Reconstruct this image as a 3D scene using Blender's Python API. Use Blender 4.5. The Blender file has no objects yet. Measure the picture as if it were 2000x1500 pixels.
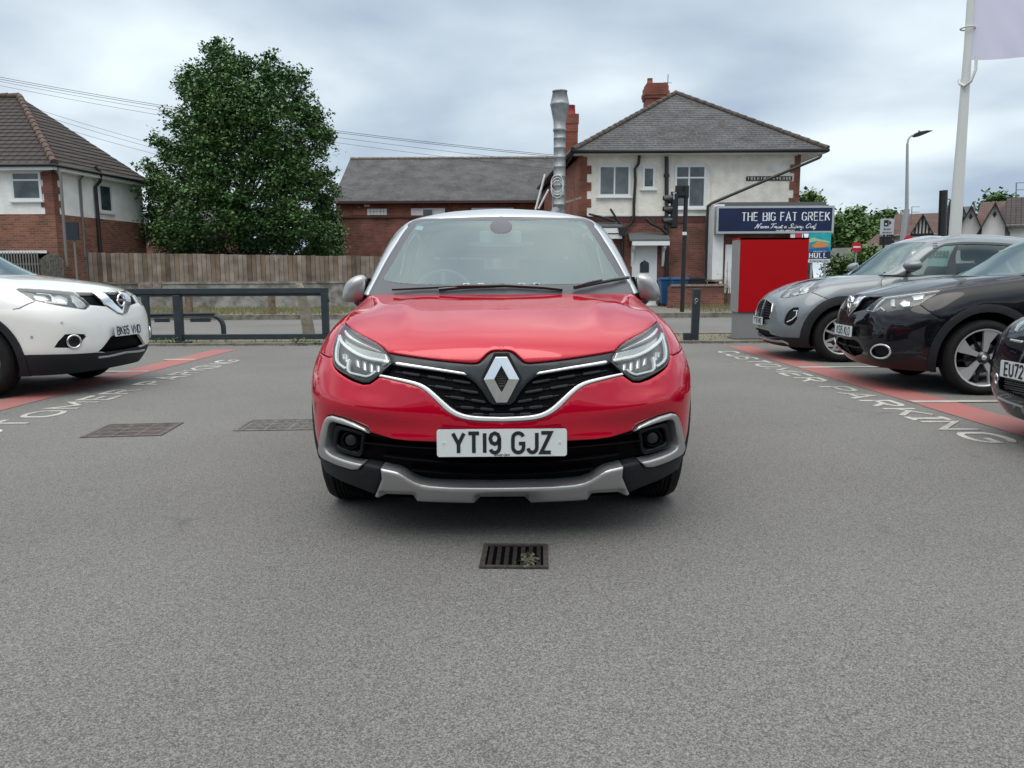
import bpy, bmesh, math, random
import numpy as np
from mathutils import Vector, Matrix
from mathutils.bvhtree import BVHTree
from mathutils.geometry import delaunay_2d_cdt
R = math.radians
scene = bpy.context.scene
COL = scene.collection
# ---------------------------------------------------------------- camera
CAMH = 1.12
PITCH = R(7.745)
cam_d = bpy.data.cameras.new('camera'); cam = bpy.data.objects.new('camera', cam_d); COL.objects.link(cam)
cam_d.sensor_width = 36; cam_d.lens = 27.0; cam_d.clip_start = .05; cam_d.clip_end = 3000
ROLL = R(.3)
cam.location = (0, 0, CAMH); cam.rotation_euler = (Matrix.Rotation(math.pi/2 - PITCH, 3, 'X') @ Matrix.Rotation(-ROLL, 3, 'Z')).to_euler()
scene.camera = cam
# ---------------------------------------------------------------- light
SUN_EL, SUN_ROT = R(62), R(200)
w = bpy.data.worlds.new('World'); scene.world = w; w.use_nodes = True
nt = w.node_tree; nt.nodes.clear()
def WN(t, **k):
    n = nt.nodes.new(t)
    for a, b in k.items(): setattr(n, a, b)
    return n
wl = nt.links.new
wo = WN('ShaderNodeOutputWorld'); bg = WN('ShaderNodeBackground'); bg.inputs[1].default_value = .1
sky = WN('ShaderNodeTexSky', sky_type='NISHITA', sun_disc=False, sun_elevation=SUN_EL, sun_rotation=SUN_ROT)
tc = WN('ShaderNodeTexCoord'); sep = WN('ShaderNodeSeparateXYZ'); wl(tc.outputs['Generated'], sep.inputs[0])
# cloud deck: direction projected on a flat layer overhead
zc = WN('ShaderNodeMath', operation='MAXIMUM'); wl(sep.outputs[2], zc.inputs[0]); zc.inputs[1].default_value = 0.0
za = WN('ShaderNodeMath', operation='ADD'); wl(zc.outputs[0], za.inputs[0]); za.inputs[1].default_value = .22
dx = WN('ShaderNodeMath', operation='DIVIDE'); wl(sep.outputs[0], dx.inputs[0]); wl(za.outputs[0], dx.inputs[1])
dy = WN('ShaderNodeMath', operation='DIVIDE'); wl(sep.outputs[1], dy.inputs[0]); wl(za.outputs[0], dy.inputs[1])
cmb = WN('ShaderNodeCombineXYZ'); wl(dx.outputs[0], cmb.inputs[0]); wl(dy.outputs[0], cmb.inputs[1])
n1 = WN('ShaderNodeTexNoise'); n1.inputs['Scale'].default_value = 1.3; n1.inputs['Detail'].default_value = 7; n1.inputs['Roughness'].default_value = .42; n1.inputs['Distortion'].default_value = .15
wl(cmb.outputs[0], n1.inputs['Vector'])
cr = WN('ShaderNodeValToRGB'); wl(n1.outputs[0], cr.inputs[0])
e = cr.color_ramp.elements
e[0].position = .36; e[0].color = (3.9, 4.9, 6.2, 1)
e[1].position = .67; e[1].color = (8.8, 9.9, 10.4, 1)
m_ = cr.color_ramp.elements.new(.5); m_.color = (5.8, 6.8, 7.7, 1)
# the overcast is brighter towards the zenith
gr = WN('ShaderNodeValToRGB'); wl(sep.outputs[2], gr.inputs[0]); ge = gr.color_ramp.elements
ge[0].position = .42; ge[0].color = (1, 1, 1, 1); ge[1].position = .95; ge[1].color = (3.3, 2.85, 2.5, 1)
vm = WN('ShaderNodeVectorMath', operation='MULTIPLY'); wl(cr.outputs[0], vm.inputs[0]); wl(gr.outputs[0], vm.inputs[1])
mx = WN('ShaderNodeMix', data_type='RGBA'); mx.inputs[0].default_value = .94
wl(sky.outputs[0], mx.inputs[6]); wl(vm.outputs[0], mx.inputs[7])
wl(mx.outputs[2], bg.inputs[0]); wl(bg.outputs[0], wo.inputs[0])
sd = bpy.data.lights.new('sun', 'SUN'); sun = bpy.data.objects.new('sun', sd); COL.objects.link(sun)
sd.energy = 1.2; sd.angle = R(50); sd.color = (1, .95, .88)
sun.rotation_euler = (math.pi/2 - SUN_EL, 0, math.pi - SUN_ROT + 0)
scene.view_settings.view_transform = 'Standard'; scene.view_settings.look = 'None'
scene.view_settings.exposure = 0.12; scene.view_settings.gamma = 1
scene.cycles.use_denoising = True
scene.cycles.max_bounces = 8; scene.cycles.transparent_max_bounces = 12
scene.cycles.caustics_reflective = False; scene.cycles.caustics_refractive = False
# ---------------------------------------------------------------- helpers: where a pixel of the 2000 x 1500 photo lies
CAM = np.array([0, 0, CAMH])
def ray(px, py):
    a0, b0 = (px-1000)/1500, (750-py)/1500; a, b = a0*math.cos(ROLL)+b0*math.sin(ROLL), b0*math.cos(ROLL)-a0*math.sin(ROLL)
    return np.array([a, math.cos(PITCH)+b*math.sin(PITCH), -math.sin(PITCH)+b*math.cos(PITCH)])
def at(px, py, Y):
    d = ray(px, py); return CAM + d*(Y/d[1])
def gnd(px, py, z=0.0):
    d = ray(px, py); return CAM + d*((z-CAMH)/d[2])
def hz(py, Y): return at(1000, py, Y)[2]
def wx(px, py, Y): return at(px, py, Y)[0]
# ---------------------------------------------------------------- helpers: tags and objects
def tag(o, label=None, cat=None, group=None, kind=None):
    if label: o['label'] = label
    if cat: o['category'] = cat
    if group: o['group'] = group
    if kind: o['kind'] = kind
    return o
def empty(name, loc=(0, 0, 0), rz=0.0, label=None, cat=None, group=None):
    o = bpy.data.objects.new(name, None); COL.objects.link(o); o.location = loc; o.rotation_euler = (0, 0, rz)
    o.empty_display_size = .2
    return tag(o, label, cat, group)
def copy_tree(o, parent=None):
    c = o.copy(); COL.objects.link(c)
    if parent is not None: c.parent = parent
    for ch in list(o.children): copy_tree(ch, c)
    return c
class MB:
    """collects shapes and links them as one mesh object"""
    def __init__(s): s.v = []; s.f = []; s.m = []; s.s = []; s.M = None
    def add(s, vs, fs, mat=0, smooth=False):
        b = len(s.v)
        for p in vs:
            p = Vector(p)
            if s.M is not None: p = s.M @ p
            s.v.append(tuple(p))
        for f in fs: s.f.append(tuple(i+b for i in f)); s.m.append(mat); s.s.append(smooth)
        return s
    def box(s, a, b, mat=0):
        x0, y0, z0 = a; x1, y1, z1 = b
        if x0 > x1: x0, x1 = x1, x0
        if y0 > y1: y0, y1 = y1, y0
        if z0 > z1: z0, z1 = z1, z0
        return s.add([(x0,y0,z0),(x1,y0,z0),(x1,y1,z0),(x0,y1,z0),(x0,y0,z1),(x1,y0,z1),(x1,y1,z1),(x0,y1,z1)],
              [(0,3,2,1),(4,5,6,7),(0,1,5,4),(1,2,6,5),(2,3,7,6),(3,0,4,7)], mat)
    def prism(s, poly, d0, d1, axis='y', mat=0, cap=True):
        """poly of 2-D points swept along an axis; for y: (x,z), for z: (x,y), for x: (y,z)"""
        n = len(poly)
        def P(p, d): return (p[0], d, p[1]) if axis == 'y' else (p[0], p[1], d) if axis == 'z' else (d, p[0], p[1])
        vs = [P(p, d0) for p in poly] + [P(p, d1) for p in poly]
        ar = sum(poly[i][0]*poly[(i+1) % n][1]-poly[(i+1) % n][0]*poly[i][1] for i in range(n))
        flip = (ar > 0) != (d1 > d0)
        if axis == 'y': flip = not flip
        fs = [(i, (i+1) % n, n+(i+1) % n, n+i) for i in range(n)]
        if cap: fs += [tuple(reversed(range(n))), tuple(range(n, 2*n))]
        if flip: fs = [tuple(reversed(f)) for f in fs]
        return s.add(vs, fs, mat)
    def tube(s, pts, r, n=8, mat=0, caps=True, closed=False):
        pts = [Vector(p) for p in pts]; N = len(pts)
        rs = r if isinstance(r, (list, tuple)) else [r]*N
        vs = []; up = None
        for i, p in enumerate(pts):
            if closed: t = pts[(i+1) % N]-pts[i-1]
            else: t = pts[min(i+1, N-1)]-pts[max(i-1, 0)]
            t.normalize()
            if up is None:
                up = Vector((0, 0, 1)) if abs(t.z) < .9 else Vector((1, 0, 0))
            a = t.cross(up).normalized(); up = a.cross(t).normalized()
            for k in range(n):
                q = 2*math.pi*k/n; vs.append(p+(a*math.cos(q)+up*math.sin(q))*rs[i])
        fs = []
        for i in range(N if closed else N-1):
            j = (i+1) % N
            for k in range(n): fs.append((i*n+k, i*n+(k+1) % n, j*n+(k+1) % n, j*n+k))
        s.add(vs, fs, mat, True)
        if caps and not closed:
            s.add(vs[:n], [tuple(reversed(range(n)))], mat); s.add(vs[-n:], [tuple(range(n))], mat)
        return s
    def lathe(s, prof, c=(0, 0, 0), axis='z', n=32, mat=0, smooth=True, closed=False):
        """prof: (radius, height along axis)"""
        vs = []
        for r, h in prof:
            for k in range(n):
                q = 2*math.pi*k/n; a, b = r*math.cos(q), r*math.sin(q)
                vs.append((c[0]+a, c[1]+b, c[2]+h) if axis == 'z' else (c[0]+h, c[1]+a, c[2]+b) if axis == 'x' else (c[0]+b, c[1]+h, c[2]+a))
        fs = []; m = len(prof)
        for i in range(m if closed else m-1):
            j = (i+1) % m
            for k in range(n): fs.append((i*n+k, i*n+(k+1) % n, j*n+(k+1) % n, j*n+k))
        return s.add(vs, fs, mat, smooth)
    def build(s, name, mats, parent=None, bevel=0, label=None, cat=None, group=None, kind=None):
        me = bpy.data.meshes.new(name); me.from_pydata(s.v, [], s.f)
        if not isinstance(mats, (list, tuple)): mats = [mats]
        for m in mats: me.materials.append(m)
        me.polygons.foreach_set('material_index', s.m); me.polygons.foreach_set('use_smooth', s.s)
        me.update()
        o = bpy.data.objects.new(name, me); COL.objects.link(o)
        if parent is not None: o.parent = parent
        if bevel:
            b = o.modifiers.new('edge', 'BEVEL'); b.width = bevel; b.segments = 2; b.limit_method = 'ANGLE'; b.angle_limit = R(40)
            b.harden_normals = False
        return tag(o, label, cat, group, kind)
# ---------------------------------------------------------------- helpers: materials
def setin(m, **k):
    b = m.node_tree.nodes['Principled BSDF']
    for a, v in k.items(): b.inputs[a.replace('_', ' ')].default_value = v
    return m
_M = {}
def mat(name, col=(.5, .5, .5), rough=.5, metal=0.0, coat=0.0, spec=.5, noise=0.0, nscale=5.0, bump=0.0, bscale=40.0, col2=None, emit=None, coat_rough=.03, detail=5, trans=0.0, ior=None):
    if name in _M: return _M[name]
    m = bpy.data.materials.new(name); m.use_nodes = True; _M[name] = m
    t = m.node_tree; b = t.nodes['Principled BSDF']
    b.inputs['Base Color'].default_value = (*col, 1); b.inputs['Roughness'].default_value = rough
    b.inputs['Metallic'].default_value = metal; b.inputs['Coat Weight'].default_value = coat
    b.inputs['Coat Roughness'].default_value = coat_rough; b.inputs['Specular IOR Level'].default_value = spec
    if trans: b.inputs['Transmission Weight'].default_value = trans
    if ior: b.inputs['IOR'].default_value = ior
    if emit: b.inputs['Emission Color'].default_value = (*emit[:3], 1); b.inputs['Emission Strength'].default_value = emit[3]
    tcn = t.nodes.new('ShaderNodeTexCoord')
    if noise or col2:
        n = t.nodes.new('ShaderNodeTexNoise'); n.inputs['Scale'].default_value = nscale; n.inputs['Detail'].default_value = detail
        t.links.new(tcn.outputs['Object'], n.inputs['Vector'])
        r = t.nodes.new('ShaderNodeValToRGB'); t.links.new(n.outputs[0], r.inputs[0])
        k = noise
        c2 = col2 or tuple(min(1, c*(1+k)) for c in col); c1 = col if col2 else tuple(c*(1-k) for c in col)
        r.color_ramp.elements[0].position = .35; r.color_ramp.elements[0].color = (*c1, 1)
        r.color_ramp.elements[1].position = .65; r.color_ramp.elements[1].color = (*c2, 1)
        t.links.new(r.outputs[0], b.inputs['Base Color'])
    if bump:
        n = t.nodes.new('ShaderNodeTexNoise'); n.inputs['Scale'].default_value = bscale; n.inputs['Detail'].default_value = 4
        t.links.new(tcn.outputs['Object'], n.inputs['Vector'])
        bp = t.nodes.new('ShaderNodeBump'); bp.inputs['Strength'].default_value = bump; bp.inputs['Distance'].default_value = .02
        t.links.new(n.outputs[0], bp.inputs['Height']); t.links.new(bp.outputs[0], b.inputs['Normal'])
    return m
def glass_mat(name, tint=(.5, .6, .6), refl=.25, rough=.0, top=.6, gcol=(.80, .95, .95)):
    """thin sheet glass: see-through with a sky reflection that grows at a glance"""
    if name in _M: return _M[name]
    m = bpy.data.materials.new(name); m.use_nodes = True; _M[name] = m
    t = m.node_tree; t.nodes.clear(); L = t.links.new
    o = t.nodes.new('ShaderNodeOutputMaterial'); mx = t.nodes.new('ShaderNodeMixShader')
    tr = t.nodes.new('ShaderNodeBsdfTransparent'); tr.inputs[0].default_value = (*tint, 1)
    gl = t.nodes.new('ShaderNodeBsdfGlossy'); gl.inputs['Roughness'].default_value = rough; gl.inputs[0].default_value = (*gcol, 1)
    lw = t.nodes.new('ShaderNodeFresnel'); lw.inputs[0].default_value = 1.5
    mr = t.nodes.new('ShaderNodeMapRange'); L(lw.outputs[0], mr.inputs[0]); mr.inputs[1].default_value = .0; mr.inputs[2].default_value = .6
    mr.inputs[3].default_value = refl; mr.inputs[4].default_value = top
    L(mr.outputs[0], mx.inputs[0]); L(tr.outputs[0], mx.inputs[1]); L(gl.outputs[0], mx.inputs[2]); L(mx.outputs[0], o.inputs[0])
    return m
# ---------------------------------------------------------------- helpers: smooth surfaces through a net of points, and panels cut out of them
def spline_K(t):
    n = len(t); h = np.diff(t); A = np.eye(n); B = np.zeros((n, n))
    for i in range(1, n-1):
        A[i, i-1] = h[i-1]; A[i, i] = 2*(h[i-1]+h[i]); A[i, i+1] = h[i]
        B[i, i-1] = 6/h[i-1]; B[i, i+1] = 6/h[i]; B[i, i] = -6/h[i-1]-6/h[i]
    return np.linalg.solve(A, B)
def spline_W(t, K, x):
    n = len(t); x = np.clip(x, t[0], t[-1]); i = np.clip(np.searchsorted(t, x, side='right')-1, 0, n-2)
    h = t[i+1]-t[i]; a = (t[i+1]-x)/h; b = 1-a; Wt = np.zeros((len(x), n)); r = np.arange(len(x))
    Wt[r, i] += a; Wt[r, i+1] += b
    return Wt + ((a**3-a)*h*h/6)[:, None]*K[i] + ((b**3-b)*h*h/6)[:, None]*K[i+1]
class Net:
    def __init__(s, P, M=None, bumps=(), spine=False):
        s.spine = spine
        P = np.array(P, float); s.C, s.R, _ = P.shape; s.bumps = bumps
        du = np.linalg.norm(np.diff(P, axis=0), axis=2).mean(1); dv = np.linalg.norm(np.diff(P, axis=1), axis=2).mean(0)
        U = np.concatenate([[0], np.cumsum(du)]); s.V = np.concatenate([[0], np.cumsum(dv)]); s.U = U
        mir = P.copy(); mir[..., 0] *= -1
        g = 4
        full = np.concatenate([mir[g:0:-1], P, mir[-2:-2-g:-1]]); t = np.concatenate([-U[g:0:-1], U, 2*U[-1]-U[-2:-2-g:-1]])
        s.t = t; s.P = full; s.Ku = spline_K(t); s.Kv = spline_K(s.V); s.M = M or Matrix.Identity(4); s.Mi = s.M.inverted()
        nu, nv = 200, 110
        s.gu = np.linspace(0, U[-1], nu); s.gv = np.linspace(0, s.V[-1], nv)
        uu, vv = np.meshgrid(s.gu, s.gv, indexing='ij'); G = s.ev(uu.ravel(), vv.ravel())
        fs = []; s.nv = nv
        for i in range(nu-1):
            for j in range(nv-1): fs.append((i*nv+j, (i+1)*nv+j, (i+1)*nv+j+1, i*nv+j+1))
        Gm = G.copy(); Gm[:, 0] *= -1; s.nf = len(fs)
        N = len(G); fs2 = [tuple(k+N for k in f) for f in fs]
        s.bvh = BVHTree.FromPolygons([tuple(p) for p in np.concatenate([G, Gm])], fs+fs2)
    def ev(s, u, v):
        u = np.atleast_1d(np.asarray(u, float)); v = np.atleast_1d(np.asarray(v, float))
        Wu = spline_W(s.t, s.Ku, np.abs(u)); Wv = spline_W(s.V, s.Kv, v)
        p = np.einsum('nc,nr,crk->nk', Wu, Wv, s.P, optimize=True)
        for b in s.bumps: p = b(p)
        p[:, 0] = np.where(u < 0, -p[:, 0], p[:, 0])
        return p
    def nor(s, u, v):
        e = .003; u = np.asarray(u, float); v = np.asarray(v, float)
        v0, v1 = np.clip(v-e, 0, s.V[-1]), np.clip(v+e, 0, s.V[-1])
        a = s.ev(u+e, v)-s.ev(u-e, v); b = s.ev(u, v1)-s.ev(u, v0); n = np.cross(a, b)
        return n/np.maximum(np.linalg.norm(n, axis=1)[:, None], 1e-9)
    def cr(s, c, r):
        """(u, v) of a control point, fractions allowed"""
        return (float(np.interp(c, np.arange(s.C), s.U)), float(np.interp(r, np.arange(s.R), s.V)))
    def _cast(s, o, d, mirror_ok=True):
        d = np.array(d, float); d /= np.linalg.norm(d); o = np.array(o, float)
        h = s.bvh.ray_cast(Vector(o), Vector(d))
        if h[2] is None: return None
        k = h[2]; sg = 1
        if k >= s.nf: k -= s.nf; sg = -1
        i, j = divmod(k, s.nv-1)
        u, v = (s.gu[i]+s.gu[i+1])/2, (s.gv[j]+s.gv[j+1])/2
        o2, d2 = o.copy(), d.copy()
        if sg < 0: o2[0] *= -1; d2[0] *= -1
        a = np.cross(d2, [0.0, 0, 1]) if abs(d2[2]) < .9 else np.cross(d2, [1.0, 0, 0]); a /= np.linalg.norm(a); b = np.cross(d2, a)
        def res(u, v):
            q = s.ev(u, v)[0]-o2; return np.array([q@a, q@b])
        ext = .5
        for _ in range(5):
            r0 = res(u, v); e = 1e-4
            J = np.stack([(res(u+e, v)-r0)/e, (res(u, v+e)-r0)/e], 1)
            try: st = np.linalg.solve(J, -r0)
            except Exception: break
            st = np.clip(st, -.03, .03); u2, v2 = u+st[0], np.clip(v+st[1], 0, s.V[-1])
            u, v = (max(u2, 0.0) if sg < 0 or u2 > -.02 else u2), v2
        u = max(u, 0.0)
        return (u*sg, v)
    def px(s, x, y):
        o = s.Mi @ Vector(CAM); d = s.Mi.to_3x3() @ Vector(ray(x, y)); return s._cast(o, d)
    def side(s, y, z):
        r = s._cast((4, y, z), (-1, 0, 0))
        if r is None:
            print('side miss', y, z)
            d = ((s.ev(*[a.ravel() for a in np.meshgrid(s.gu[::2], s.gv[::2], indexing='ij')])-np.array([.8, y, z]))**2).sum(1); k = int(d.argmin()); n = len(s.gv[::2])
            r = (s.gu[::2][k//n], s.gv[::2][k % n])
        return r
    def front(s, x, z): return s._cast((x, -4, z), (0, 1, 0))
    def top(s, x, y): return s._cast((x, y, 5), (0, 0, -1))
def resample(P, d, closed=True):
    P = np.array(P, float); Q = np.concatenate([P, P[:1]]) if closed else P
    out = []
    for a, b in zip(Q[:-1], Q[1:]):
        n = max(1, int(round(np.linalg.norm(b-a)/d)))
        for k in range(n): out.append(a+(b-a)*k/n)
    if not closed: out.append(Q[-1])
    return np.array(out)
def chaikin(P, it=1, closed=True, keep=()):
    P = [np.array(p, float) for p in P]
    for _ in range(it):
        n = len(P); out = []
        rng = range(n) if closed else range(n-1)
        if not closed: out.append(P[0])
        for i in rng:
            a, b = P[i], P[(i+1) % n]
            out.append(a*.75+b*.25); out.append(a*.25+b*.75)
        if not closed: out.append(P[-1])
        P = out
    return np.array(P)
def inside(poly, pts):
    x, y = pts[:, 0], pts[:, 1]; c = np.zeros(len(pts), bool); n = len(poly)
    for i in range(n):
        x0, y0 = poly[i]; x1, y1 = poly[(i+1) % n]
        if y0 == y1: continue
        c ^= ((y0 > y) != (y1 > y)) & (x < (x1-x0)*(y-y0)/(y1-y0)+x0)
    return c
def dist_poly(poly, pts, skip=None):
    A = np.array(poly); B = np.roll(A, -1, axis=0)
    if skip is not None: A, B = A[~skip], B[~skip]
    out = np.full(len(pts), 1e9)
    for k in range(0, len(pts), 2000):
        p = pts[k:k+2000, None, :]; ab = B-A; t = np.clip(((p-A)*ab).sum(2)/np.maximum((ab*ab).sum(1), 1e-12), 0, 1)
        q = A+t[..., None]*ab; out[k:k+2000] = np.sqrt(((p-q)**2).sum(2)).min(1)
    return out
def inset(poly, d):
    P = np.array(poly); n = len(P)
    a = P-np.roll(P, 1, axis=0); b = np.roll(P, -1, axis=0)-P
    def nn(x): l = np.linalg.norm(x, axis=1)[:, None]; x = x/np.maximum(l, 1e-9); return np.stack([-x[:, 1], x[:, 0]], 1)
    m = nn(a)+nn(b); m /= np.maximum(np.linalg.norm(m, axis=1)[:, None], .5)
    ar = (P[:, 0]*np.roll(P[:, 1], -1)-np.roll(P[:, 0], -1)*P[:, 1]).sum()
    return P+m*d*(1 if ar > 0 else -1)
def panel(mb, net, poly, holes=(), lift=0.0, res=.025, rim=.012, rnd=.004, gap=.0015, mirror=True, mati=0, fn=None, dip=None):
    """a panel of the surface inside the (u, v) outline: rounded edge, turned-in rim"""
    def zm(a):
        a = np.asarray(a); k = (np.abs(a[:, 0]) < 1e-4) | (a[:, 0] > net.U[-1]-1e-4)
        if net.spine: k |= a[:, 1] > net.V[-1]-1e-4
        return k
    sym = mirror and bool(np.any(zm(np.array(poly))))
    def prep(p, g):
        p = resample(p, res*.6)
        if g:
            q = inset(p, g)
            z = zm(p)
            if sym:
                zz = z & (np.abs(p[:, 0]) < 1e-4); q[zz, 0] = 0
                zz = z & (p[:, 0] > net.U[-1]-1e-4); q[zz, 0] = net.U[-1]
                if net.spine: zz = z & (p[:, 1] > net.V[-1]-1e-4); q[zz, 1] = net.V[-1]
            p = q
        return p
    outer = prep(poly, gap); hs = [prep(h, -gap) for h in holes]
    loops = [outer]+hs
    lo, hi = outer.min(0), outer.max(0)
    gx, gy = np.meshgrid(np.arange(lo[0]+res*.5, hi[0], res), np.arange(lo[1]+res*.5, hi[1], res)); g = np.stack([gx.ravel(), gy.ravel()], 1)
    def ok(pts, m):
        if len(pts) == 0: return pts
        k = inside(outer, pts)
        for h in hs: k &= ~inside(h, pts)
        pts = pts[k]
        if len(pts) == 0: return pts
        d = np.min([dist_poly(l, pts) for l in loops], axis=0); return pts[d > m]
    extra = []
    if rnd:
        for i, l in enumerate(loops):
            for q in (.35, 1.0):
                ins = inset(l, rnd*q*(1 if i == 0 else -1)); ins = ok(ins, rnd*q*.85)
                if len(ins): extra.append(ins)
        g = ok(g, rnd+res*.35)
    else: g = ok(g, res*.35)
    pts = list(map(tuple, outer)); edges = [(i, (i+1) % len(outer)) for i in range(len(outer))]
    for h in hs:
        b = len(pts); pts += list(map(tuple, h)); edges += [(b+i, b+(i+1) % len(h)) for i in range(len(h))]
    nb = len(pts); ptsall = pts+[tuple(p) for p in g]
    for e_ in extra: ptsall += [tuple(p) for p in e_]
    r = delaunay_2d_cdt([Vector(p) for p in ptsall], edges, [], 0, 1e-7)
    V2 = np.array([tuple(p) for p in r[0]]); T = np.array([f for f in r[2] if len(f) == 3])
    cen = V2[T].mean(1); k = inside(outer, cen)
    for h in hs: k &= ~inside(h, cen)
    T = T[k]
    a = V2[T]; ar = (a[:, 1, 0]-a[:, 0, 0])*(a[:, 2, 1]-a[:, 0, 1])-(a[:, 2, 0]-a[:, 0, 0])*(a[:, 1, 1]-a[:, 0, 1])
    T = T[np.abs(ar) > 1e-10]; ar = ar[np.abs(ar) > 1e-10]; T[ar < 0] = T[ar < 0][:, ::-1]
    P = net.ev(V2[:, 0], V2[:, 1]); N = net.nor(V2[:, 0], V2[:, 1])
    off = np.full(len(V2), float(lift))
    if rnd:
        ds = []
        for l in loops:
            sk = None
            if sym: zl = zm(l); sk = zl & np.roll(zl, -1)
            ds.append(dist_poly(l, V2, sk))
        d = np.clip(np.min(ds, axis=0)/rnd, 0, 1); off -= rnd*(1-np.sqrt(np.maximum(0, 1-(1-d)**2)))
    if fn is not None: off += fn(P, V2)
    if sym:
        zz = zm(V2); N[zz, 0] = 0
    P = P+N*off[:, None]
    if sym: P[zz, 0] = 0
    # boundary edges
    cnt = {}
    for t in T:
        for i in range(3):
            e_ = (t[i], t[(i+1) % 3]); cnt[e_] = 1
    bd = [e_ for e_ in cnt if (e_[1], e_[0]) not in cnt]
    if sym: bd = [e_ for e_ in bd if not (zz[e_[0]] and zz[e_[1]])]
    used = np.unique(T); remap = -np.ones(len(V2), int); remap[used] = np.arange(len(used))
    P = P[used]; T = remap[T]; N2 = N[used]; bd = [(remap[a_], remap[b_]) for a_, b_ in bd]; u0 = zz[used] if sym else np.zeros(len(used), bool)
    def emit(sx):
        if sx > 0:
            base = len(mb.v); mb.add(P, T, mati, True); emit.base = base
        else:
            Q = P*np.array([-1, 1, 1]); base = len(mb.v)
            if sym:
                idx = np.zeros(len(P), int); newp = []; c = 0
                for i in range(len(P)):
                    if u0[i]: idx[i] = emit.base+i
                    else: idx[i] = base+len(newp); newp.append(Q[i])
                mb.add(newp, [], mati)
                for t in T:
                    mb.f.append((int(idx[t[2]]), int(idx[t[1]]), int(idx[t[0]]))); mb.m.append(mati); mb.s.append(True)
            else: mb.add(Q, T[:, ::-1], mati, True)
        if rim:
            s3 = np.array([sx, 1, 1]); bi = sorted(set(i for e_ in bd for i in e_)); ix = {b: k for k, b in enumerate(bi)}; n = len(bi)
            top_ = P[bi]*s3; bot = (P[bi]-N2[bi]*rim)*s3
            fs = []
            for a_, b_ in bd:
                f = (ix[a_], ix[a_]+n, ix[b_]+n, ix[b_])
                fs.append(f if sx > 0 else f[::-1])
            mb.add(np.concatenate([top_, bot]), fs, mati, True)
    emit(1)
    if mirror: emit(-1)
    return mb
def band(line, w, taper=False):
    """(u, v) outline of a strip of width w along a line"""
    L = np.array(line, float); t = np.gradient(L, axis=0); t /= np.maximum(np.linalg.norm(t, axis=1)[:, None], 1e-9)
    n = np.stack([-t[:, 1], t[:, 0]], 1); ww = np.full(len(L), w/2) if np.isscalar(w) else np.array(w)/2
    return np.concatenate([L+n*ww[:, None], (L-n*ww[:, None])[::-1]])
def sheet(mb, net, lift=0.0, nu=90, nv=40, mati=0, keep=None, mirror=True, u0=0, u1=None, v0=0, v1=None, flip=False):
    """the plain surface as a grid, optionally with faces left out"""
    u1 = net.U[-1] if u1 is None else u1; v1 = net.V[-1] if v1 is None else v1
    uu, vv = np.meshgrid(np.linspace(u0, u1, nu), np.linspace(v0, v1, nv), indexing='ij'); u, v = uu.ravel(), vv.ravel()
    P = net.ev(u, v)+net.nor(u, v)*lift; fs = []
    for i in range(nu-1):
        for j in range(nv-1):
            f = (i*nv+j, (i+1)*nv+j, (i+1)*nv+j+1, i*nv+j+1)
            c = P[list(f)].mean(0)
            if keep is None or keep(c): fs.append(f)
    mb.add(P, fs if not flip else [f[::-1] for f in fs], mati, True)
    if mirror: mb.add(P*np.array([-1, 1, 1]), [f[::-1] for f in fs] if not flip else fs, mati, True)
    return mb
def regions(net, polys, res=.03, lines=()):
    """cut the half surface along the outlines; each triangle goes to the first outline that holds it (None: not built)"""
    U1, V1 = net.U[-1], net.V[-1]
    frame = resample([(0, 0), (U1, 0), (U1, V1), (0, V1)], res)
    pts = [tuple(p) for p in frame]; edges = [(i, (i+1) % len(pts)) for i in range(len(pts))]; cl = []
    for n_, p in polys:
        p = resample(np.clip(np.array(p), [0, 0], [U1, V1]), res*.6); cl.append((n_, p)); b = len(pts); pts += [tuple(q_) for q_ in p]; edges += [(b+i, b+(i+1) % len(p)) for i in range(len(p))]
    gx, gy = np.meshgrid(np.arange(res*.5, U1, res), np.arange(res*.5, V1, res)); g = np.stack([gx.ravel(), gy.ravel()], 1)
    d = np.min([dist_poly(p, g) for _, p in cl], axis=0); g = g[d > res*.35]
    r = delaunay_2d_cdt([Vector(p) for p in pts]+[Vector(p) for p in g], edges, [], 0, 1e-6)
    V2 = np.array([tuple(p) for p in r[0]]); T = np.array([f for f in r[2] if len(f) == 3]); a = V2[T]
    ar = (a[:, 1, 0]-a[:, 0, 0])*(a[:, 2, 1]-a[:, 0, 1])-(a[:, 2, 0]-a[:, 0, 0])*(a[:, 1, 1]-a[:, 0, 1]); k = np.abs(ar) > 1e-9; T, ar = T[k], ar[k]; T[ar < 0] = T[ar < 0][:, ::-1]
    cen = V2[T].mean(1); lab = np.full(len(T), -1)
    for i in range(len(cl)-1, -1, -1): lab[inside(cl[i][1], cen)] = i
    out = {}
    for i, (n_, _) in enumerate(cl):
        t = T[lab == i]
        if len(t): out.setdefault(n_, []).append(t)
    t = T[lab == -1]
    if len(t): out['rest'] = [t]
    return V2, {k: np.concatenate(v) for k, v in out.items()}
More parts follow.
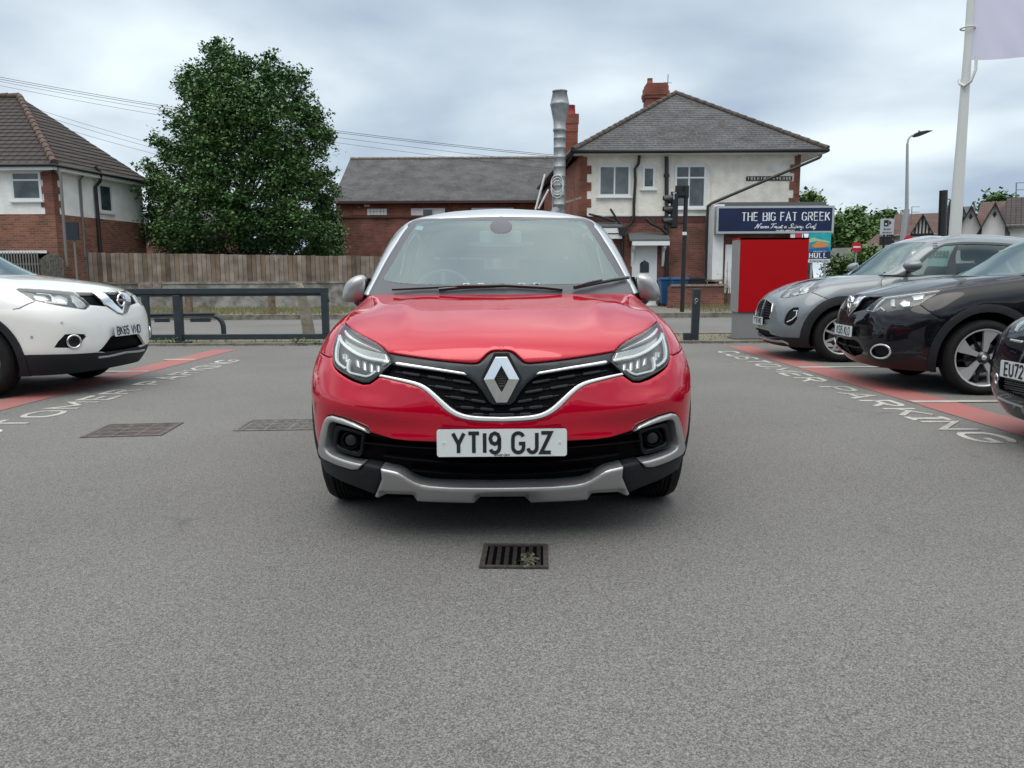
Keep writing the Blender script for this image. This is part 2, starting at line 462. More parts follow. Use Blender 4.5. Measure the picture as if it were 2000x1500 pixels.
def region_mesh(mb, net, V2, T, lift=0.0, rim=.02, mirror=True, mati=0, fn=None, rnd=.003):
    used = np.unique(T); remap = -np.ones(len(V2), int); remap[used] = np.arange(len(used)); W2 = V2[used]; T = remap[T]
    P = net.ev(W2[:, 0], W2[:, 1]); N = net.nor(W2[:, 0], W2[:, 1]); zz = (W2[:, 0] < 1e-4) | (W2[:, 0] > net.U[-1]-1e-4)
    if net.spine: zz |= W2[:, 1] > net.V[-1]-1e-4
    N[zz, 0] = 0; off = np.full(len(P), float(lift))
    if fn is not None: off += fn(P, W2)
    cnt = set((t[i], t[(i+1) % 3]) for t in T for i in range(3)); bd = [e_ for e_ in cnt if (e_[1], e_[0]) not in cnt and not (zz[e_[0]] and zz[e_[1]])]
    bi = sorted(set(i for e_ in bd for i in e_)); off[bi] -= rnd
    P = P+N*off[:, None]; P[zz, 0] = 0
    for sx in ((1, -1) if mirror else (1,)):
        s3 = np.array([sx, 1, 1]); mb.add(P*s3, T if sx > 0 else T[:, ::-1], mati, True)
        if rim and bi:
            ix = {b: k for k, b in enumerate(bi)}; n = len(bi); fs = []
            for a_, b_ in bd:
                f = (ix[a_], ix[a_]+n, ix[b_]+n, ix[b_]); fs.append(f if sx > 0 else f[::-1])
            mb.add(np.concatenate([P[bi]*s3, (P[bi]-N[bi]*rim)*s3]), fs, mati, True)
    if mirror:   # weld the two halves along the middle
        pass
    return mb
def flipx(m):
    m.v = [(-x, y, z) for x, y, z in m.v]; m.f = [tuple(reversed(f)) for f in m.f]; return m
def both(name, mats, parent, fn, **k):
    """the same part on the two flanks, each a mesh of its own"""
    for s_ in (1, -1):
        m = MB(); fn(m)
        if s_ < 0: flipx(m)
        m.build(name, mats, parent, **k)
# ---------------------------------------------------------------- helpers: lettering drawn with strokes (cap height 1)
def arc(cx, cy, rx, ry, a0, a1, n=8): return [(cx+rx*math.cos(R(a0+(a1-a0)*i/n)), cy+ry*math.sin(R(a0+(a1-a0)*i/n))) for i in range(n+1)]
def rr(x0, y0, x1, y1, r, n=4):
    return arc(x1-r, y1-r, r, r, 0, 90, n)+arc(x0+r, y1-r, r, r, 90, 180, n)+arc(x0+r, y0+r, r, r, 180, 270, n)+arc(x1-r, y0+r, r, r, 270, 360, n)+[(x1, y1-r)]
q = .16
G = {
 'A': (.62, [[(0, 0), (.31, 1), (.62, 0)], [(.12, .33), (.50, .33)]]),
 'B': (.56, [[(0, .5), (0, 1)]+[(.38, 1)]+arc(.36, .76, .17, .24, 90, -90)+[(0, .52)], [(0, 0), (.38, 0)]+arc(.38, .26, .18, .26, -90, 90)+[(0, .52)], [(0, 0), (0, 1)]]),
 'C': (.56, [arc(.28, .72, .28, .28, 15, 180)+arc(.28, .28, .28, .28, 180, 345)]),
 'D': (.56, [[(0, 0), (0, 1), (.30, 1)]+arc(.30, .74, .26, .26, 90, 0)+arc(.30, .26, .26, .26, 0, -90)+[(0, 0)]]),
 'E': (.52, [[(.52, 1), (0, 1), (0, 0), (.52, 0)], [(0, .52), (.44, .52)]]),
 'F': (.50, [[(.50, 1), (0, 1), (0, 0)], [(0, .52), (.42, .52)]]),
 'G': (.58, [arc(.29, .73, .29, .27, 20, 180)+arc(.29, .27, .29, .27, 180, 360)+[(.58, .46), (.33, .46)]]),
 'H': (.56, [[(0, 0), (0, 1)], [(.56, 0), (.56, 1)], [(0, .52), (.56, .52)]]),
 'I': (.0, [[(0, 0), (0, 1)]]),
 'J': (.48, [[(.48, 1), (.48, .26)]+arc(.24, .26, .24, .26, 0, -170)]),
 'K': (.58, [[(0, 0), (0, 1)], [(.54, 1), (.02, .42)], [(.20, .62), (.58, 0)]]),
 'L': (.48, [[(0, 1), (0, 0), (.48, 0)]]),
 'M': (.70, [[(0, 0), (0, 1), (.35, .35), (.70, 1), (.70, 0)]]),
 'N': (.56, [[(0, 0), (0, 1), (.56, 0), (.56, 1)]]),
 'O': (.58, [arc(.29, .70, .29, .30, 0, 180)+arc(.29, .30, .29, .30, 180, 360)+[(.58, .70)]]),
 'P': (.54, [[(0, 0), (0, 1), (.32, 1)]+arc(.32, .75, .22, .25, 90, -90)+[(0, .5)]]),
 'R': (.56, [[(0, 0), (0, 1), (.34, 1)]+arc(.34, .76, .20, .24, 90, -90)+[(0, .52)], [(.28, .52), (.56, 0)]]),
 'S': (.54, [arc(.27, .76, .26, .24, 15, 270)+arc(.27, .26, .27, .26, 90, -165)]),
 'T': (.58, [[(0, 1), (.58, 1)], [(.29, 1), (.29, 0)]]),
 'U': (.56, [[(0, 1), (0, .28)]+arc(.28, .28, .28, .28, 180, 360)+[(.56, 1)]]),
 'V': (.60, [[(0, 1), (.30, 0), (.60, 1)]]),
 'W': (.84, [[(0, 1), (.2, 0), (.42, .8), (.64, 0), (.84, 1)]]),
 'Y': (.60, [[(0, 1), (.30, .45), (.60, 1)], [(.30, .45), (.30, 0)]]),
 'Z': (.52, [[(0, 1), (.52, 1), (0, 0), (.52, 0)]]),
 '0': (.52, [arc(.26, .74, .26, .26, 0, 180)+arc(.26, .26, .26, .26, 180, 360)+[(.52, .74)]]),
 '1': (.12, [[(.06, 0), (.06, 1)]]),
 '2': (.50, [arc(.25, .74, .25, .26, 170, -30)+[(0, 0), (.50, 0)]]),
 '3': (.50, [arc(.24, .76, .23, .24, 160, -90)+arc(.25, .26, .25, .26, 90, -165)]),
 '4': (.56, [[(.42, 0), (.42, 1), (0, .28), (.56, .28)]]),
 '5': (.50, [[(.46, 1), (.04, 1), (.02, .56)]+arc(.24, .31, .26, .31, 120, -160)]),
 '6': (.50, [arc(.25, .74, .25, .26, 20, 180)+[(0, .28)]+arc(.25, .28, .25, .28, 180, 540)]),
 '7': (.50, [[(0, 1), (.50, 1), (.16, 0)]]),
 '8': (.50, [arc(.25, .77, .22, .23, -90, 270, 14), arc(.25, .27, .25, .27, 90, 450, 14)]),
 '9': (.50, [arc(.25, .26, .25, .26, 200, 360)+[(.50, .72)]+arc(.25, .72, .25, .28, 0, 360)]),
 ' ': (.25, []), '-': (.3, [[(0, .5), (.3, .5)]]), '.': (.05, [[(0, 0), (.05, 0)]]), ',': (.05, [[(.05, .08), (0, -.1)]]), '£': (.5, [arc(.3, .78, .18, .22, 10, 180)+[(.12, 0)], [(0, 0), (.5, 0)], [(0, .48), (.4, .48)]]),
}
def ribbon2(line, w, wfn=None):
    L = []
    for p in line:
        if not L or (Vector(p)-L[-1]).length > 1e-5: L.append(Vector(p))
    n = len(L); A = []; B = []
    for i, p in enumerate(L):
        t0 = (L[i]-L[i-1]).normalized() if i else None; t1 = (L[i+1]-L[i]).normalized() if i < n-1 else None
        if t0 is None: t0 = t1
        if t1 is None: t1 = t0
        nn = Vector((-(t0.y+t1.y), t0.x+t1.x)); l = nn.length
        nn = nn/l if l > 1e-6 else Vector((-t1.y, t1.x)); c = max(.45, nn.dot(Vector((-t1.y, t1.x))))
        k = w/2 if wfn is None else wfn(t1)/2
        A.append(p+nn*k/c); B.append(p-nn*k/c)
    return A, B
def text(mb, s, org, ux, uy, h, w=.13, sp=.22, xs=1.0, th=.001, mati=0, font=None, slant=0.0, serif=0.0, ibar=False, center=False):
    """strokes of s on the plane through org along ux (reading) and uy (up); th is the thickness of the paint or letter"""
    org, ux, uy = Vector(org), Vector(ux).normalized(), Vector(uy).normalized(); un = ux.cross(uy)
    F_ = font or G; W_ = 0; wl_ = w if not callable(w) else .14
    adv = [F_[c][0]*xs+sp for c in s]; total = sum(adv)-sp
    x = -total/2 if center else 0.0; k = 0
    for c, a in zip(s, adv):
        lines = list(F_[c][1])
        if ibar and c == 'I': lines = [[(-.14, 1), (.14, 1)], [(0, 0), (0, 1)], [(-.14, 0), (.14, 0)]]
        extra = []
        if serif:
            for l in lines:
                for (p, q_) in ((l[0], l[1]), (l[-1], l[-2])):
                    if abs(p[0]-q_[0]) < .45*abs(p[1]-q_[1]): extra.append([(p[0]-serif, p[1]), (p[0]+serif, p[1])])
        for j, l in enumerate(lines+extra):
            thin = j >= len(lines)
            wf = (lambda t: .06) if thin else (w if callable(w) else None)
            A, B = ribbon2([(p[0]*xs+p[1]*slant, p[1]) for p in l], wl_, wf)
            k += 1; dz = th+.00012*(k % 5) if th < .01 else th+.0004*(k % 5); n = len(A)
            vs = [org+(ux*(x+p.x)+uy*p.y)*h+un*dz for p in A+B]+[org+(ux*(x+p.x)+uy*p.y)*h for p in A+B]
            fs = []
            for i in range(n-1):
                fs += [(i, n+i, n+i+1, i+1), (i, i+1, 2*n+i+1, 2*n+i), (n+i, 3*n+i, 3*n+i+1, n+i+1)]
            fs += [(0, 2*n, 3*n, n), (n-1, 2*n-1, 4*n-1, 3*n-1)]
            mb.add(vs, fs, mati)
        x += a
    return total*h
def font_text(mb, s, org, ux, uy, h, mati=0, bold=0.0, center=False, xs=1.0, th=.001, shear=0.0, sp=1.0):
    cu = bpy.data.curves.new('lettering', 'FONT'); cu.body = s; cu.offset = bold; cu.size = 1.0; cu.resolution_u = 3; cu.shear = shear; cu.space_character = sp
    o = bpy.data.objects.new('lettering', cu); COL.objects.link(o)
    dg = bpy.context.evaluated_depsgraph_get(); me = bpy.data.meshes.new_from_object(o.evaluated_get(dg))
    vs = np.array([v.co[:] for v in me.vertices]); fs = [tuple(p.vertices) for p in me.polygons]
    bpy.data.objects.remove(o); bpy.data.curves.remove(cu); bpy.data.meshes.remove(me)
    k = h/.72; cx = (vs[:, 0].min()+vs[:, 0].max())/2 if center else 0
    org, ux, uy = Vector(org), Vector(ux).normalized(), Vector(uy).normalized(); un = ux.cross(uy)
    mb.add([org+ux*((v[0]-cx)*k*xs)+uy*(v[1]*k)+un*th for v in vs], fs, mati)
# ---------------------------------------------------------------- materials of the setting
def asphalt(name, base, var, scale=230, bump=.35, chips=1.0):
    """rolled asphalt: stone chips of differing grey in a darker binder, large soft wear"""
    m = mat(name, base, rough=.88); t = m.node_tree; b = t.nodes['Principled BSDF']; L = t.links.new
    def N(ty, **k):
        n = t.nodes.new(ty)
        for a, v in k.items():
            if a in n.inputs.keys(): n.inputs[a].default_value = v
        return n
    def MR(src, a0, a1, b0, b1):
        r = N('ShaderNodeMapRange'); L(src, r.inputs[0])
        for k, v in enumerate((a0, a1, b0, b1)): r.inputs[k+1].default_value = v
        return r.outputs[0]
    tcn = t.nodes.new('ShaderNodeTexCoord'); O = tcn.outputs['Object']
    vo = N('ShaderNodeTexVoronoi', Scale=scale); L(O, vo.inputs['Vector']); sp = N('ShaderNodeSeparateColor'); L(vo.outputs['Color'], sp.inputs[0])
    n1 = N('ShaderNodeTexNoise', Scale=scale*.28, Detail=3.0); L(O, n1.inputs['Vector'])
    n2 = N('ShaderNodeTexNoise', Scale=.42, Detail=6.0); L(O, n2.inputs['Vector'])
    n3 = N('ShaderNodeTexNoise', Scale=5.0, Detail=4.0); L(O, n3.inputs['Vector'])
    chip = MR(sp.outputs[0], 0, 1, 1-var, 1+var); pits = MR(vo.outputs['Distance'], .25, .75, 1.0, .72); cl = MR(n1.outputs[0], .3, .7, 1-var*.35, 1+var*.35)
    big = MR(n2.outputs[0], .3, .7, .86, 1.14); spot = MR(n3.outputs[0], .27, .35, .84, 1.0); out = chip
    wv = N('ShaderNodeTexNoise', Scale=1.4, Detail=5.0); L(O, wv.inputs['Vector']); mxv = t.nodes.new('ShaderNodeMix'); mxv.data_type = 'VECTOR'; mxv.inputs[0].default_value = .22; L(O, mxv.inputs[4]); L(wv.outputs['Color'], mxv.inputs[5])
    ve = N('ShaderNodeTexVoronoi', Scale=.55); ve.feature = 'DISTANCE_TO_EDGE'; L(mxv.outputs[1], ve.inputs['Vector'])
    n4 = N('ShaderNodeTexNoise', Scale=.35, Detail=2.0); L(O, n4.inputs['Vector'])
    ce = MR(ve.outputs['Distance'], .0, .0045, .0, 1.0); cm = MR(n4.outputs[0], .52, .58, 1.0, .80)
    mxc = t.nodes.new('ShaderNodeMath'); mxc.operation = 'MAXIMUM'; L(ce, mxc.inputs[0]); L(cm, mxc.inputs[1])
    for x_ in (pits, cl, big, spot, mxc.outputs[0]):
        ml = t.nodes.new('ShaderNodeMath'); ml.operation = 'MULTIPLY'; L(out, ml.inputs[0]); L(x_, ml.inputs[1]); out = ml.outputs[0]
    sc_ = t.nodes.new('ShaderNodeVectorMath'); sc_.operation = 'SCALE'; sc_.inputs[0].default_value = base; L(out, sc_.inputs['Scale']); L(sc_.outputs[0], b.inputs['Base Color'])
    bp = N('ShaderNodeBump', Strength=bump, Distance=.003); L(vo.outputs['Distance'], bp.inputs['Height']); bp.invert = True; L(bp.outputs[0], b.inputs['Normal'])
    return m
def brick(name, c1, c2, mortar, bw=.235, rh=.078, ms=.011, rough=.85, bump=.6, blotch=.25, slope=1.0, offset=.5, mottle=None):
    m = mat(name, c1, rough=rough); t = m.node_tree; b = t.nodes['Principled BSDF']; L = t.links.new
    tcn = t.nodes.new('ShaderNodeTexCoord'); sp = t.nodes.new('ShaderNodeSeparateXYZ'); L(tcn.outputs['Object'], sp.inputs[0])
    ad = t.nodes.new('ShaderNodeMath'); ad.operation = 'ADD'; L(sp.outputs[0], ad.inputs[0]); L(sp.outputs[1], ad.inputs[1])
    zz = t.nodes.new('ShaderNodeMath'); zz.operation = 'MULTIPLY'; L(sp.outputs[2], zz.inputs[0]); zz.inputs[1].default_value = slope
    cb = t.nodes.new('ShaderNodeCombineXYZ'); L((sp.outputs[0] if slope != 1.0 else ad.outputs[0]), cb.inputs[0]); L(zz.outputs[0], cb.inputs[1])
    br = t.nodes.new('ShaderNodeTexBrick'); L(cb.outputs[0], br.inputs['Vector']); br.offset = offset
    br.inputs['Scale'].default_value = 1; br.inputs['Brick Width'].default_value = bw; br.inputs['Row Height'].default_value = rh
    br.inputs['Mortar Size'].default_value = ms; br.inputs['Mortar Smooth'].default_value = .2; br.inputs['Bias'].default_value = -.1
    br.inputs['Color1'].default_value = (*c1, 1); br.inputs['Color2'].default_value = (*c2, 1); br.inputs['Mortar'].default_value = (*mortar, 1)
    n = t.nodes.new('ShaderNodeTexNoise'); n.inputs['Scale'].default_value = 1.3; n.inputs['Detail'].default_value = 7; L(tcn.outputs['Object'], n.inputs['Vector'])
    r = t.nodes.new('ShaderNodeMapRange'); L(n.outputs[0], r.inputs[0]); r.inputs[1].default_value = .3; r.inputs[2].default_value = .7; r.inputs[3].default_value = 1-blotch; r.inputs[4].default_value = 1+blotch
    s_ = t.nodes.new('ShaderNodeVectorMath'); s_.operation = 'SCALE'; L(br.outputs['Color'], s_.inputs[0]); L(r.outputs[0], s_.inputs['Scale']); out = s_.outputs[0]
    if mottle:
        n2 = t.nodes.new('ShaderNodeTexNoise'); n2.inputs['Scale'].default_value = 9; n2.inputs['Detail'].default_value = 6; L(tcn.outputs['Object'], n2.inputs['Vector'])
        r2 = t.nodes.new('ShaderNodeMapRange'); L(n2.outputs[0], r2.inputs[0]); r2.inputs[1].default_value = .52; r2.inputs[2].default_value = .68; r2.inputs[4].default_value = .6
        mx_ = t.nodes.new('ShaderNodeMix'); mx_.data_type = 'RGBA'; L(r2.outputs[0], mx_.inputs[0]); L(out, mx_.inputs[6]); mx_.inputs[7].default_value = (*mottle, 1); out = mx_.outputs[2]
    L(out, b.inputs['Base Color'])
    bp = t.nodes.new('ShaderNodeBump'); bp.inputs['Strength'].default_value = bump; bp.inputs['Distance'].default_value = .02; bp.invert = True
    L(br.outputs['Fac'], bp.inputs['Height']); L(bp.outputs[0], b.inputs['Normal'])
    return m
M_ASPH = asphalt('asphalt', (.168, .164, .156), .52, 255)
M_ROAD = asphalt('road_surface', (.17, .168, .16), .35, 120)
M_PAVE = asphalt('paving', (.20, .185, .165), .3, 60)
M_KERB = mat('kerb_stone', (.16, .15, .125), rough=.9, noise=.35, nscale=6)
M_BRICK = brick('red_brick', (.30, .090, .050), (.17, .050, .032), (.17, .12, .095), blotch=.35)
M_BRICKDK = brick('dark_red_brick', (.23, .072, .048), (.12, .040, .032), (.15, .11, .09), blotch=.35)
M_BRICKOR = brick('orange_brick', (.29, .10, .055), (.13, .050, .036), (.19, .155, .125), blotch=.2)
M_SLATE = brick('slate_roof', (.085, .085, .09), (.062, .063, .067), (.03, .03, .03), bw=.30, rh=.20, ms=.008, slope=1.85, blotch=.35, bump=.8, mottle=(.17, .165, .15))
M_SLATE2 = brick('old_slate_roof', (.075, .075, .078), (.058, .058, .06), (.045, .045, .045), bw=.30, rh=.16, ms=.008, slope=1.8, blotch=.4, bump=.5, mottle=(.12, .115, .105))
M_TILE = brick('brown_roof_tile', (.052, .040, .034), (.040, .031, .027), (.012, .010, .010), bw=.30, rh=.33, ms=.035, slope=1.85, blotch=.12, bump=1, offset=0)
M_TILERED = brick('red_brown_roof_tile', (.125, .065, .05), (.09, .048, .038), (.04, .026, .022), bw=.25, rh=.2, ms=.02, slope=1.6, blotch=.2)
M_RIDGE = mat('ridge_tile', (.10, .065, .05), rough=.9, noise=.3, nscale=8)
M_RENDERW = mat('white_roughcast', (.85, .85, .83), rough=.95, noise=.10, nscale=1.6, bump=.9, bscale=14, detail=10)
M_RENDERC = mat('cream_roughcast', (.80, .765, .69), rough=.95, noise=.10, nscale=2.5, bump=1.0, bscale=18, detail=10)
M_WHITE = mat('white_upvc', (.72, .74, .74), rough=.35)
M_WHITEP = mat('white_painted_panel', (.70, .72, .72), rough=.6, noise=.06, nscale=3)
M_BLACKP = mat('black_downpipe', (.012, .013, .015), rough=.4)
M_GREYP = mat('grey_pipe', (.16, .16, .15), rough=.5)
M_PANE = mat('window_pane', (.05, .07, .075), rough=.06, spec=.8, noise=.5, nscale=2.2)
M_PANEL2 = mat('curtain_pale', (.30, .33, .33), rough=.8)
M_STONE = mat('coping_stone', (.22, .19, .16), rough=.9, noise=.3, nscale=9)
M_CONC = mat('weathered_render', (.13, .125, .11), rough=.95, noise=.5, nscale=3.2, bump=.9, bscale=12, col2=(.33, .325, .30), detail=14)
M_FENCE = mat('weathered_board', (.17, .135, .105), rough=.9, noise=.25, nscale=3)
M_POLE = mat('galvanised_pole', (.33, .36, .38), rough=.5, metal=.4)
M_ANTH = mat('anthracite_paint', (.022, .033, .042), rough=.42, noise=.15, nscale=8)
M_BLACK = mat('black_paint', (.010, .011, .012), rough=.4)
M_STEEL = mat('galvanised_duct', (.30, .32, .33), rough=.5, metal=.6, noise=.2, nscale=5)
M_LEAD = mat('lead_grey', (.10, .11, .11), rough=.8)
# ---------------------------------------------------------------- ground
def quadm(pts, name, m, z=None, kind='structure', **k):
    b = MB(); b.add([(p[0], p[1], p[2] if len(p) > 2 else z) for p in pts], [tuple(range(len(pts)))]); return b.build(name, m, kind=kind, **k)
quadm([(-700,-300,-.02),(700,-300,-.02),(700,900,-.02),(-700,900,-.02)], 'ground', M_PAVE)
quadm([(-60,-40,0),(60,-40,0),(60,13.55,0),(-60,13.55,0)], 'car_park_ground', M_ASPH)
kb = MB(); kb.box((-60,13.45,-.02),(60,13.57,.035)); kb.build('kerb', M_KERB, kind='structure')
M_VERGE = mat('dry_verge', (.20, .185, .14), rough=1, noise=.3, nscale=5, col2=(.15, .14, .10), bump=.8, bscale=30)
quadm([(-60,13.57,.02),(60,13.57,.02),(60,15.35,.02),(-60,15.35,.02)], 'verge', M_VERGE)
kb = MB(); kb.box((-60,15.35,-.02),(60,15.5,.04)); kb.build('kerb', M_KERB, kind='structure')
quadm([(-90,15.5,-.005),(90,15.5,-.005),(90,22.4,-.005),(-90,22.4,-.005)], 'road', M_ROAD)
kb = MB()
random.seed(3)
x = -60.0
while x < 12:
    kb.box((x, 22.4, -.02), (x+.905, 22.56, .135+random.uniform(-.008, .008))); x += .915
kb.build('kerb', M_KERB, kind='structure')
quadm([(-60,22.56,.12),(12.5,22.56,.12),(12.5,60,.12),(-60,60,.12)], 'pavement', M_PAVE)
quadm([(-24,22.9,.126),(-6,22.9,.126),(-6,28,.126),(-24,28,.126)], 'verge', M_VERGE)
# side road and the ground running off to the right
quadm([(13,22.3,-.003),(40,22.3,-.003),(60,120,-.003),(26,120,-.003)], 'road', M_ROAD)
# dry grass tufts: one loose mass along the two verges
def grass(name, n, xr, yr, z0, h, m, label, seed):
    rnd = random.Random(seed); g = MB()
    for _ in range(n):
        x, y = rnd.uniform(*xr), rnd.uniform(*yr); a = rnd.uniform(0, 6.28); hh = h*rnd.uniform(.3, 1.2); wd = rnd.uniform(.004, .012)
        dx_, dy_ = math.cos(a)*wd, math.sin(a)*wd; lx, ly = rnd.uniform(-.05, .05), rnd.uniform(-.05, .05)
        g.add([(x-dx_, y-dy_, z0), (x+dx_, y+dy_, z0), (x+lx, y+ly, z0+hh)], [(0, 1, 2)])
    return g.build(name, m, label=label, cat='grass', kind='stuff')
M_GRASS = mat('dry_grass_blade', (.24, .21, .10), rough=.9, col2=(.10, .13, .045), nscale=3)
grass('grass', 3600, (-14, 14), (13.6, 15.3), .02, .055, M_GRASS, 'dry yellow grass on the strip behind the railing', 1)
grass('grass', 12000, (-20, -5), (22.7, 27.9), .12, .14, M_GRASS, 'patchy dry grass at the foot of the rendered wall', 2)
grass('grass', 1600, (5.5, 8.5), (22.7, 28.3), .12, .22, M_GRASS, 'straw coloured grass by the brick garden wall', 4)
# ---------------------------------------------------------------- painted markings
YAW = R(0.2)
def worn(name, col, col2, lo, hi):
    m = mat(name, col, rough=.9); t = m.node_tree; b = t.nodes['Principled BSDF']; L = t.links.new
    tcn = t.nodes.new('ShaderNodeTexCoord'); n = t.nodes.new('ShaderNodeTexNoise'); n.inputs['Scale'].default_value = 110; n.inputs['Detail'].default_value = 3; L(tcn.outputs['Object'], n.inputs['Vector'])
    n2 = t.nodes.new('ShaderNodeTexNoise'); n2.inputs['Scale'].default_value = 2.2; n2.inputs['Detail'].default_value = 5; L(tcn.outputs['Object'], n2.inputs['Vector'])
    a = t.nodes.new('ShaderNodeMath'); a.operation = 'ADD'; L(n.outputs[0], a.inputs[0]); L(n2.outputs[0], a.inputs[1])
    r = t.nodes.new('ShaderNodeMapRange'); L(a.outputs[0], r.inputs[0]); r.inputs[1].default_value = lo; r.inputs[2].default_value = hi
    mx_ = t.nodes.new('ShaderNodeMix'); mx_.data_type = 'RGBA'; L(r.outputs[0], mx_.inputs[0]); mx_.inputs[6].default_value = (*col, 1); mx_.inputs[7].default_value = (*col2, 1)
    L(mx_.outputs[2], b.inputs['Base Color']); return m
M_PAINT = worn('road_paint_white', (.50, .49, .45), (.22, .215, .20), .86, 1.22)
M_REDP = worn('road_paint_red', (.35, .105, .10), (.23, .15, .135), .85, 1.28)
def xs_(x, y): return x - (y-8)*math.tan(YAW)
strip = MB()
def stripq(x0, x1, y0, y1, z=.004):
    n = 14; vs = []
    for i in range(n+1):
        y = y0+(y1-y0)*i/n; vs += [(xs_(x0, y), y, z), (xs_(x1, y), y, z)]
    return vs, [(2*i, 2*i+1, 2*i+3, 2*i+2) for i in range(n)]
a, f = stripq(3.60, 4.0, 2.0, 12.75); strip.add(a, f)
strip.build('painted_strip', M_REDP, kind='structure')
strip = MB(); a, f = stripq(-4.9, -4.5, 2.0, 12.6); strip.add(a, f); strip.build('painted_strip', M_REDP, kind='structure')
bl = MB()
for y in (9.62, 6.87, 4.12):
    bl.add([(3.62, y-.05, .008), (8.4, y-.05, .008), (8.4, y+.05, .008), (3.62, y+.05, .008)], [(0,1,2,3)])
for y in (11.0, 9.55, 6.65):
    x1 = -4.55; x0 = -8.8 if y < 10 else -5.0
    bl.add([(x0, y-.05, .008), (x1, y-.05, .008), (x1, y+.05, .008), (x0, y+.05, .008)], [(0,1,2,3)])
bl.build('bay_lines', M_PAINT, kind='structure')
def ground_text(org, ux, uy, L):
    b = MB(); text(b, 'CUSTOMER PARKING', org, ux, uy, .27, w=.175, sp=.50, xs=1.86, ibar=True, th=.005)
    y = [v[1] for v in b.v]; k = L/(max(y)-min(y)); b.v = [(xs_(v[0], v[1]) if ux[1] < 0 else v[0], org[1]+(v[1]-org[1])*k, v[2]) for v in b.v]
    b.build('ground_lettering', M_PAINT, kind='structure')
ground_text((3.18, 11.8, .001), (0,-1,0), (1,0,0), 6.72)
ground_text((-3.86, 4.64, .001), (0,1,0), (-1,0,0), 6.28)
# ---------------------------------------------------------------- building helpers
def win(parent, x0, x1, z0, z1, y, panes, sill=True, d=.06, fr=.055, name='window', curtain=False):
    """window on a wall facing the viewer at depth y; panes = list of (x0,x1,z0,z1) fractions"""
    w_ = MB(); W_, H_ = x1-x0, z1-z0
    w_.box((x0, y-.02, z0), (x0+fr, y+.04, z1)); w_.box((x1-fr, y-.02, z0), (x1, y+.04, z1)); w_.box((x0+fr, y-.02, z0), (x1-fr, y+.04, z0+fr)); w_.box((x0+fr, y-.02, z1-fr), (x1-fr, y+.04, z1))
    for a, b, c, d_ in panes:
        X0, X1, Z0, Z1 = x0+fr+(W_-2*fr)*a, x0+fr+(W_-2*fr)*b, z0+fr+(H_-2*fr)*c, z0+fr+(H_-2*fr)*d_
        g = .028
        w_.box((X0, y-.015, Z0), (X0+g, y+.03, Z1)); w_.box((X1-g, y-.015, Z0), (X1, y+.03, Z1)); w_.box((X0+g, y-.015, Z0), (X1-g, y+.03, Z0+g)); w_.box((X0+g, y-.015, Z1-g), (X1-g, y+.03, Z1))
    o = w_.build(name, M_WHITE, parent)
    p = MB(); p.box((x0+.01, y-.004, z0+.01), (x1-.01, y+.022, z1-.01)); p.build('pane', M_PANE, o)
    if sill:
        s_ = MB(); s_.box((x0-.07, y-.09, z0-.07), (x1+.07, y+.02, z0-.003)); s_.build('sill', M_WHITE, o, bevel=.008)
    return o
def pipe(parent, pts, r=.045, m=None, name='downpipe'):
    b = MB(); b.tube(pts, r, 10)
    return b.build(name, m or M_BLACKP, parent)
def pp(L, Y): return [tuple(at(x, y, Y)) for x, y in L]
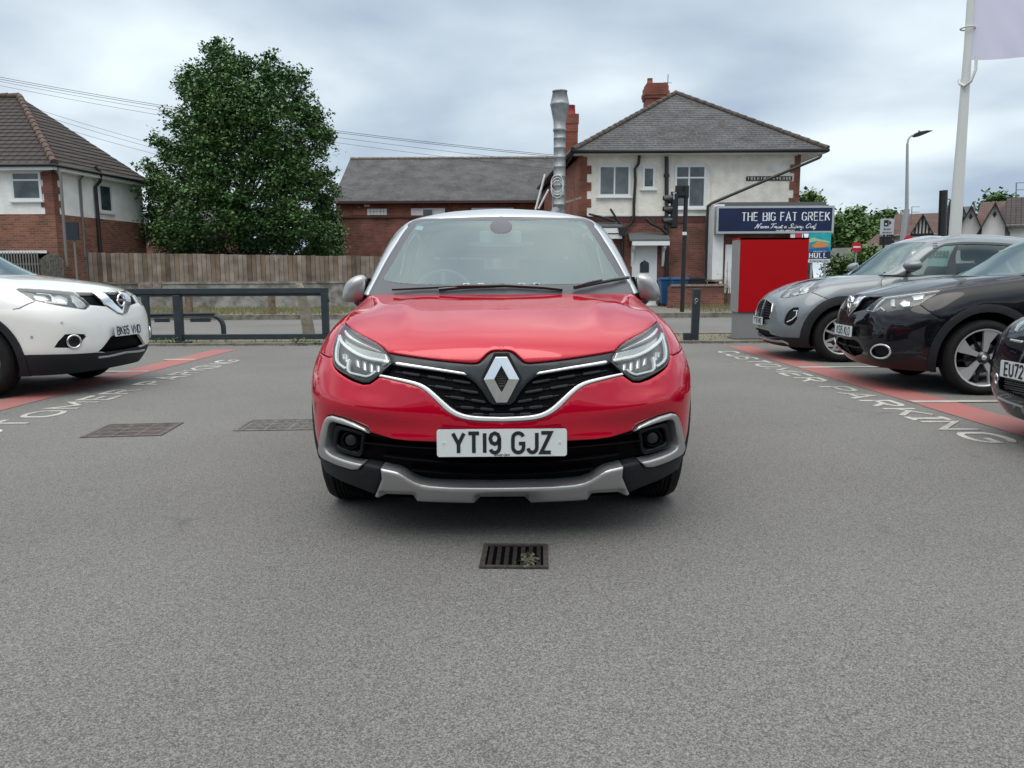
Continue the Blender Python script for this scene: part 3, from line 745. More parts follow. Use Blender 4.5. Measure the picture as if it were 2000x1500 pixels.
# ---------------------------------------------------------------- white house on the left
def left_house():
    h = empty('house', (-15.6, 26.8, 0), 0, 'white roughcast and brick house with a brown tiled hip roof on the left', 'house'); h_ = h
    def W(b, name, m, **k):
        b.v = [(x+15.6, y-26.8, z) for x, y, z in b.v]; return b.build(name, m, h, **k)
    # front wall from x=-27 to -15.6 at y 26.8, side wall back to (-14.75, 31.2)
    F0, F1, Bk = (-28, 26.8), (-15.6, 26.8), (-14.72, 31.4)
    zb = 3.42; ze = 5.0
    def wall(b, z0, z1, o=0.0, gap=None):
        pts = [(F0[0], F0[1]-o), (F1[0]+o, F1[1]-o), (Bk[0]+o, Bk[1]), (Bk[0]-4, Bk[1]+2.5), (F0[0], 34)]
        b.prism(pts, z0, z1, 'z')
    b = MB(); wall(b, 2.15, zb, .02); b.box((-28,26.78,0),(-17.35,26.95,.0)) if False else None
    # brick below the opening: pier at the corner and the rest of the storey set back
    b.prism([(-15.9,26.78),(-15.58,26.78),(-14.70,31.4),(-15.02,31.4)], 0, 2.15, 'z'); b.box((-28,26.78,0),(-19.6,27.0,2.15)); b.box((-28,31,0),(-15,31.2,2.15))
    W(b, 'brick_wall', M_BRICKOR)
    b = MB(); wall(b, zb, ze, 0.0); W(b, 'upper_wall', M_RENDERW)
    b = MB(); b.box((-19.6,26.74,2.10),(-15.95,26.80,2.19)); W(b, 'lintel', M_WHITE)
    b = MB() # corner bricks with toothed edges
    z = zb
    k = 0
    while z < ze-.05:
        e_ = .42 if k % 2 else .30; b.box((-15.6-e_, 26.77, z), (-15.575, 26.86, min(z+.23, ze))); 
        e2 = .32 if k % 2 else .22; dxy = (.2*e2, .98*e2)
        b.prism([(-15.575,26.78),(-15.575+dxy[0]+.005,26.78+dxy[1]),(-15.62+dxy[0],26.78+dxy[1]),(-15.62,26.80)], z, min(z+.23, ze), 'z'); z += .23; k += 1
    W(b, 'corner_brickwork', M_BRICKDK)
    # roof
    A = tuple(at(38, 190, 31.4)); Fc = (-15.25, 26.42, 5.02); Bc = (-14.35, 31.5, 5.02); L0 = (-28.5, 26.42, 5.02); LA = (-28.5, 31.4, A[2]); Bb = (-18.2, 34.4, 5.02); Lb = (-28.5, 36.4, 5.02)
    b = MB(); lift = lambda p, d: (p[0], p[1], p[2]+d)
    n_ = 17
    # courses stepped like lapped tiles
    def courses(p0, p1, a0, a1, n, th=.035):
        """p0-p1 eaves edge, a0-a1 ridge edge"""
        p0, p1, a0, a1 = map(Vector, (p0, p1, a0, a1))
        for i in range(n):
            s0, s1 = i/n, (i+1)/n
            q0, q1 = p0.lerp(a0, s0), p1.lerp(a1, s0); r0, r1 = p0.lerp(a0, s1), p1.lerp(a1, s1)
            t_ = Vector((0, 0, th))
            b.add([q0+t_, q1+t_, r1+t_*.25, r0+t_*.25, q0-t_*.6, q1-t_*.6], [(0,1,2,3),(4,5,1,0)])
    courses(L0, Fc, LA, A, 19); courses(Fc, Bc, A, A, 19)
    courses(Bc, Bb, A, A, 6); courses(Bb, Lb, A, LA, 6)
    W(b, 'roof', M_TILE)
    b = MB()
    for p_, q_ in ((Fc, A), (A, LA)):
        p_, q_ = Vector(p_), Vector(q_); n = int((q_-p_).length/.42)
        for i in range(n):
            s0, s1 = p_.lerp(q_, i/n), p_.lerp(q_, (i+1.04)/n); b.tube([s0+Vector((0,0,.05)), s1+Vector((0,0,.035))], [.13, .115], 8)
    W(b, 'ridge_tiles', M_RIDGE)
    b = MB(); b.box((-28.5,26.44,4.84),(-15.3,26.5,5.0)); b.prism([(-15.32,26.44),(-15.27,26.44),(-14.37,31.5),(-14.42,31.5)], 4.84, 5.0, 'z'); b.box((-28.5,26.5,4.84),(-15.3,26.8,4.86)); b.prism([(-15.6,26.5),(-15.3,26.5),(-14.4,31.5),(-14.72,31.5)], 4.84, 4.86, 'z')
    W(b, 'fascia', M_WHITE)
    b = MB(); b.tube([(-28.5,26.38,4.99),(-15.22,26.38,4.99),(-14.3,31.5,4.99)], .055, 8); W(b, 'gutter', M_BLACKP)
    for pts, r, m in ((pp([(103,320),(113,330),(118,345),(122,400),(131,520)], 26.6), .05, M_GREYP), ([( -15.35+.2*.18*5,28.0,4.85),(-15.3,28.0,4.7),(-15.33,28.0,2.0)], .04, M_GREYP),
        ([(-15.0,28.55,5.25),(-14.85,28.6,5.0),(-14.98,28.75,4.75),(-15.13,28.7,4.55),(-15.13,28.7,1.5)], .06, M_BLACKP)):
        b = MB(); b.tube(pts, r, 10); W(b, 'downpipe', m)
    # windows
    a0 = at(25, 392, 26.8); a1 = at(79, 334, 26.8)
    w_ = win(None, a0[0], a1[0], a0[2], a1[2], 26.78, [(0,1,.72,1),(0,1,0,.72)]); w_.parent = h; w_.location = (15.6, -26.8, 0)
    pt = MB(); pt.lathe([(.05,0),(.07,.1)], c=(-15.6+15.6, 0, 0)); 
    # narrow side window
    d_ = Vector((.88, 4.6, 0)).normalized(); n_ = Vector((d_.y, -d_.x, 0)); c = Vector((-15.12, 29.3, 0))
    zz0, zz1 = hz(410, 29.3), hz(357, 29.3)
    b = MB()
    for (s0, s1, z0, z1, pr) in ((-.33,-.27,zz0,zz1,.03),(.27,.33,zz0,zz1,.03),(-.27,.27,zz0,zz0+.06,.03),(-.27,.27,zz1-.06,zz1,.03),(-.4,.4,zz0-.08,zz0,.08)):
        q0 = c+d_*s0; q1 = c+d_*s1; b.prism([(q0.x, q0.y), (q0.x+n_.x*pr, q0.y+n_.y*pr), (q1.x+n_.x*pr, q1.y+n_.y*pr), (q1.x, q1.y)], z0, z1, 'z')
    wv = W(b, 'window', M_WHITE)
    b = MB(); q0 = c-d_*.28; q1 = c+d_*.28; b.prism([(q0.x, q0.y), (q0.x+n_.x*.012, q0.y+n_.y*.012), (q1.x+n_.x*.012, q1.y+n_.y*.012), (q1.x, q1.y)], zz0, zz1, 'z'); o = W(b, 'pane', M_PANE); o.parent = wv
    return h
left_house()
# flower pot on the sill is inside the house: skipped. Things under the lintel
def palisade():
    f = empty('palisade_fence', (-19, 26.5, 0), 0, 'grey metal palisade fence under the white lintel behind the white car', 'fence')
    zt = hz(492, 26.5)
    x = wx(-30, 500, 26.5)
    while x < wx(74, 500, 26.5):
        b = MB(); b.prism([(x+19, 1.0), (x+19+.045, 1.0), (x+19+.045, zt), (x+19+.022, zt+.10), (x+19, zt)], 0, .02, 'y'); b.build('pale', M_GREYP, f); x += .098
    b = MB(); b.box((-2.2,.02,1.7),(wx(76,500,26.5)+19,.06,1.76)); b.build('rail', M_GREYP, f)
    x0, x1 = wx(76, 500, 26.4), wx(122, 500, 26.4)
    g = MB(); n = 8; pts = [(x0, .8), (x1, .8), (x1, 1.86)]+[(x1+(x0-x1)*i/n, 1.86+.22*math.sin(math.pi*i/n)) for i in range(1, n)]+[(x0, 1.86)]
    g.prism(pts, 26.42, 26.46, 'y')
    for i in range(9): g.box((x0+(x1-x0)*i/9, 26.405, .8), (x0+(x1-x0)*i/9+.015, 26.42, 1.9))
    g.build('garden_gate', mat('grey_timber', (.10, .095, .085), rough=.9, noise=.3, nscale=10), label='arched grey wooden gate between the palisade and the brick corner', cat='gate')
palisade()
b = MB(); a0, a1 = at(131, 468, 25.0), at(152, 434, 25.0)
sg = empty('street_sign', (0, 0, 0), 0, 'dark blue sign seen from behind on a thin post by the brick corner', 'sign')
b.box((a0[0], 24.98, a0[2]), (a1[0], 25.02, a1[2])); b.box((a0[0]-.01, 24.97, a0[2]-.01), (a1[0]+.01, 25.03, a0[2]+.01)); b.build('board', mat('navy_board', (.012, .018, .03), rough=.3), sg)
b = MB(); b.tube([(a0[0]+.2, 25.05, .12), (a0[0]+.2, 25.05, a1[2]-.05)], .035); b.build('post', M_GREYP, sg)
# ---------------------------------------------------------------- board fence on the rendered wall
wl_ = MB(); X0, X1 = -15.4, wx(1080, 520, 28)
wl_.box((X0, 28.0, .12), (X1, 28.25, 1.02)); wo_ = wl_.build('boundary_wall', M_CONC, label='grey weathered rendered wall carrying the board fence', cat='wall')
b = MB(); b.box((X0, 27.97, 1.02), (X1, 28.28, 1.10)); b.build('coping', M_CONC, wo_)
b = MB(); b.box((wx(268,550,27.9), 27.94, .75), (wx(296,550,27.9)-.02, 28.0, 1.09)); b.box((wx(296,550,27.9), 27.94, .78), (wx(313,550,27.9), 28.0, 1.09)); b.build('brick_patch', M_STONE, wo_)
fn_ = empty('board_fence', (X0, 28.1, 1.1), 0, 'weathered brown timber board fence on top of the rendered wall', 'fence')
M_BOARDS = [mat('board_%s' % n, c, rough=.92, noise=.30, nscale=2.5, detail=9) for n, c in (('grey', (.20, .165, .135)), ('brown', (.17, .125, .09)), ('pale', (.25, .21, .175)), ('dark', (.11, .085, .065)))]
random.seed(11)
x = X0+.12; top0, top1 = 2.17, 1.97; xe = wx(740, 520, 28)+4.5; cnt = 0
while x < xe and cnt < 98:
    w_ = .150; t_ = (x-X0)/(xe-4.5-X0); zt = top0+(top1-top0)*t_+random.uniform(-.012, .012)
    b = MB(); dl = random.uniform(-.004, .004)
    b.add([(x-X0, -.012, .0), (x-X0+w_, -.012, 0), (x-X0+w_+dl, -.012, zt-1.1), (x-X0+dl, -.012, zt-1.1), (x-X0, .010, .0), (x-X0+w_, .010, 0), (x-X0+w_+dl, .010, zt-1.1), (x-X0+dl, .010, zt-1.1)],
          [(0,1,2,3),(7,6,5,4),(3,2,6,7),(1,5,6,2),(0,3,7,4)])
    b.build('board', random.choice([M_BOARDS[0]]*4+[M_BOARDS[1]]*3+[M_BOARDS[2]]*3+[M_BOARDS[3]]), fn_); x += w_+.014; cnt += 1
b = MB()
for z in (.18, .62): b.box((.1, .015, z), (xe-X0, .07, z+.08))
b.build('rail', M_BOARDS[3], fn_)
b = MB(); b.box((.1, .011, 0), (xe-X0, .014, .84)); b.build('gap_shade_sheet', mat('gap_shade_dark', (.035, .028, .022), rough=1), fn_)  # added dark sheet; its colour paints the shade in the gaps between boards
b = MB(); b.box((-.05, -.06, -.1), (.10, .05, 1.06)); b.build('end_post', mat('green_grey_post', (.12, .15, .145), rough=.8), fn_)
# ---------------------------------------------------------------- brick hall with a slate roof
def hall():
    Y = 40; h = empty('brick_hall', (0, Y, 0), 0, 'long low red brick hall with a plain slate roof behind the red car', 'building')
    def W(b, name, m, par=None, **k): b.v = [(x, y-Y, z) for x, y, z in b.v]; return b.build(name, m, par or h, **k)
    x0 = wx(657, 440, Y); x1 = 4.0; ze = hz(394, Y); yr = 44.6; zr = hz(309, yr)
    b = MB(); b.box((x0, Y, 0), (x1, 48, ze-.02)); b.prism([(Y, ze-.02), (48, ze-.02), (yr, zr-.25)], x0, x0+.25, 'x'); W(b, 'wall', M_BRICK)
    b = MB(); b.prism([(Y-.25, ze-.05), (yr, zr-.10), (49.2, ze-.05), (49.2, ze+.05), (yr, zr), (Y-.25, ze+.06)], x0-.12, x1, 'x'); W(b, 'roof', M_SLATE2)
    b = MB()
    for i in range(30): b.tube([(x0-.1+i*.44, yr, zr+.02), (x0-.1+(i+1)*.44, yr, zr+.02)], [.10, .085], 6)
    W(b, 'ridge_tiles', M_STONE)
    b = MB(); b.box((x0-.1, Y-.34, ze-.08), (x1, Y-.24, ze+.02)); W(b, 'gutter', mat('brown_gutter', (.05, .02, .018), rough=.6))
    b = MB(); xa = wx(879, 410, Y-.1); b.tube([(xa, Y-.28, ze-.05), (xa, Y-.08, ze-.3), (xa, Y-.08, 0)], .05); W(b, 'downpipe', mat('red_brown_pipe', (.16, .05, .035), rough=.6))
    for a, c, kind in ((690, 715, 'b'), (717, 756, 'g'), (803, 869, 'w'), (921, 1003, 'w')):
        X0_, X1_ = wx(a, 412, Y), wx(c, 412, Y); z0, z1 = hz(419, Y), hz(406, Y)
        if kind == 'b': b = MB(); b.box((X0_, Y-.03, z0), (X1_, Y+.02, z1)); W(b, 'boarded_window', mat('brown_board', (.22, .10, .06), rough=.8))
        elif kind == 'g':
            b = MB(); n = 6; ww = (X1_-X0_)/n
            for i in range(n):
                for j in range(2): b.box((X0_+i*ww+.01, Y-.04, z0+j*(z1-z0)/2+.01), (X0_+(i+1)*ww-.01, Y, z0+(j+1)*(z1-z0)/2-.01))
            W(b, 'glass_block_window', M_WHITEP)
        else:
            o = win(None, X0_, X1_, z0-.3, z1, Y-.02, [(0,.33,0,1),(.33,.66,0,1),(.66,1,0,1)], sill=False, fr=.04); o.parent = h; o.location = (0, -Y, 0)
            b = MB(); b.box((X0_+.05, Y-.03, z0-.25), (X0_+(X1_-X0_)*.33, Y+.0, z1-.05)); b.box((X0_+(X1_-X0_)*.68, Y-.03, z0-.25), (X1_-.05, Y+.0, z1-.05)); W(b, 'blank_panel', M_WHITEP)
    b = MB(); a0 = at(712, 402, Y); b.box((a0[0], Y-.12, a0[2]-.05), (a0[0]+.26, Y, a0[2]+.05)); W(b, 'floodlight', M_WHITE)
    b = MB(); b.tube([(wx(702,402,Y), Y-.15, hz(404,Y)), (wx(702,402,Y), Y, hz(402,Y))], .06); W(b, 'lamp', M_STONE)
    # front annexe wall
    e_ = MB(); xA, xB = wx(661, 450, 38), 2.6; zt = hz(424, 38)
    e_.box((xA, 38, 0), (xB, Y, zt)); an = W(e_, 'annexe_wall', M_BRICKDK)
    b = MB(); b.box((xA-.03, 37.93, zt), (xB, Y-.01, zt+.10)); W(b, 'coping', brick('soldier_course', (.10, .035, .025), (.07, .025, .02), (.04, .03, .03), bw=.078, rh=.3, offset=0))
    b = MB(); b.tube([(xA+.10, 37.93, zt-.15), (xA+.14, 37.93, zt-1.1)], .03); W(b, 'alarm_strip', M_WHITE)
    b = MB(); b.tube([(xA-.1, 37.9, zt-1.2), (xA+.0, 37.9, 0)], .06); W(b, 'downpipe', M_GREYP)
hall()

sr = empty('reflection_block', (0, -17, 0), 0, 'long dark glazed block with a white fascia, added unseen behind the viewer for reflections', 'building')  # added unseen block behind the viewer, gives the cars something dark to reflect
b = MB(); b.box((-34,0,0),(34,-12,6.2)); b.build('wall', mat('reflection_block_grey', (.10, .105, .11), rough=.6), sr)
b = MB(); b.box((-34.2,.0,4.6),(34.2,.5,6.4)); b.build('fascia', mat('reflection_block_white', (.5, .5, .5), rough=.5), sr)
for i in range(16):
    b = MB(); x = -33+i*4.2; b.box((x, .02, .2), (x+3.9, .08, 4.5)); b.build('reflection_block_pane', mat('reflection_block_glass', (.012, .016, .018), rough=.08), sr)
# ---------------------------------------------------------------- corner building with the blue sign
def corner():
    Y = 29.0; h = empty('corner_house', (0, Y, 0), 0, 'cream and red brick corner building with a hipped slate roof', 'building')
    def W(b, name, m, par=None, **k): b.v = [(x, y-Y, z) for x, y, z in b.v]; return b.build(name, m, par or h, **k)
    P = lambda x, y, Y_=Y: at(x, y, Y_)
    xl, xr = wx(1132, 450, Y), wx(1559, 400, Y); ze = hz(303, Y); zm = hz(422, Y); zb = .12
    zoff = hz(401, Y)
    # walls: brick below, cream above; the rear wing runs back to the left
    b = MB(); b.prism([(xl, Y), (xr, Y), (xr, 40), (xl-.9, 40)], zb, zm, 'z'); W(b, 'brick_wall', M_BRICKDK)
    b = MB(); b.box((xl+.12, Y-.005, zm), (xr-.1, 37, ze)); W(b, 'upper_wall', M_RENDERC)
    b = MB(); b.prism([(xl, Y-.02), (xl+.12, Y-.02), (xl+.12, 30), (xl-.9+.12, 40.2), (xl-.9, 40.2)], zm, ze-.04, 'z')
    b2 = MB(); b2.box((xr-.1, Y-.02, zm), (xr+.02, 37, ze-.04))
    z = zm; k = 0
    while z < ze-.1:
        e_ = .42 if k % 2 else .26
        b.box((xl+.12, Y-.03, z), (xl+e_, Y+.05, min(z+.30, ze-.04))); b2.box((xr-e_+.06, Y-.03, z), (xr-.1, Y+.05, min(z+.30, ze-.04))); z += .30; k += 1
    W(b, 'corner_brickwork', M_BRICK); W(b2, 'corner_brickwork', M_BRICK)
    b = MB(); b.box((xl+.3, Y-.03, zm-.03), (wx(1385,420,Y), Y+.02, zm+.03)); W(b, 'render_stop', M_WHITEP)
    # soldier course
    b = MB(); b.box((xl+.02, Y-.012, zm-.26), (wx(1385,430,Y), Y, zm-.03)); W(b, 'brick_course', brick('soldier_course_dark', (.12, .035, .028), (.08, .025, .02), (.05, .035, .03), bw=.078, rh=.5, offset=0))
    # roof
    A = P(1320, 183, 33.6); A = (A[0], 33.6, A[2]); F0 = (wx(1119, 300, 28.45), 28.45, ze+.06); F1 = (wx(1617, 296, 28.45), 28.45, ze+.06)
    Bk = (A[0], 40.0, A[2]); B1 = (F1[0], 45, ze+.06); B0 = (F0[0]-1.0, 45, ze+.06)
    b = MB()
    def crs(p0, p1, a0, a1, n, th=.02):
        p0, p1, a0, a1 = map(Vector, (p0, p1, a0, a1)); t_ = Vector((0, 0, th))
        for i in range(n):
            q0, q1, r0, r1 = p0.lerp(a0, i/n), p1.lerp(a1, i/n), p0.lerp(a0, (i+1)/n), p1.lerp(a1, (i+1)/n)
            b.add([q0+t_, q1+t_, r1+t_*.2, r0+t_*.2, q0-t_, q1-t_], [(0,1,2,3),(4,5,1,0)])
    crs(F0, F1, A, A, 30); crs(F1, B1, A, Bk, 10); crs(B0, F0, Bk, A, 10)
    W(b, 'roof', M_SLATE)
    b = MB()
    for p_, q_ in ((F0, A), (F1, A), (A, Bk)):
        p_, q_ = Vector(p_), Vector(q_); n = int((q_-p_).length/.40)
        for i in range(n):
            s0, s1 = p_.lerp(q_, i/n), p_.lerp(q_, (i+1.03)/n); b.tube([s0+Vector((0,0,.04)), s1+Vector((0,0,.03))], [.105, .09], 7)
    W(b, 'ridge_tiles', mat('hip_tile', (.075, .06, .052), rough=.9, noise=.4, nscale=6))
    b = MB(); b.box((F0[0]+.05, 28.5, ze-.04), (F1[0]-.05, Y+.0, ze-.02)); b.box((xr+.02, Y, ze-.04), (F1[0]-.05, 40, ze-.02)); W(b, 'soffit', M_WHITEP)
    b = MB(); b.tube([(F0[0]-.1, 36, ze+.02), (F0[0]+.03, 28.40, ze+.02), (F1[0]-.02, 28.40, ze+.02), (F1[0]+.02, 40, ze+.02)], .075, 8); W(b, 'gutter', M_BLACKP)
    # eaves board of the rear wing
    b = MB(); b.tube([(F0[0]+.0, 28.6, ze+.08), (xl-1.15, 40, ze+.08)], .09, 6); W(b, 'rear_gutter', M_BLACKP)
    # rear wing roof edge, small windows
    for yy in (33.0, 36.5):
        t_ = (yy-30)/10.2; x = xl-.9*t_-.03
        b = MB(); b.box((x-.03, yy, 3.9), (x+.05, yy+1.0, 5.1)); o = W(b, 'window', M_WHITE); b = MB(); b.box((x-.045, yy+.08, 3.98), (x-.032, yy+.92, 5.02)); W(b, 'pane', M_PANE, o)
    # chimneys
    cx0, cx1 = wx(1259, 200, 34.2), wx(1307, 200, 34.2); zt = hz(163, 34.2)
    b = MB(); b.box((cx0+.08, 34.2, zt-1.8), (cx1-.08, 35.0, zt-.62)); 
    for i, (e_, z0, z1) in enumerate(((.03,.62,.50),(.0,.50,.34),(.04,.34,.12),(.09,.12,.0))): b.box((cx0+e_, 34.2-.08+e_, zt-z0), (cx1-e_, 35.08-e_, zt-z1))
    ch = W(b, 'chimney', brick('chimney_brick', (.30, .075, .045), (.18, .05, .035), (.12, .08, .06)))
    b = MB()
    for q_ in (.22, ): b.lathe([(.17, 0), (.13, .06), (.11, .25), (.13, .27)], c=(cx0+.28+0*q_, 34.6, zt-.01), n=14)
    W(b, 'chimney_pot', mat('terracotta', (.30, .09, .055), rough=.8), ch)
    b = MB(); b.box((cx1-.75, 34.4, zt), (cx1-.15, 34.8, zt+.05)); W(b, 'cap_slab', M_STONE, ch)
    b = MB(); b.tube([(cx1-.08, 34.25, zt-.5), (cx1-.06, 34.25, zt+.35)], .015); b.tube([(cx1-.25, 34.25, zt+.02), (cx1+.1, 34.25, zt+.0)], .01); W(b, 'aerial', M_BLACKP, ch)
    cx0, cx1 = wx(1104, 260, 34), wx(1130, 260, 34); zt = hz(222, 34)
    b = MB(); b.box((cx0+.03, 34, 4.5), (cx1-.03, 34.7, zt-.75)); b.box((cx0-.01, 33.96, zt-.42), (cx1+.01, 34.74, zt-.02)); b.box((cx0+.02, 33.98, zt-.75), (cx1-.02, 34.72, zt-.42)); c2_ = W(b, 'chimney', [_M['chimney_brick']])
    b = MB(); b.lathe([(.20, 0), (.17, .08), (.15, .38), (.17, .40), (.12, .42)], c=((cx0+cx1)/2, 34.3, zt-.02), n=14); W(b, 'chimney_pot', mat('red_pot', (.28, .03, .025), rough=.6), c2_)
    # roof vent pipe
    p = P(1307, 287, 28.9+.5); b = MB(); b.tube([(p[0], 29.4, p[2]-.05), (p[0], 29.4, p[2]+.22)], .06); b.lathe([(.11,0),(.11,.08),(.05,.11)], c=(p[0], 29.4, p[2]+.2), n=12); W(b, 'vent_pipe', M_BLACKP)
    # metal flue
    fx = wx(1093, 300, 28.3); r = .215
    b = MB(); zt = hz(181, 28.3); z1 = hz(281, 28.3); zb_ = hz(402, 28.3)
    prof = [(r, zb_-.3), (r, zb_), (r+.012, zb_+.01), (r+.012, zb_+.05), (r, zb_+.06)]
    z = zb_+.06
    while z < z1-.1: prof += [(r, z+.28), (r+.004, z+.285), (r+.004, z+.315), (r, z+.32)]; z += .33
    zt, zw, zn = hz(178, 28.3), hz(205, 28.3), hz(238, 28.3)
    prof += [(r, zn-.35), (r+.025, zn-.33), (r+.025, zn-.25), (r, zn-.23), (r+.01, zn), (r+.12, zw-.03), (r+.135, zw), (r+.12, zw+.03), (r+.035, zt-.05), (r+.055, zt-.04), (r+.055, zt), (r-.02, zt), (r-.05, zt-.4)]
    prof = [q_ for q_ in prof]
    b.lathe(prof, c=(fx, 28.3, 0), n=32)
    b.tube([(fx, 28.3, zb_-.1), (fx-.15, 28.3, zb_-.35), (fx-.75, 28.3, zb_-.95)], r, 20)
    W(b, 'extract_flue', M_STEEL)
    b = MB()
    for k_ in range(3): b.tube([(fx-.1+.22*math.cos(R(a)), 28.05, zb_+.55+.1*k_+.30*math.sin(R(a))) for a in range(0, 360, 20)], .012, 6, closed=True)
    W(b, 'cable', M_WHITE)
    b = MB(); b.prism([(fx+.0, zb_+.0), (fx+.75, zb_+.22), (fx+.78, zb_+.30), (fx+.0, zb_+.08)], 28.15, 28.25, 'y'); W(b, 'bracket', M_STONE)
    # pale poles leaning at the rear corner
    for a_, b_ in (((1065,300+40),(1046,410)), ((1072,370),(1052,408))):
        q0, q1 = P(a_[0], a_[1], 34), P(b_[0], b_[1], 34); b = MB(); b.tube([tuple(q0), tuple(q1)], .05); W(b, 'pole', M_WHITEP)
    # windows
    def wn(x0, y0, x1, y1, panes, **k):
        a, c = P(x0, y1), P(x1, y0); o = win(None, a[0], c[0], a[2], c[2], Y-.03, panes, **k); o.parent = h; o.location = (0, -Y, 0); return o
    wn(1168, 322, 1232, 384, [(0,.5,0,1),(.5,1,0,1)]); wn(1254, 325, 1280, 369, [(0,1,0,1)]); wn(1316, 322, 1380, 407, [(0,.45,.72,1),(.45,1,.72,1),(0,.45,0,.72),(.45,1,0,.72)], sill=True)
    a = P(1183, 345); b = MB(); b.box((a[0]-.1, Y+.0, a[2]), (a[0]+.85, Y+.002, a[2]+.32)); W(b, 'blind', M_PANEL2)
    # pipes
    q = lambda L, yy: [tuple(P(x_, y_, yy)) for x_, y_ in L]
    for L, yy, r_ in (([(1249,304),(1247,320),(1240,330),(1241,352),(1238,400),(1238,425),(1232,437),(1220,447),(1216,470),(1213,600)], 28.88, .055), ([(1302,306),(1302,602)], 28.86, .075), ([(1192,408),(1205,428),(1218,447)], 28.8, .04), ([(1261,427),(1272,437),(1290,445),(1302,456)], 28.75, .055),
                     ([(1604,303),(1600,308),(1390,397),(1382,403)], 28.35, .055), ([(1383,402),(1381,450),(1377,602)], 28.6, .055), ([(1150,418),(1175,424),(1200,432)], 28.8, .04)):
        b = MB(); b.tube(q(L, yy), r_, 10)
        if r_ > .07:
            for y_ in (340, 440, 540): b.tube(q([(L[0][0], y_), (L[0][0], y_+6)], yy), r_+.03, 10)
        W(b, 'downpipe', M_BLACKP)
    a = P(1215, 452, 28.7); b = MB(); b.prism([(a[0]-.17, a[2]+.12), (a[0]+.17, a[2]+.12), (a[0]+.09, a[2]-.15), (a[0]-.09, a[2]-.15)], 28.6, 28.85, 'y'); W(b, 'rainwater_hopper', M_BLACKP)
    b = MB(); b.tube(q([(1374,318),(1386,325),(1389,330),(1389,385)], 28.93), .012, 6); W(b, 'cable', M_WHITEP)
    a = P(1512, 331); b = MB(); b.box((a[0]-.07, Y-.03, a[2]-.07), (a[0]+.07, Y, a[2]+.07)); W(b, 'vent_cover', M_WHITE)
    # street nameplate
    a, c = P(1457, 353), P(1547, 344); b = MB(); b.box((a[0], Y-.035, a[2]), (c[0], Y-.008, c[2]), 0)
    L_ = c[0]-a[0]
    text(b, 'TRENTON AVENUE', (a[0]+.05, Y-.036, a[2]+.035), (1,0,0), (0,0,1), c[2]-a[2]-.07, w=.17, sp=.5, xs=.7, mati=1, serif=.0, th=.002)
    tw = max(v[0] for v in b.v if v[1] < Y-.0358)
    k_ = (L_-.1)/(tw-(a[0]+.05)); b.v = [((a[0]+.05+(x_-(a[0]+.05))*k_) if y_ < Y-.0355 else x_, y_, z_) for x_, y_, z_ in b.v]
    W(b, 'street_nameplate', [mat('nameplate_black', (.012, .012, .012), rough=.5), mat('nameplate_letters', (.65, .64, .58), rough=.6)])
    # front door and its canopy
    a, c = P(1236, 594), P(1280, 482); door_ = MB(); door_.box((a[0], Y-.05, .16), (c[0], Y-.01, c[2])); X0, X1, Zt = a[0], c[0], c[2]
    door_.box((X0-.06, Y-.07, .14), (X0, Y+.0, Zt+.06)); door_.box((X1, Y-.07, .14), (X1+.06, Y, Zt+.06)); door_.box((X0, Y-.07, Zt), (X1, Y, Zt+.06)); door_.box((X0-.1, Y-.2, .12), (X1+.1, Y-.02, .16))
    for i in range(1, 6): door_.box((X0+(X1-X0)*i/6-.006, Y-.056, .25), (X0+(X1-X0)*i/6+.006, Y-.05, .95))
    d0 = W(door_, 'front_door', M_WHITE); b = MB(); cx = (X0+X1)/2
    b.prism([(cx-.17,1.35),(cx+.17,1.35),(cx+.17,1.68),(cx+.12,1.74),(cx+.06,1.76),(cx,1.82),(cx-.06,1.76),(cx-.12,1.74),(cx-.17,1.68)], Y-.062, Y-.05, 'y'); W(b, 'door_glass', M_PANE, d0)
    b = MB(); xa, xb = P(1226,470)[0], P(1303,470)[0]; zc = hz(482, Y)
    b.prism([(Y, zc+.50),(Y-.55,zc+.22),(Y-.55,zc+.16),(Y,zc+.30)], xa, xb, 'x'); cn = W(b, 'door_canopy', M_LEAD)
    b = MB(); b.box((xa+.08, Y-.58, zc+.0), (xb-.02, Y-.50, zc+.15)); W(b, 'canopy_fascia', M_WHITE, cn)
    for x_ in (xa+.12, xb-.2):
        b = MB(); b.prism([(Y-.03,zc+.02),(Y-.48,zc+.0),(Y-.44,zc-.10),(Y-.20,zc-.22),(Y-.12,zc-.55),(Y-.05,zc-.75),(Y-.02,zc-.70)], x_, x_+.09, 'x'); W(b, 'canopy_bracket', M_WHITE, cn)
    b = MB(); xa2, xb2 = P(1150,450)[0], P(1213,450)[0]; z_ = hz(468, Y); b.prism([(Y, z_+.62),(Y-.35,z_+.46),(Y-.35,z_+.40),(Y,z_+.40)], xa2, xb2, 'x', 0); b.box((xa2, Y-.3, z_+.0), (xb2, Y-.02, z_+.16), 1); b.box((xa2, Y-.34, z_+.2), (xb2, Y-.02, z_+.38), 1); W(b, 'bay_canopy', [M_LEAD, M_WHITE])
    # shop extension behind the sign
    xs0 = P(1385, 500)[0]; zt = hz(400, 28.2); zt = min(zt, ze)
    b = MB(); b.box((P(1412,500,28)[0], 28.0, .12), (xr-.2, Y-.01, zt-.1)); b.box((P(1350,500,28.3)[0]+.0, 28.3, .12), (P(1350,500,28.3)[0]+.01, 28.35, .2)); W(b, 'shop_wall', M_BRICKDK)
    b = MB(); b.prism([(xs0-.1, zt-.25),(xs0+.05, zt+.02),(xr+.6, zt+.02),(xr+.6, zt-.1),(xs0, zt-.32)], 27.9, Y-.02, 'y'); W(b, 'shop_roof', M_LEAD)
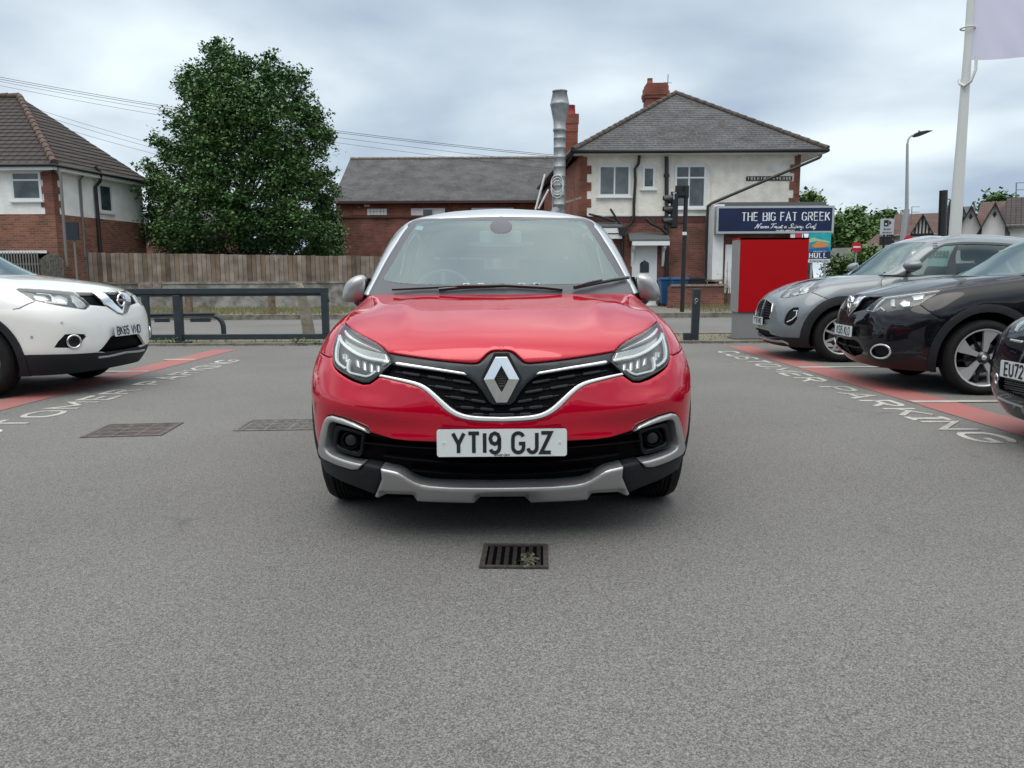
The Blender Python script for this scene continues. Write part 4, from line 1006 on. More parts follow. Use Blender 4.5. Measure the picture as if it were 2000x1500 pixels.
    b = MB(); x0_, x1_ = P(1391,480,27.95)[0], P(1412,480,27.95)[0]; b.box((x0_, 27.88, hz(556,27.9)), (x1_, Y-.02, zt-.05)); W(b, 'white_pilaster', M_WHITEP)
    b = MB(); x0_, x1_ = P(1416,520,27.95)[0], P(1446,520,27.95)[0]; b.box((x0_, 27.95, hz(575,28)), (x1_, 27.99, hz(480,28))); W(b, 'white_boarding', M_WHITEP)
    b = MB(); x0_ = P(1553,462,27.6)[0]; b.box((x0_-.16, 27.6, hz(467,27.6)-.1), (x0_, 27.65, hz(456,27.6)), 0); b.box((x0_+.0, 27.58, hz(467,27.6)-.1), (x0_+.24, 27.62, hz(455,27.6)), 1); W(b, 'window_posters', [M_WHITEP, mat('poster_red', (.55, .02, .06), rough=.5)])
    # garden wall
    b = MB(); x0_, x1_ = P(1306,580,26.5)[0], P(1414,580,26.5)[0]; zt = hz(561, 26.5); b.box((x0_, 26.5, .12), (x1_, 26.73, zt)); gw = MB()
    W(b, 'garden_wall', M_BRICKDK) ; b = MB(); b.box((x0_+.1, 26.46, zt), (x1_+.05, 26.77, zt+.07)); W(b, 'garden_wall_coping', M_STONE)
    b = MB(); xx = P(1408,550,26.6)[0]; b.box((P(1395,550,27)[0], 26.8, .12), (xx, 27.9, hz(552,26.9))); W(b, 'garden_wall_return', M_BRICKDK)
    b = MB(); b.box((P(1390,550,27)[0], 26.78, hz(552,26.9)), (xx+.12, 27.9, hz(552,26.9)+.07)); W(b, 'garden_wall_coping', M_STONE)
    # shop sign
    a, c = P(1398, 456.5, 27.6), P(1630, 401.5, 27.6); s_ = empty('shop_sign', (a[0], 27.6, a[2]), 0, 'long dark blue shop sign lettered THE BIG FAT GREEK in a silver frame', 'sign')
    Wd, Hd = c[0]-a[0], c[2]-a[2]
    b = MB(); b.box((0, 0, 0), (Wd, .28, Hd)); b.build('box', mat('sign_case_silver', (.42, .43, .44), rough=.4, metal=.5), s_)
    fr = MB(); g = .075
    fr.box((0,-.03,0),(Wd,0,g)); fr.box((0,-.03,Hd-g),(Wd,0,Hd)); fr.box((0,-.03,g),(g,0,Hd-g)); fr.box((Wd-g,-.03,g),(Wd,0,Hd-g)); fr.build('frame', mat('sign_frame', (.50, .52, .54), rough=.35, metal=.6), s_)
    nv = MB(); nv.box((g, -.012, g), (Wd-g, -.002, Hd-g)); nv.build('face', mat('sign_navy', (.004, .013, .055), rough=.3, noise=.35, nscale=.9), s_)
    lt = MB(); wf = lambda t: .175 if abs(t.y) > .5 else .085
    k = Wd/234.0 # metres per photo pixel on the board
    n0 = len(lt.v); text(lt, 'THE BIG FAT GREEK', (51*k, -.0125, Hd-28.5*k), (1,0,0), (0,0,1), 15.5*k, w=wf, sp=.30, xs=1.12, serif=.11, th=.004)
    x1_ = max(v[0] for v in lt.v); f_ = (226*k-51*k)/(x1_-51*k); lt.v = [(51*k+(x_-51*k)*f_, y_, z_) for x_, y_, z_ in lt.v]
    lt.build('shop_name', mat('sign_white', (.75, .78, .80), rough=.4), s_)
    lt = MB(); cursive(lt, 'Never Trust a Skinny Chef', (77*k, -.0125, Hd-43.6*k), 8.8*k, (200-77)*k); lt.build('slogan', mat('sign_white'), s_)
    lt = MB(); font_text(lt, '01482 480433', (138*k, -.0125, Hd-51.3*k), (1,0,0), (0,0,1), 4.6*k, bold=.02, center=True, th=.004); lt.build('telephone_number', mat('sign_white'), s_)
# joined handwriting: each letter a flowing stroke (x, y) with x-height .45
CUR = {
 'N': (.8, [[(-.05,0),(.12,.1),(.22,.9),(.30,1.0),(.42,.1),(.48,0),(.62,.95),(.78,1.08),(.86,1.0)]]), 'T': (.62, [[(-.02,.82),(.1,1.0),(.4,.95),(.75,1.05)],[(.38,.97),(.30,.3),(.2,.02),(.05,.05)]]),
 'S': (.55, [[(.60,.85),(.48,1.02),(.28,.9),(.28,.65),(.46,.45),(.42,.12),(.2,-.02),(.02,.15)]]), 'C': (.6, [[(.62,.85),(.55,1.0),(.35,.95),(.12,.5),(.16,.1),(.36,0),(.6,.2)]]),
 'e': (.34, [[(.0,.12),(.24,.28),(.24,.42),(.12,.45),(.04,.22),(.12,0),(.36,.12)]]), 'v': (.36, [[(.0,.38),(.06,.44),(.12,.02),(.18,.02),(.32,.42),(.40,.36)]]), 'r': (.3, [[(.0,.1),(.1,.46),(.14,.38),(.26,.42),(.20,.08),(.34,.1)]]),
 'u': (.42, [[(.0,.3),(.06,.44),(.04,.08),(.14,0),(.28,.15),(.32,.44),(.30,.06),(.44,.1)]]), 's': (.3, [[(.0,.1),(.18,.46),(.26,.12),(.14,0),(.02,.06)],[(.2,.04),(.34,.1)]]), 't': (.28, [[(.0,.1),(.16,.85),(.08,.08),(.16,0),(.30,.12)],[(-.02,.52),(.3,.56)]]),
 'a': (.42, [[(.30,.40),(.14,.45),(.03,.2),(.10,0),(.26,.15),(.34,.44),(.30,.06),(.44,.1)]]), 'k': (.38, [[(.0,.1),(.16,.95),(.04,.0)],[(.06,.2),(.26,.46),(.10,.26),(.26,.0),(.40,.1)]]), 'i': (.22, [[(.0,.1),(.10,.44),(.06,.06),(.12,0),(.24,.1)],[(.12,.6),(.14,.66)]]),
 'n': (.42, [[(.0,.36),(.08,.44),(.04,0),(.12,.3),(.24,.46),(.28,.36),(.26,.04),(.44,.1)]]), 'y': (.38, [[(.0,.36),(.06,.44),(.06,.1),(.18,.04),(.30,.44),(.18,-.35),(.04,-.38),(.08,-.2),(.40,.1)]]), 'h': (.42, [[(.0,.1),(.18,.95),(.04,0),(.12,.3),(.26,.44),(.26,.04),(.44,.1)]]),
 'f': (.3, [[(.0,.1),(.22,.9),(.12,.95),(.06,-.3),(.12,-.34),(.30,.1)],[(.0,.44),(.26,.48)]]), ' ': (.26, [])}
def cursive(mb, s, org, h, width):
    F_ = {k: (a, [[tuple(p) for p in chaikin(l, 2, False)] for l in ls]) for k, (a, ls) in CUR.items()}
    n0 = len(mb.v); text(mb, s, org, (1,0,0), (0,0,1), h, w=.115, sp=.0, font=F_, slant=.25, th=.003)
    x1 = max(v[0] for v in mb.v); f = width/(x1-org[0]); mb.v = [(org[0]+(x-org[0])*f, y, z) for x, y, z in mb.v]
corner()
# ---------------------------------------------------------------- materials shared by the cars
M_RED = setin(mat('red_paint', (.46, .0, .020), rough=.3, metal=.15, coat=1.0, spec=.0), Coat_IOR=1.6)
M_SILVER = mat('silver_paint', (.55, .57, .58), rough=.32, metal=.6, coat=.8)
M_SHELL = mat('mirror_silver', (.34, .35, .35), rough=.3, metal=.6, coat=.6)
M_BRIGHT = mat('bright_trim', (.80, .82, .83), rough=.25, metal=.45)
M_GRILLE2 = mat('grille_mesh_black', (.002, .002, .003), rough=.6, spec=.08)
M_CHROME = mat('chrome', (.85, .87, .88), rough=.06, metal=1.0)
M_SATIN = mat('satin_silver', (.46, .47, .47), rough=.34, metal=.75)
M_PLASTIC = mat('dark_plastic', (.016, .018, .021), rough=.6, spec=.25, noise=.15, nscale=60, bump=.15, bscale=900)
M_GLOSSBLACK = mat('gloss_black', (.008, .009, .011), rough=.08, coat=.5)
M_GRILLE = mat('grille_black', (.005, .005, .007), rough=.45, spec=.25)
M_TRIM = mat('grille_trim_grey', (.022, .028, .033), rough=.3, spec=.35)
M_DARK = mat('underbody_black', (.004, .004, .005), rough=1, spec=0.0)
M_TYRE = mat('tyre_rubber', (.012, .012, .013), rough=.8, spec=.25, noise=.25, nscale=30)
M_RIM = mat('alloy_silver', (.60, .61, .62), rough=.3, metal=.55)
M_RIMBLACK = mat('alloy_black', (.01, .01, .012), rough=.2, coat=.4)
M_BRAKE = mat('brake_steel', (.12, .12, .12), rough=.45, metal=.7)
M_PLATE = mat('plate_white', (.62, .66, .67), rough=.35)
M_INK = mat('plate_black', (.012, .016, .018), rough=.4)
M_CLEAR = glass_mat('lamp_cover_clear', (.97, .99, .99), .01, top=.7, gcol=(.95, .97, .97))
M_SCREEN = glass_mat('windscreen_glass', (.50, .64, .64), .17)
M_SIDEGLASS = glass_mat('side_window_glass', (.64, .71, .70), .06, top=.8)
M_FRIT = mat('windscreen_border', (.055, .058, .068), rough=.35, spec=.6)
M_SEAT = mat('seat_fabric', (.03, .032, .035), rough=.85)
M_DASH = mat('dashboard_grey', (.05, .055, .058), rough=.7)
M_LAMPIN = mat('lamp_reflector', (.55, .58, .59), rough=.22, metal=.6)
M_LAMPDARK = mat('lamp_housing_dark', (.085, .09, .095), rough=.3, spec=.4)
M_LAMPWHITE = mat('lamp_light_guide', (.88, .92, .92), rough=.15, coat=.5)
M_TAIL = mat('tail_lamp_red', (.35, .01, .01), rough=.1, coat=.8)
M_AMBER = mat('indicator_amber', (.5, .18, .03), rough=.3)

def housing(b, yc, zc, r, s_):
    n = 18; vs = []
    for k in range(n+1):
        a = R(-12+204*k/n); vs += [(s_*.84, yc-r*math.cos(a), zc+r*math.sin(a)), (s_*.50, yc-r*math.cos(a), zc+r*math.sin(a))]
    b.add(vs, [(2*i, 2*i+1, 2*i+3, 2*i+2) for i in range(n)], 0, True); b.add([vs[2*k+1] for k in range(n+1)], [tuple(range(n+1))])
def wheel(name, parent, x, y, r, w_, side, style, hub=0.0, turn=0.0, rimk=.69):
    """x is the outer face of the tyre; side +1 when it faces +x. Wheel > tyre, rim, brake"""
    o = empty(name, (x, y, r)); o.parent = parent; o.rotation_euler = (0, 0, turn)
    s = side; rr_ = r*rimk
    t = MB(); pr = [(rr_, -.012), (rr_+.02, -.002), (r*(rimk+1)*.5, .003), (r*.94, -.010), (r*.975, -.030), (r*.995, -.05)]
    n = 6
    for k in range(n): # tread blocks with grooves
        a = -.05-(w_-.10)*k/n; b = -.05-(w_-.10)*(k+1)/n
        pr += [(r, a-.002), (r, b+.010), (r-.008, b+.008), (r-.008, b+.001)]
    pr += [(r*.995, -w_+.05), (r*.975, -w_+.03), (r*.93, -w_+.01), (rr_, -w_+.01)]
    t.lathe([(a, b*s) for a, b in pr], axis='x', n=64); t.build('tyre', M_TYRE, o)
    m = MB()
    m.lathe([(rr_+.003, -.006*s), (rr_-.006, -.004*s), (rr_-.014, -.012*s), (rr_-.020, -.035*s), (rr_-.028, -.12*s), (rr_-.028, (-w_+.02)*s)], axis='x', n=64, mat=0 if style != 'split' else 0)
    R0 = rr_-.010
    def spoke(a0, pts, d0, d1, mt=0):
        """pts: outline (radius, sideways); front face dished from d0 at the hub to d1 at the rim"""
        vs = []; ca, sa = math.cos(a0), math.sin(a0)
        for f in (0, 1):
            for (rad, q_) in pts:
                dd = d0+(d1-d0)*min(1, rad/R0)-f*.030
                vs.append((dd*s, rad*ca-q_*sa, rad*sa+q_*ca))
        n_ = len(pts); fs = [tuple(range(n_)), tuple(reversed(range(n_, 2*n_)))]+[(i, n_+i, n_+(i+1) % n_, (i+1) % n_) for i in range(n_)]
        m.add(vs, fs, mt)
    if style == 'blade':      # five broad machined blades on a black wheel
        for k in range(5):
            a0 = R(turn_off+72*k)
            spoke(a0, [(.045, -.020), (.09, -.022), (R0*.55, -.020), (R0*.8, -.046), (R0, -.072), (R0+.004, .0), (R0, .066), (R0*.80, .058), (R0*.5, .036), (.05, .018)], -.040, -.012)
            spoke(a0+R(36), [(.04, -.03), (R0*.55, -.012), (R0, -.010), (R0, .010), (R0*.55, .012), (.04, .03)], -.050, -.055, 1)
    elif style == 'multi':
        for k in range(5):
            a0 = R(18+72*k)
            for dq in (-.16, .16): spoke(a0+dq, [(.04, -.014), (R0, -.011), (R0, .011), (.04, .014)], -.035, -.012)
    else:
        for k in range(9):
            a0 = R(40*k); spoke(a0, [(.04, -.016), (R0, -.013), (R0, .013), (.04, .016)], -.035, -.012)
    m.lathe([(.0, -.022*s), (.030, -.022*s), (.034, -.028*s), (.062, -.034*s), (.066, -.075*s)], axis='x', n=24, mat=1)
    m.lathe([(.0, -.019*s), (.022, -.0195*s), (.025, -.024*s)], axis='x', n=20, mat=0)
    for k in range(5):
        a = R(72*k+30); m.lathe([(0, -.036*s), (.007, -.036*s), (.008, -.05*s)], c=(0, .048*math.cos(a), .048*math.sin(a)), axis='x', n=8, mat=1)
    m.build('rim', [M_RIM, M_RIMBLACK], o)
    b = MB(); b.lathe([(.0, -.075*s), (.135*r/.33, -.078*s), (.14*r/.33, -.09*s), (.14*r/.33, -.10*s), (0, -.10*s)], axis='x', n=40)
    b.box((-.07*s, -.155, -.05), (-.115*s, -.095, .07)); b.build('brake', M_BRAKE, o)
    return o
turn_off = 0
def plate(parent, s, c, n, w_=.52, h=.111, name='number_plate', label=None, maker=None):
    """number plate centred at c, n is the way it faces"""
    n = Vector(n).normalized(); ux = Vector((0, 0, 1)).cross(n).normalized(); uy = n.cross(ux)
    m = MB(); c = Vector(c); pts = rr(-w_/2, -h/2, w_/2, h/2, .010, 3)[:-1]; k = len(pts)
    vs = [c+ux*p[0]+uy*p[1] for p in pts]+[c+ux*p[0]+uy*p[1]+n*.004 for p in pts]
    m.add(vs, [tuple(range(k, 2*k))]+[(i, (i+1) % k, k+(i+1) % k, k+i) for i in range(k)], 0)
    text(m, s, c+n*.0042-uy*.0395, ux, uy, .079, w=.185, sp=.225, mati=1, th=.0012, center=True, xs=.93)
    if maker: font_text(m, maker, c+n*.0042-uy*.0525, ux, uy, .0085, 1, bold=.03, center=True, th=.001, shear=.3); font_text(m, '..........', c+n*.0042-uy*.0525+ux*.20, ux, uy, .006, 1, center=True, th=.001)
    for sx in (-1, 1):
        a = c+ux*(sx*(w_/2-.028))+n*.004; m.tube([a, a+n*.002], .006, 10, 2)
        m.tube([a+n*.002, a+n*.0024], .0022, 6, 1)
    o = m.build(name, [M_PLATE, M_INK, mat('plate_cap', (.7, .72, .72), rough=.4)], parent)
    return tag(o, label)
# ---------------------------------------------------------------- the red car in the middle
def build_red():
    global RED_P, RED_Q
    car = empty('parked_car', (-.042, 3.05, 0), R(.65), 'glossy red car with a silver roof facing the viewer in the middle', 'car')
    M = Matrix.Translation((-.042, 3.05, 0)) @ Matrix.Rotation(R(.65), 4, 'Z')
    # columns run from the middle of the nose round the side to the middle of the tail, rows from the sill up and over the bonnet
    P = RED_P = [
     [(0,.14,.15),(0,.035,.33),(0,0,.48),(0,.012,.62),(0,.045,.74),(0,.11,.85),(0,.25,.915),(0,.62,.995),(0,1.02,1.045)],
     [(.30,.155,.15),(.30,.05,.33),(.30,.018,.48),(.30,.03,.62),(.30,.065,.74),(.30,.135,.845),(.29,.27,.91),(.28,.63,.99),(.26,1.03,1.045)],
     [(.55,.20,.15),(.55,.105,.33),(.56,.075,.48),(.56,.085,.62),(.555,.12,.74),(.53,.205,.85),(.50,.335,.91),(.475,.66,.985),(.44,1.06,1.045)],
     [(.71,.31,.15),(.735,.225,.33),(.75,.20,.48),(.75,.205,.62),(.74,.245,.74),(.69,.34,.865),(.63,.44,.925),(.585,.71,.985),(.55,1.10,1.045)],
     [(.80,.47,.15),(.84,.42,.33),(.855,.40,.48),(.86,.40,.62),(.85,.435,.74),(.785,.53,.885),(.715,.60,.945),(.66,.80,.985),(.635,1.14,1.045)],
     [(.84,.86,.15),(.862,.86,.33),(.872,.86,.48),(.878,.86,.62),(.868,.86,.76),(.822,.88,.90),(.765,.90,.965),(.715,.99,1.0),(.69,1.19,1.048)],
     [(.83,1.35,.17),(.852,1.35,.33),(.866,1.35,.48),(.872,1.35,.62),(.866,1.35,.78),(.845,1.34,.92),(.805,1.33,.985),(.765,1.31,1.02),(.735,1.27,1.05)],
     [(.83,2.05,.17),(.852,2.05,.33),(.866,2.05,.48),(.874,2.05,.62),(.874,2.05,.78),(.862,2.05,.93),(.838,2.05,1.0),(.81,2.05,1.03),(.78,2.05,1.04)],
     [(.83,2.80,.17),(.852,2.80,.33),(.866,2.80,.48),(.876,2.80,.62),(.878,2.80,.78),(.868,2.80,.94),(.842,2.80,1.03),(.81,2.80,1.07),(.78,2.80,1.08)],
     [(.83,3.46,.20),(.855,3.46,.33),(.872,3.46,.48),(.884,3.46,.62),(.886,3.46,.78),(.868,3.46,.94),(.83,3.45,1.04),(.79,3.43,1.08),(.76,3.42,1.09)],
     [(.74,3.92,.22),(.77,3.98,.33),(.78,4.01,.48),(.78,4.02,.62),(.77,4.00,.78),(.74,3.94,.94),(.70,3.88,1.05),(.66,3.83,1.09),(.63,3.80,1.10)],
     [(.40,4.04,.22),(.42,4.10,.33),(.42,4.12,.48),(.42,4.12,.62),(.41,4.09,.78),(.40,4.04,.94),(.39,3.98,1.05),(.37,3.93,1.09),(.35,3.90,1.10)],
     [(0,4.05,.22),(0,4.12,.33),(0,4.13,.48),(0,4.13,.62),(0,4.11,.78),(0,4.06,.94),(0,4.0,1.05),(0,3.95,1.09),(0,3.92,1.10)]]
    B = Net(P, M)
    def z4(L): return [(960+a/3.75, 600+b/3.75) for a, b in L]
    def z1(L): return [(1180+a/9.376, 610+b/9.376) for a, b in L]
    def tr(net, L):
        out = []
        for x, y in L:
            r = net.px(x, y)
            if r is None: print('miss', x, y); continue
            u, v = r
            if abs(u) < .02: u = 0.0
            out.append((abs(u), v))
        return out
    def t4(L, net=B): return tr(net, z4(L))
    def sd(L, net=B): return [net.side(y, z) for y, z in L]
    HE = [(72,314),(130,315),(158,326),(185,348),(210,375),(235,398),(260,407),(300,407),(500,385),(700,355),(905,318)]
    HT = [(905,318),(925,290),(960,262),(1010,230),(1070,200),(1140,160),(1190,120),(1212,100)]
    he, ht = t4(HE), t4(HT)
    apex = ht[-1]
    cr = B.cr
    # bonnet
    hood = MB()
    seam = [cr(4.25,6.0), cr(4.6,6.25), cr(5.0,6.35), cr(5.35,6.7), cr(5.5,7.4), cr(5.45,8)]
    def crease(Pp, uv):  # two soft raised lines on the bonnet
        x = Pp[:, 0]; y = Pp[:, 1]; c = .40+.10*np.clip((y-.2)/.9, 0, 1)
        k = np.clip((y-.18)/.25, 0, 1)*np.clip((1.0-y)/.2, 0, 1)
        return .010*np.exp(-((x-c)/.05)**2)*k-.004*np.exp(-((x-c+.12)/.07)**2)*k
    panel(hood, B, chaikin(he[:-1], 1, False).tolist()+chaikin(ht[:-1], 1, False).tolist()+[apex]+seam+[cr(4,8), cr(3,8), cr(2,8), cr(1,8), cr(0,8)], res=.022, rnd=.006, rim=.02, fn=crease)
    hood.build('bonnet', M_RED, car)
    # front bumper skin
    CB = [(72,833),(250,827),(350,813),(420,786),(480,746),(545,681),(600,626),(650,586),(700,561),(770,541),(880,513),(960,494)]
    HB = [(985,513),(1035,548),(1085,552),(1160,526),(1215,494),(1260,461),(1290,430),(1305,392),(1308,345)]
    arcf = lambda r, a0, a1, n=10: [(.86-r*math.cos(R(a0+(a1-a0)*i/n)), .34+r*math.sin(R(a0+(a1-a0)*i/n))) for i in range(n+1)]
    bez_o = [(1040,912),(1075,868),(1150,828),(1230,794),(1310,771),(1345,777),(1365,800),(1385,860),(1398,930),(1406,990)]
    LE = [(880,960),(770,975),(550,986),(300,992),(72,994)]
    bp = MB()
    def swell(Pp, uv):  # the bumper's shoulder above the lamps and the hollow beneath it
        x, z = Pp[:, 0], Pp[:, 2]
        return .017*np.exp(-((x-.60)/.18)**2-((z-.605-.10*(x-.6))/.045)**2)-.014*np.exp(-((x-.45)/.25)**2-((z-.51)/.05)**2)
    panel(bp, B, chaikin(t4(CB), 1, False).tolist()+t4(HB)+t4([(1330,350)])+sd([(.50,.80),(.462,.70)]+[])+sd(arcf(.432, 42, 12, 6))+t4([(1408,1010)])+t4(bez_o[::-1])+t4(LE), res=.02, rnd=.005, rim=.03, fn=swell)
    bp.build('front_bumper', M_RED, car)
    # front wing
    HR = [(1306,340),(1296,280),(1274,205),(1246,140),(1218,101)]
    both('front_wing', M_RED, car, lambda m: panel(m, B, sd([(.462,.70)])+sd([(.50,.80)])+t4([(1330,350)])+t4(HR)+[apex]+seam+[cr(6,8)]+sd([(1.26,.98),(1.235,.9),(1.225,.7),(1.225,.36),(1.28,.34)])+sd(arcf(.425, 180, 48, 20)), res=.025, rnd=.005, rim=.03, mirror=False))
    # doors and tail
    beltz = lambda y: .985+.03*(y-1.3)
    def door(n, y0, y1, extra=None):
        top_ = [(y1, beltz(y1)), ((y0+y1)/2, beltz((y0+y1)/2)), (y0+.03, beltz(y0+.03))]
        poly = [(y0, .36), (y1, .36)]+top_ if extra is None else extra
        tp = [B.cr(np.interp(y1, YC, range(13)), 8), B.cr(np.interp((y0+y1)/2, YC, range(13)), 8), B.cr(np.interp(y0, YC, range(13)), 8)]
        poly2 = sd([(y0, .36), (y1, .36), (y1, .9)] if extra is None else extra)+tp
        both(n, M_RED, car, lambda d: panel(d, B, poly2, res=.04, rnd=.004, rim=.02, mirror=False, fn=lambda Pp, uv: -.014*np.exp(-((Pp[:, 2]-.50)/.06)**2)+.006*np.exp(-((Pp[:, 2]-.86)/.03)**2)))
    YC = [-2,-1.9,-1.8,-1.7,-1.6,.86,1.30,2.05,2.80,3.43,3.81,3.9,3.95]
    door('front_door', 1.235, 2.11)
    rarc = lambda r, a0, a1, n=12: [(3.466-r*math.cos(R(a0+(a1-a0)*i/n)), .34+r*math.sin(R(a0+(a1-a0)*i/n))) for i in range(n+1)]
    door('rear_door', 2.12, 3.10, [(2.12,.36)]+rarc(.425, 3, 60, 8)+[(3.12,.9)])
    tl = MB(); U1 = B.U[-1]
    panel(tl, B, sd([(3.14,.9)]+rarc(.425, 62, 176, 12)+[(3.93,.36)])+[(U1, B.front(0.0,.36)[1] if False else cr(12,1.2)[1]), cr(12,8), cr(11,8), cr(10,8), cr(9,8), cr(8.5,8)], res=.05, rnd=.004, rim=.02)
    tl.build('tail_body', M_RED, car)
    both('tail_lamp', M_TAIL, car, lambda m: panel(m, B, [cr(9.7,4.0), cr(10.5,4.0), cr(10.6,5.6), cr(9.6,5.6)], res=.05, lift=.006, rnd=.01, mirror=False))
    # dark sill and arch cladding
    ring = lambda f, r0, r1, a0, a1: sd(f(r0, a0, a1, 24)+f(r1, a1, a0, 24))
    def clad(cl):
        panel(cl, B, ring(arcf, .385, .430, 178, -6), res=.03, lift=.010, rnd=.008, rim=.05, mirror=False)
        panel(cl, B, ring(rarc, .385, .430, 178, 2), res=.03, lift=.010, rnd=.008, rim=.05, mirror=False)
        panel(cl, B, sd([(1.26,.22),(3.05,.22),(3.05,.36),(1.27,.36)]), res=.04, lift=.012, rnd=.012, rim=.03, mirror=False)
    both('side_cladding', M_PLASTIC, car, clad)
    # dark inner shell with the wheel openings left out
    def keep(c):
        y, z = c[1], c[2]
        for yc in (.86, 3.466):
            if abs(c[0]) > .55 and math.hypot(y-yc, z-.34) < .40: return False
        return not (c[1] < .6 and c[2] > .62 and abs(c[0]) > .50 and False)
    sh = MB(); sheet(sh, B, -.055, 110, 50, keep=keep)
    sh.add([(-.58,.45,.18),(.58,.45,.18),(.58,3.9,.20),(-.58,3.9,.20)], [(0,1,2,3)], 0)
    # wheel housings
    for yc in (.86, 3.466):
        for s_ in (-1, 1):
            housing(sh, yc, .34, .40, s_)
    sh.build('underbody', M_DARK, car)
    # grille trim, mesh and chrome
    gt = MB()
    panel(gt, B, chaikin(he, 1, False).tolist()+t4([(888,372),(890,402),(842,414),(600,450),(372,490),(320,512),(270,550),(225,605),(170,690),(140,714),(72,716)]), lift=-.002, res=.015, rnd=.010, rim=.03)
    gt.build('grille_trim', M_TRIM, car)
    GR = [(72,800),(250,797),(345,785),(405,762),(455,728),(512,672),(572,612),(622,568),(682,538),(762,518),(880,494),(950,480),(915,435),(892,404),(842,412),(372,488),(290,520),(200,640),(140,714),(72,716)]
    g = MB(); panel(g, B, t4(GR), lift=-.03, res=.02, rnd=0, rim=0, gap=0)
    # hexagonal bars of the mesh
    def bars(rows, h, net=B, lift=-.018):
        for (x0, y0, x1, y1, n) in rows:
            L = math.hypot(x1-x0, y1-y0); ex, ey = (x1-x0)/L, (y1-y0)/L; st = L/n
            for k in range(n):
                a, b = k*st, k*st+st*.74; hh = h/2; tt = 10
                pl = [(a, -hh*.2), (a+tt, -hh), (b-tt, -hh), (b, -hh*.2), (b, hh*.2), (b-tt, hh), (a+tt, hh), (a, hh*.2)]
                panel(g, net, t4([(x0+ex*p-ey*w_, y0+ey*p+ex*w_) for p, w_ in pl]), lift=lift, res=.02, rnd=.003, rim=.012, mati=1, gap=0)
            pl = [(0, -3), (L, -3), (L, 3), (0, 3)]
            panel(g, net, t4([(x0+ex*p-ey*w_, y0+ey*p+ex*w_) for p, w_ in pl]), lift=lift-.006, res=.03, rnd=0, rim=.008, mati=1, gap=0)
    bars([(300,548,860,448,3),(245,622,620,556,2),(190,693,500,640,2),(130,752,420,722,2),(80,790,330,782,2)], 22)
    g.build('upper_grille', [M_GRILLE2, mat('grille_bar', (.014, .014, .018), rough=.5, spec=.35)], car)
    c = MB()
    CT = [(72,810),(250,803),(340,790),(400,768),(450,735),(510,680),(570,622),(622,577),(682,547),(762,526),(880,501),(955,486)]
    panel(c, B, chaikin(t4(CT), 1, False).tolist()+chaikin(t4(CB), 1, False)[::-1].tolist(), lift=.007, res=.010, rnd=.004, rim=.03, gap=-.0025)
    both('trim_strip', M_BRIGHT, car, lambda c: panel(c, B, t4([(330,492),(348,477),(590,436),(830,396),(843,400),(840,410),(600,448),(372,486)]), lift=.007, res=.010, rnd=.003, rim=.012, gap=-.0015, mirror=False))
    c.build('chrome_strip', M_BRIGHT, car)
    # emblem
    c0 = B.ev([0], [B.px(979.5, 742)[1]])[0]
    em = MB(); k = .000252*1.0
    def E(x, y, d): return ((x-822)*k, c0[1]-.030-d, c0[2]+(700-y)*k*1.03)
    to = [(730,330),(914,330)]; mo = (1103,668); bo = [(907,1040),(737,1040)]
    hole_t, hole_r, hole_b, hole_l = (822,462), (936,662), (822,880), (708,662)
    V = [E(730,330,0), E(914,330,0), E(1103,668,.020), E(907,1040,0), E(737,1040,0), E(541,668,.020), E(*hole_t,.008), E(*hole_r,.020), E(*hole_b,.006), E(*hole_l,.020)]
    back = [(a, c0[1]+.0, b) for a, _, b in V]
    em.add(V+back, [(5,9,6,0),(0,6,1),(1,6,7,2),(2,7,8,3),(3,8,4),(4,8,9,5),
                    (0,10,15,5),(1,11,10,0),(2,12,11,1),(3,13,12,2),(4,14,13,3),(5,15,14,4),(9,19,16,6),(6,16,17,7),(7,17,18,8),(8,18,19,9)][::1])
    eb = em.build('emblem', M_CHROME, car, bevel=.0012)
    en = MB(); ring_ = [(700,288),(944,288),(1150,665),(945,1075),(700,1075),(494,665)]
    en.add([(a, b+.020, c_) for a, b, c_ in (E(x, y, 0) for x, y in ring_)]+[(a, b+.05, c_) for a, b, c_ in (E(x, y, 0) for x, y in ring_)],
           [(5,4,3,2,1,0)]+[(i, 6+i, 6+(i+1) % 6, (i+1) % 6) for i in range(6)])
    for i in range(7): 
        y = 560+i*38; q_ = max(0, 1-abs(y-662)/200)*95; a = E(822-q_, y, 0); b = E(822+q_, y, 0); en.tube([(a[0], a[1]+.018, a[2]), (b[0], b[1]+.018, b[2])], .0025, 6)
    en.build('emblem_backing', M_GLOSSBLACK, car)
    # lower grille and fog pocket
    lg = MB()
    LG = [(72,985),(550,978),(770,968),(880,955),(1045,912),(1100,892),(1200,857),(1300,827),(1322,832),(1336,852),(1350,930),(1362,1000),(1350,1030),(1320,1055),(1240,1090),(1160,1115),(1085,1132),(965,1163),(840,1190),(790,1220),(740,1262),(680,1285),(600,1300),(450,1312),(200,1318),(72,1320)]
    panel(lg, B, t4(LG), lift=-.045, res=.03, rnd=0, rim=0, gap=0)
    for yy, x1, rise, h in ((1048,1130,70,10),(1155,960,72,10),(1238,760,45,10),(1000,1120,90,8)):
        L = [(72+(x1-72)*i/12, yy-rise*(i/12)**2) for i in range(13)]
        panel(lg, B, t4(L+[(a, b+h) for a, b in L[::-1]]), lift=-.010, res=.02, rnd=.004, rim=.035, gap=0, mati=0)
    lg.build('lower_grille', M_GRILLE2, car)
    FR = [(1085,905),(1180,880),(1290,850),(1312,856),(1330,940),(1338,1000),(1320,1030),(1240,1060),(1140,1090),(1110,1060)]
    FI = [(1115,930),(1190,905),(1265,886),(1285,900),(1298,950),(1304,990),(1290,1012),(1230,1035),(1150,1058),(1128,1035)]
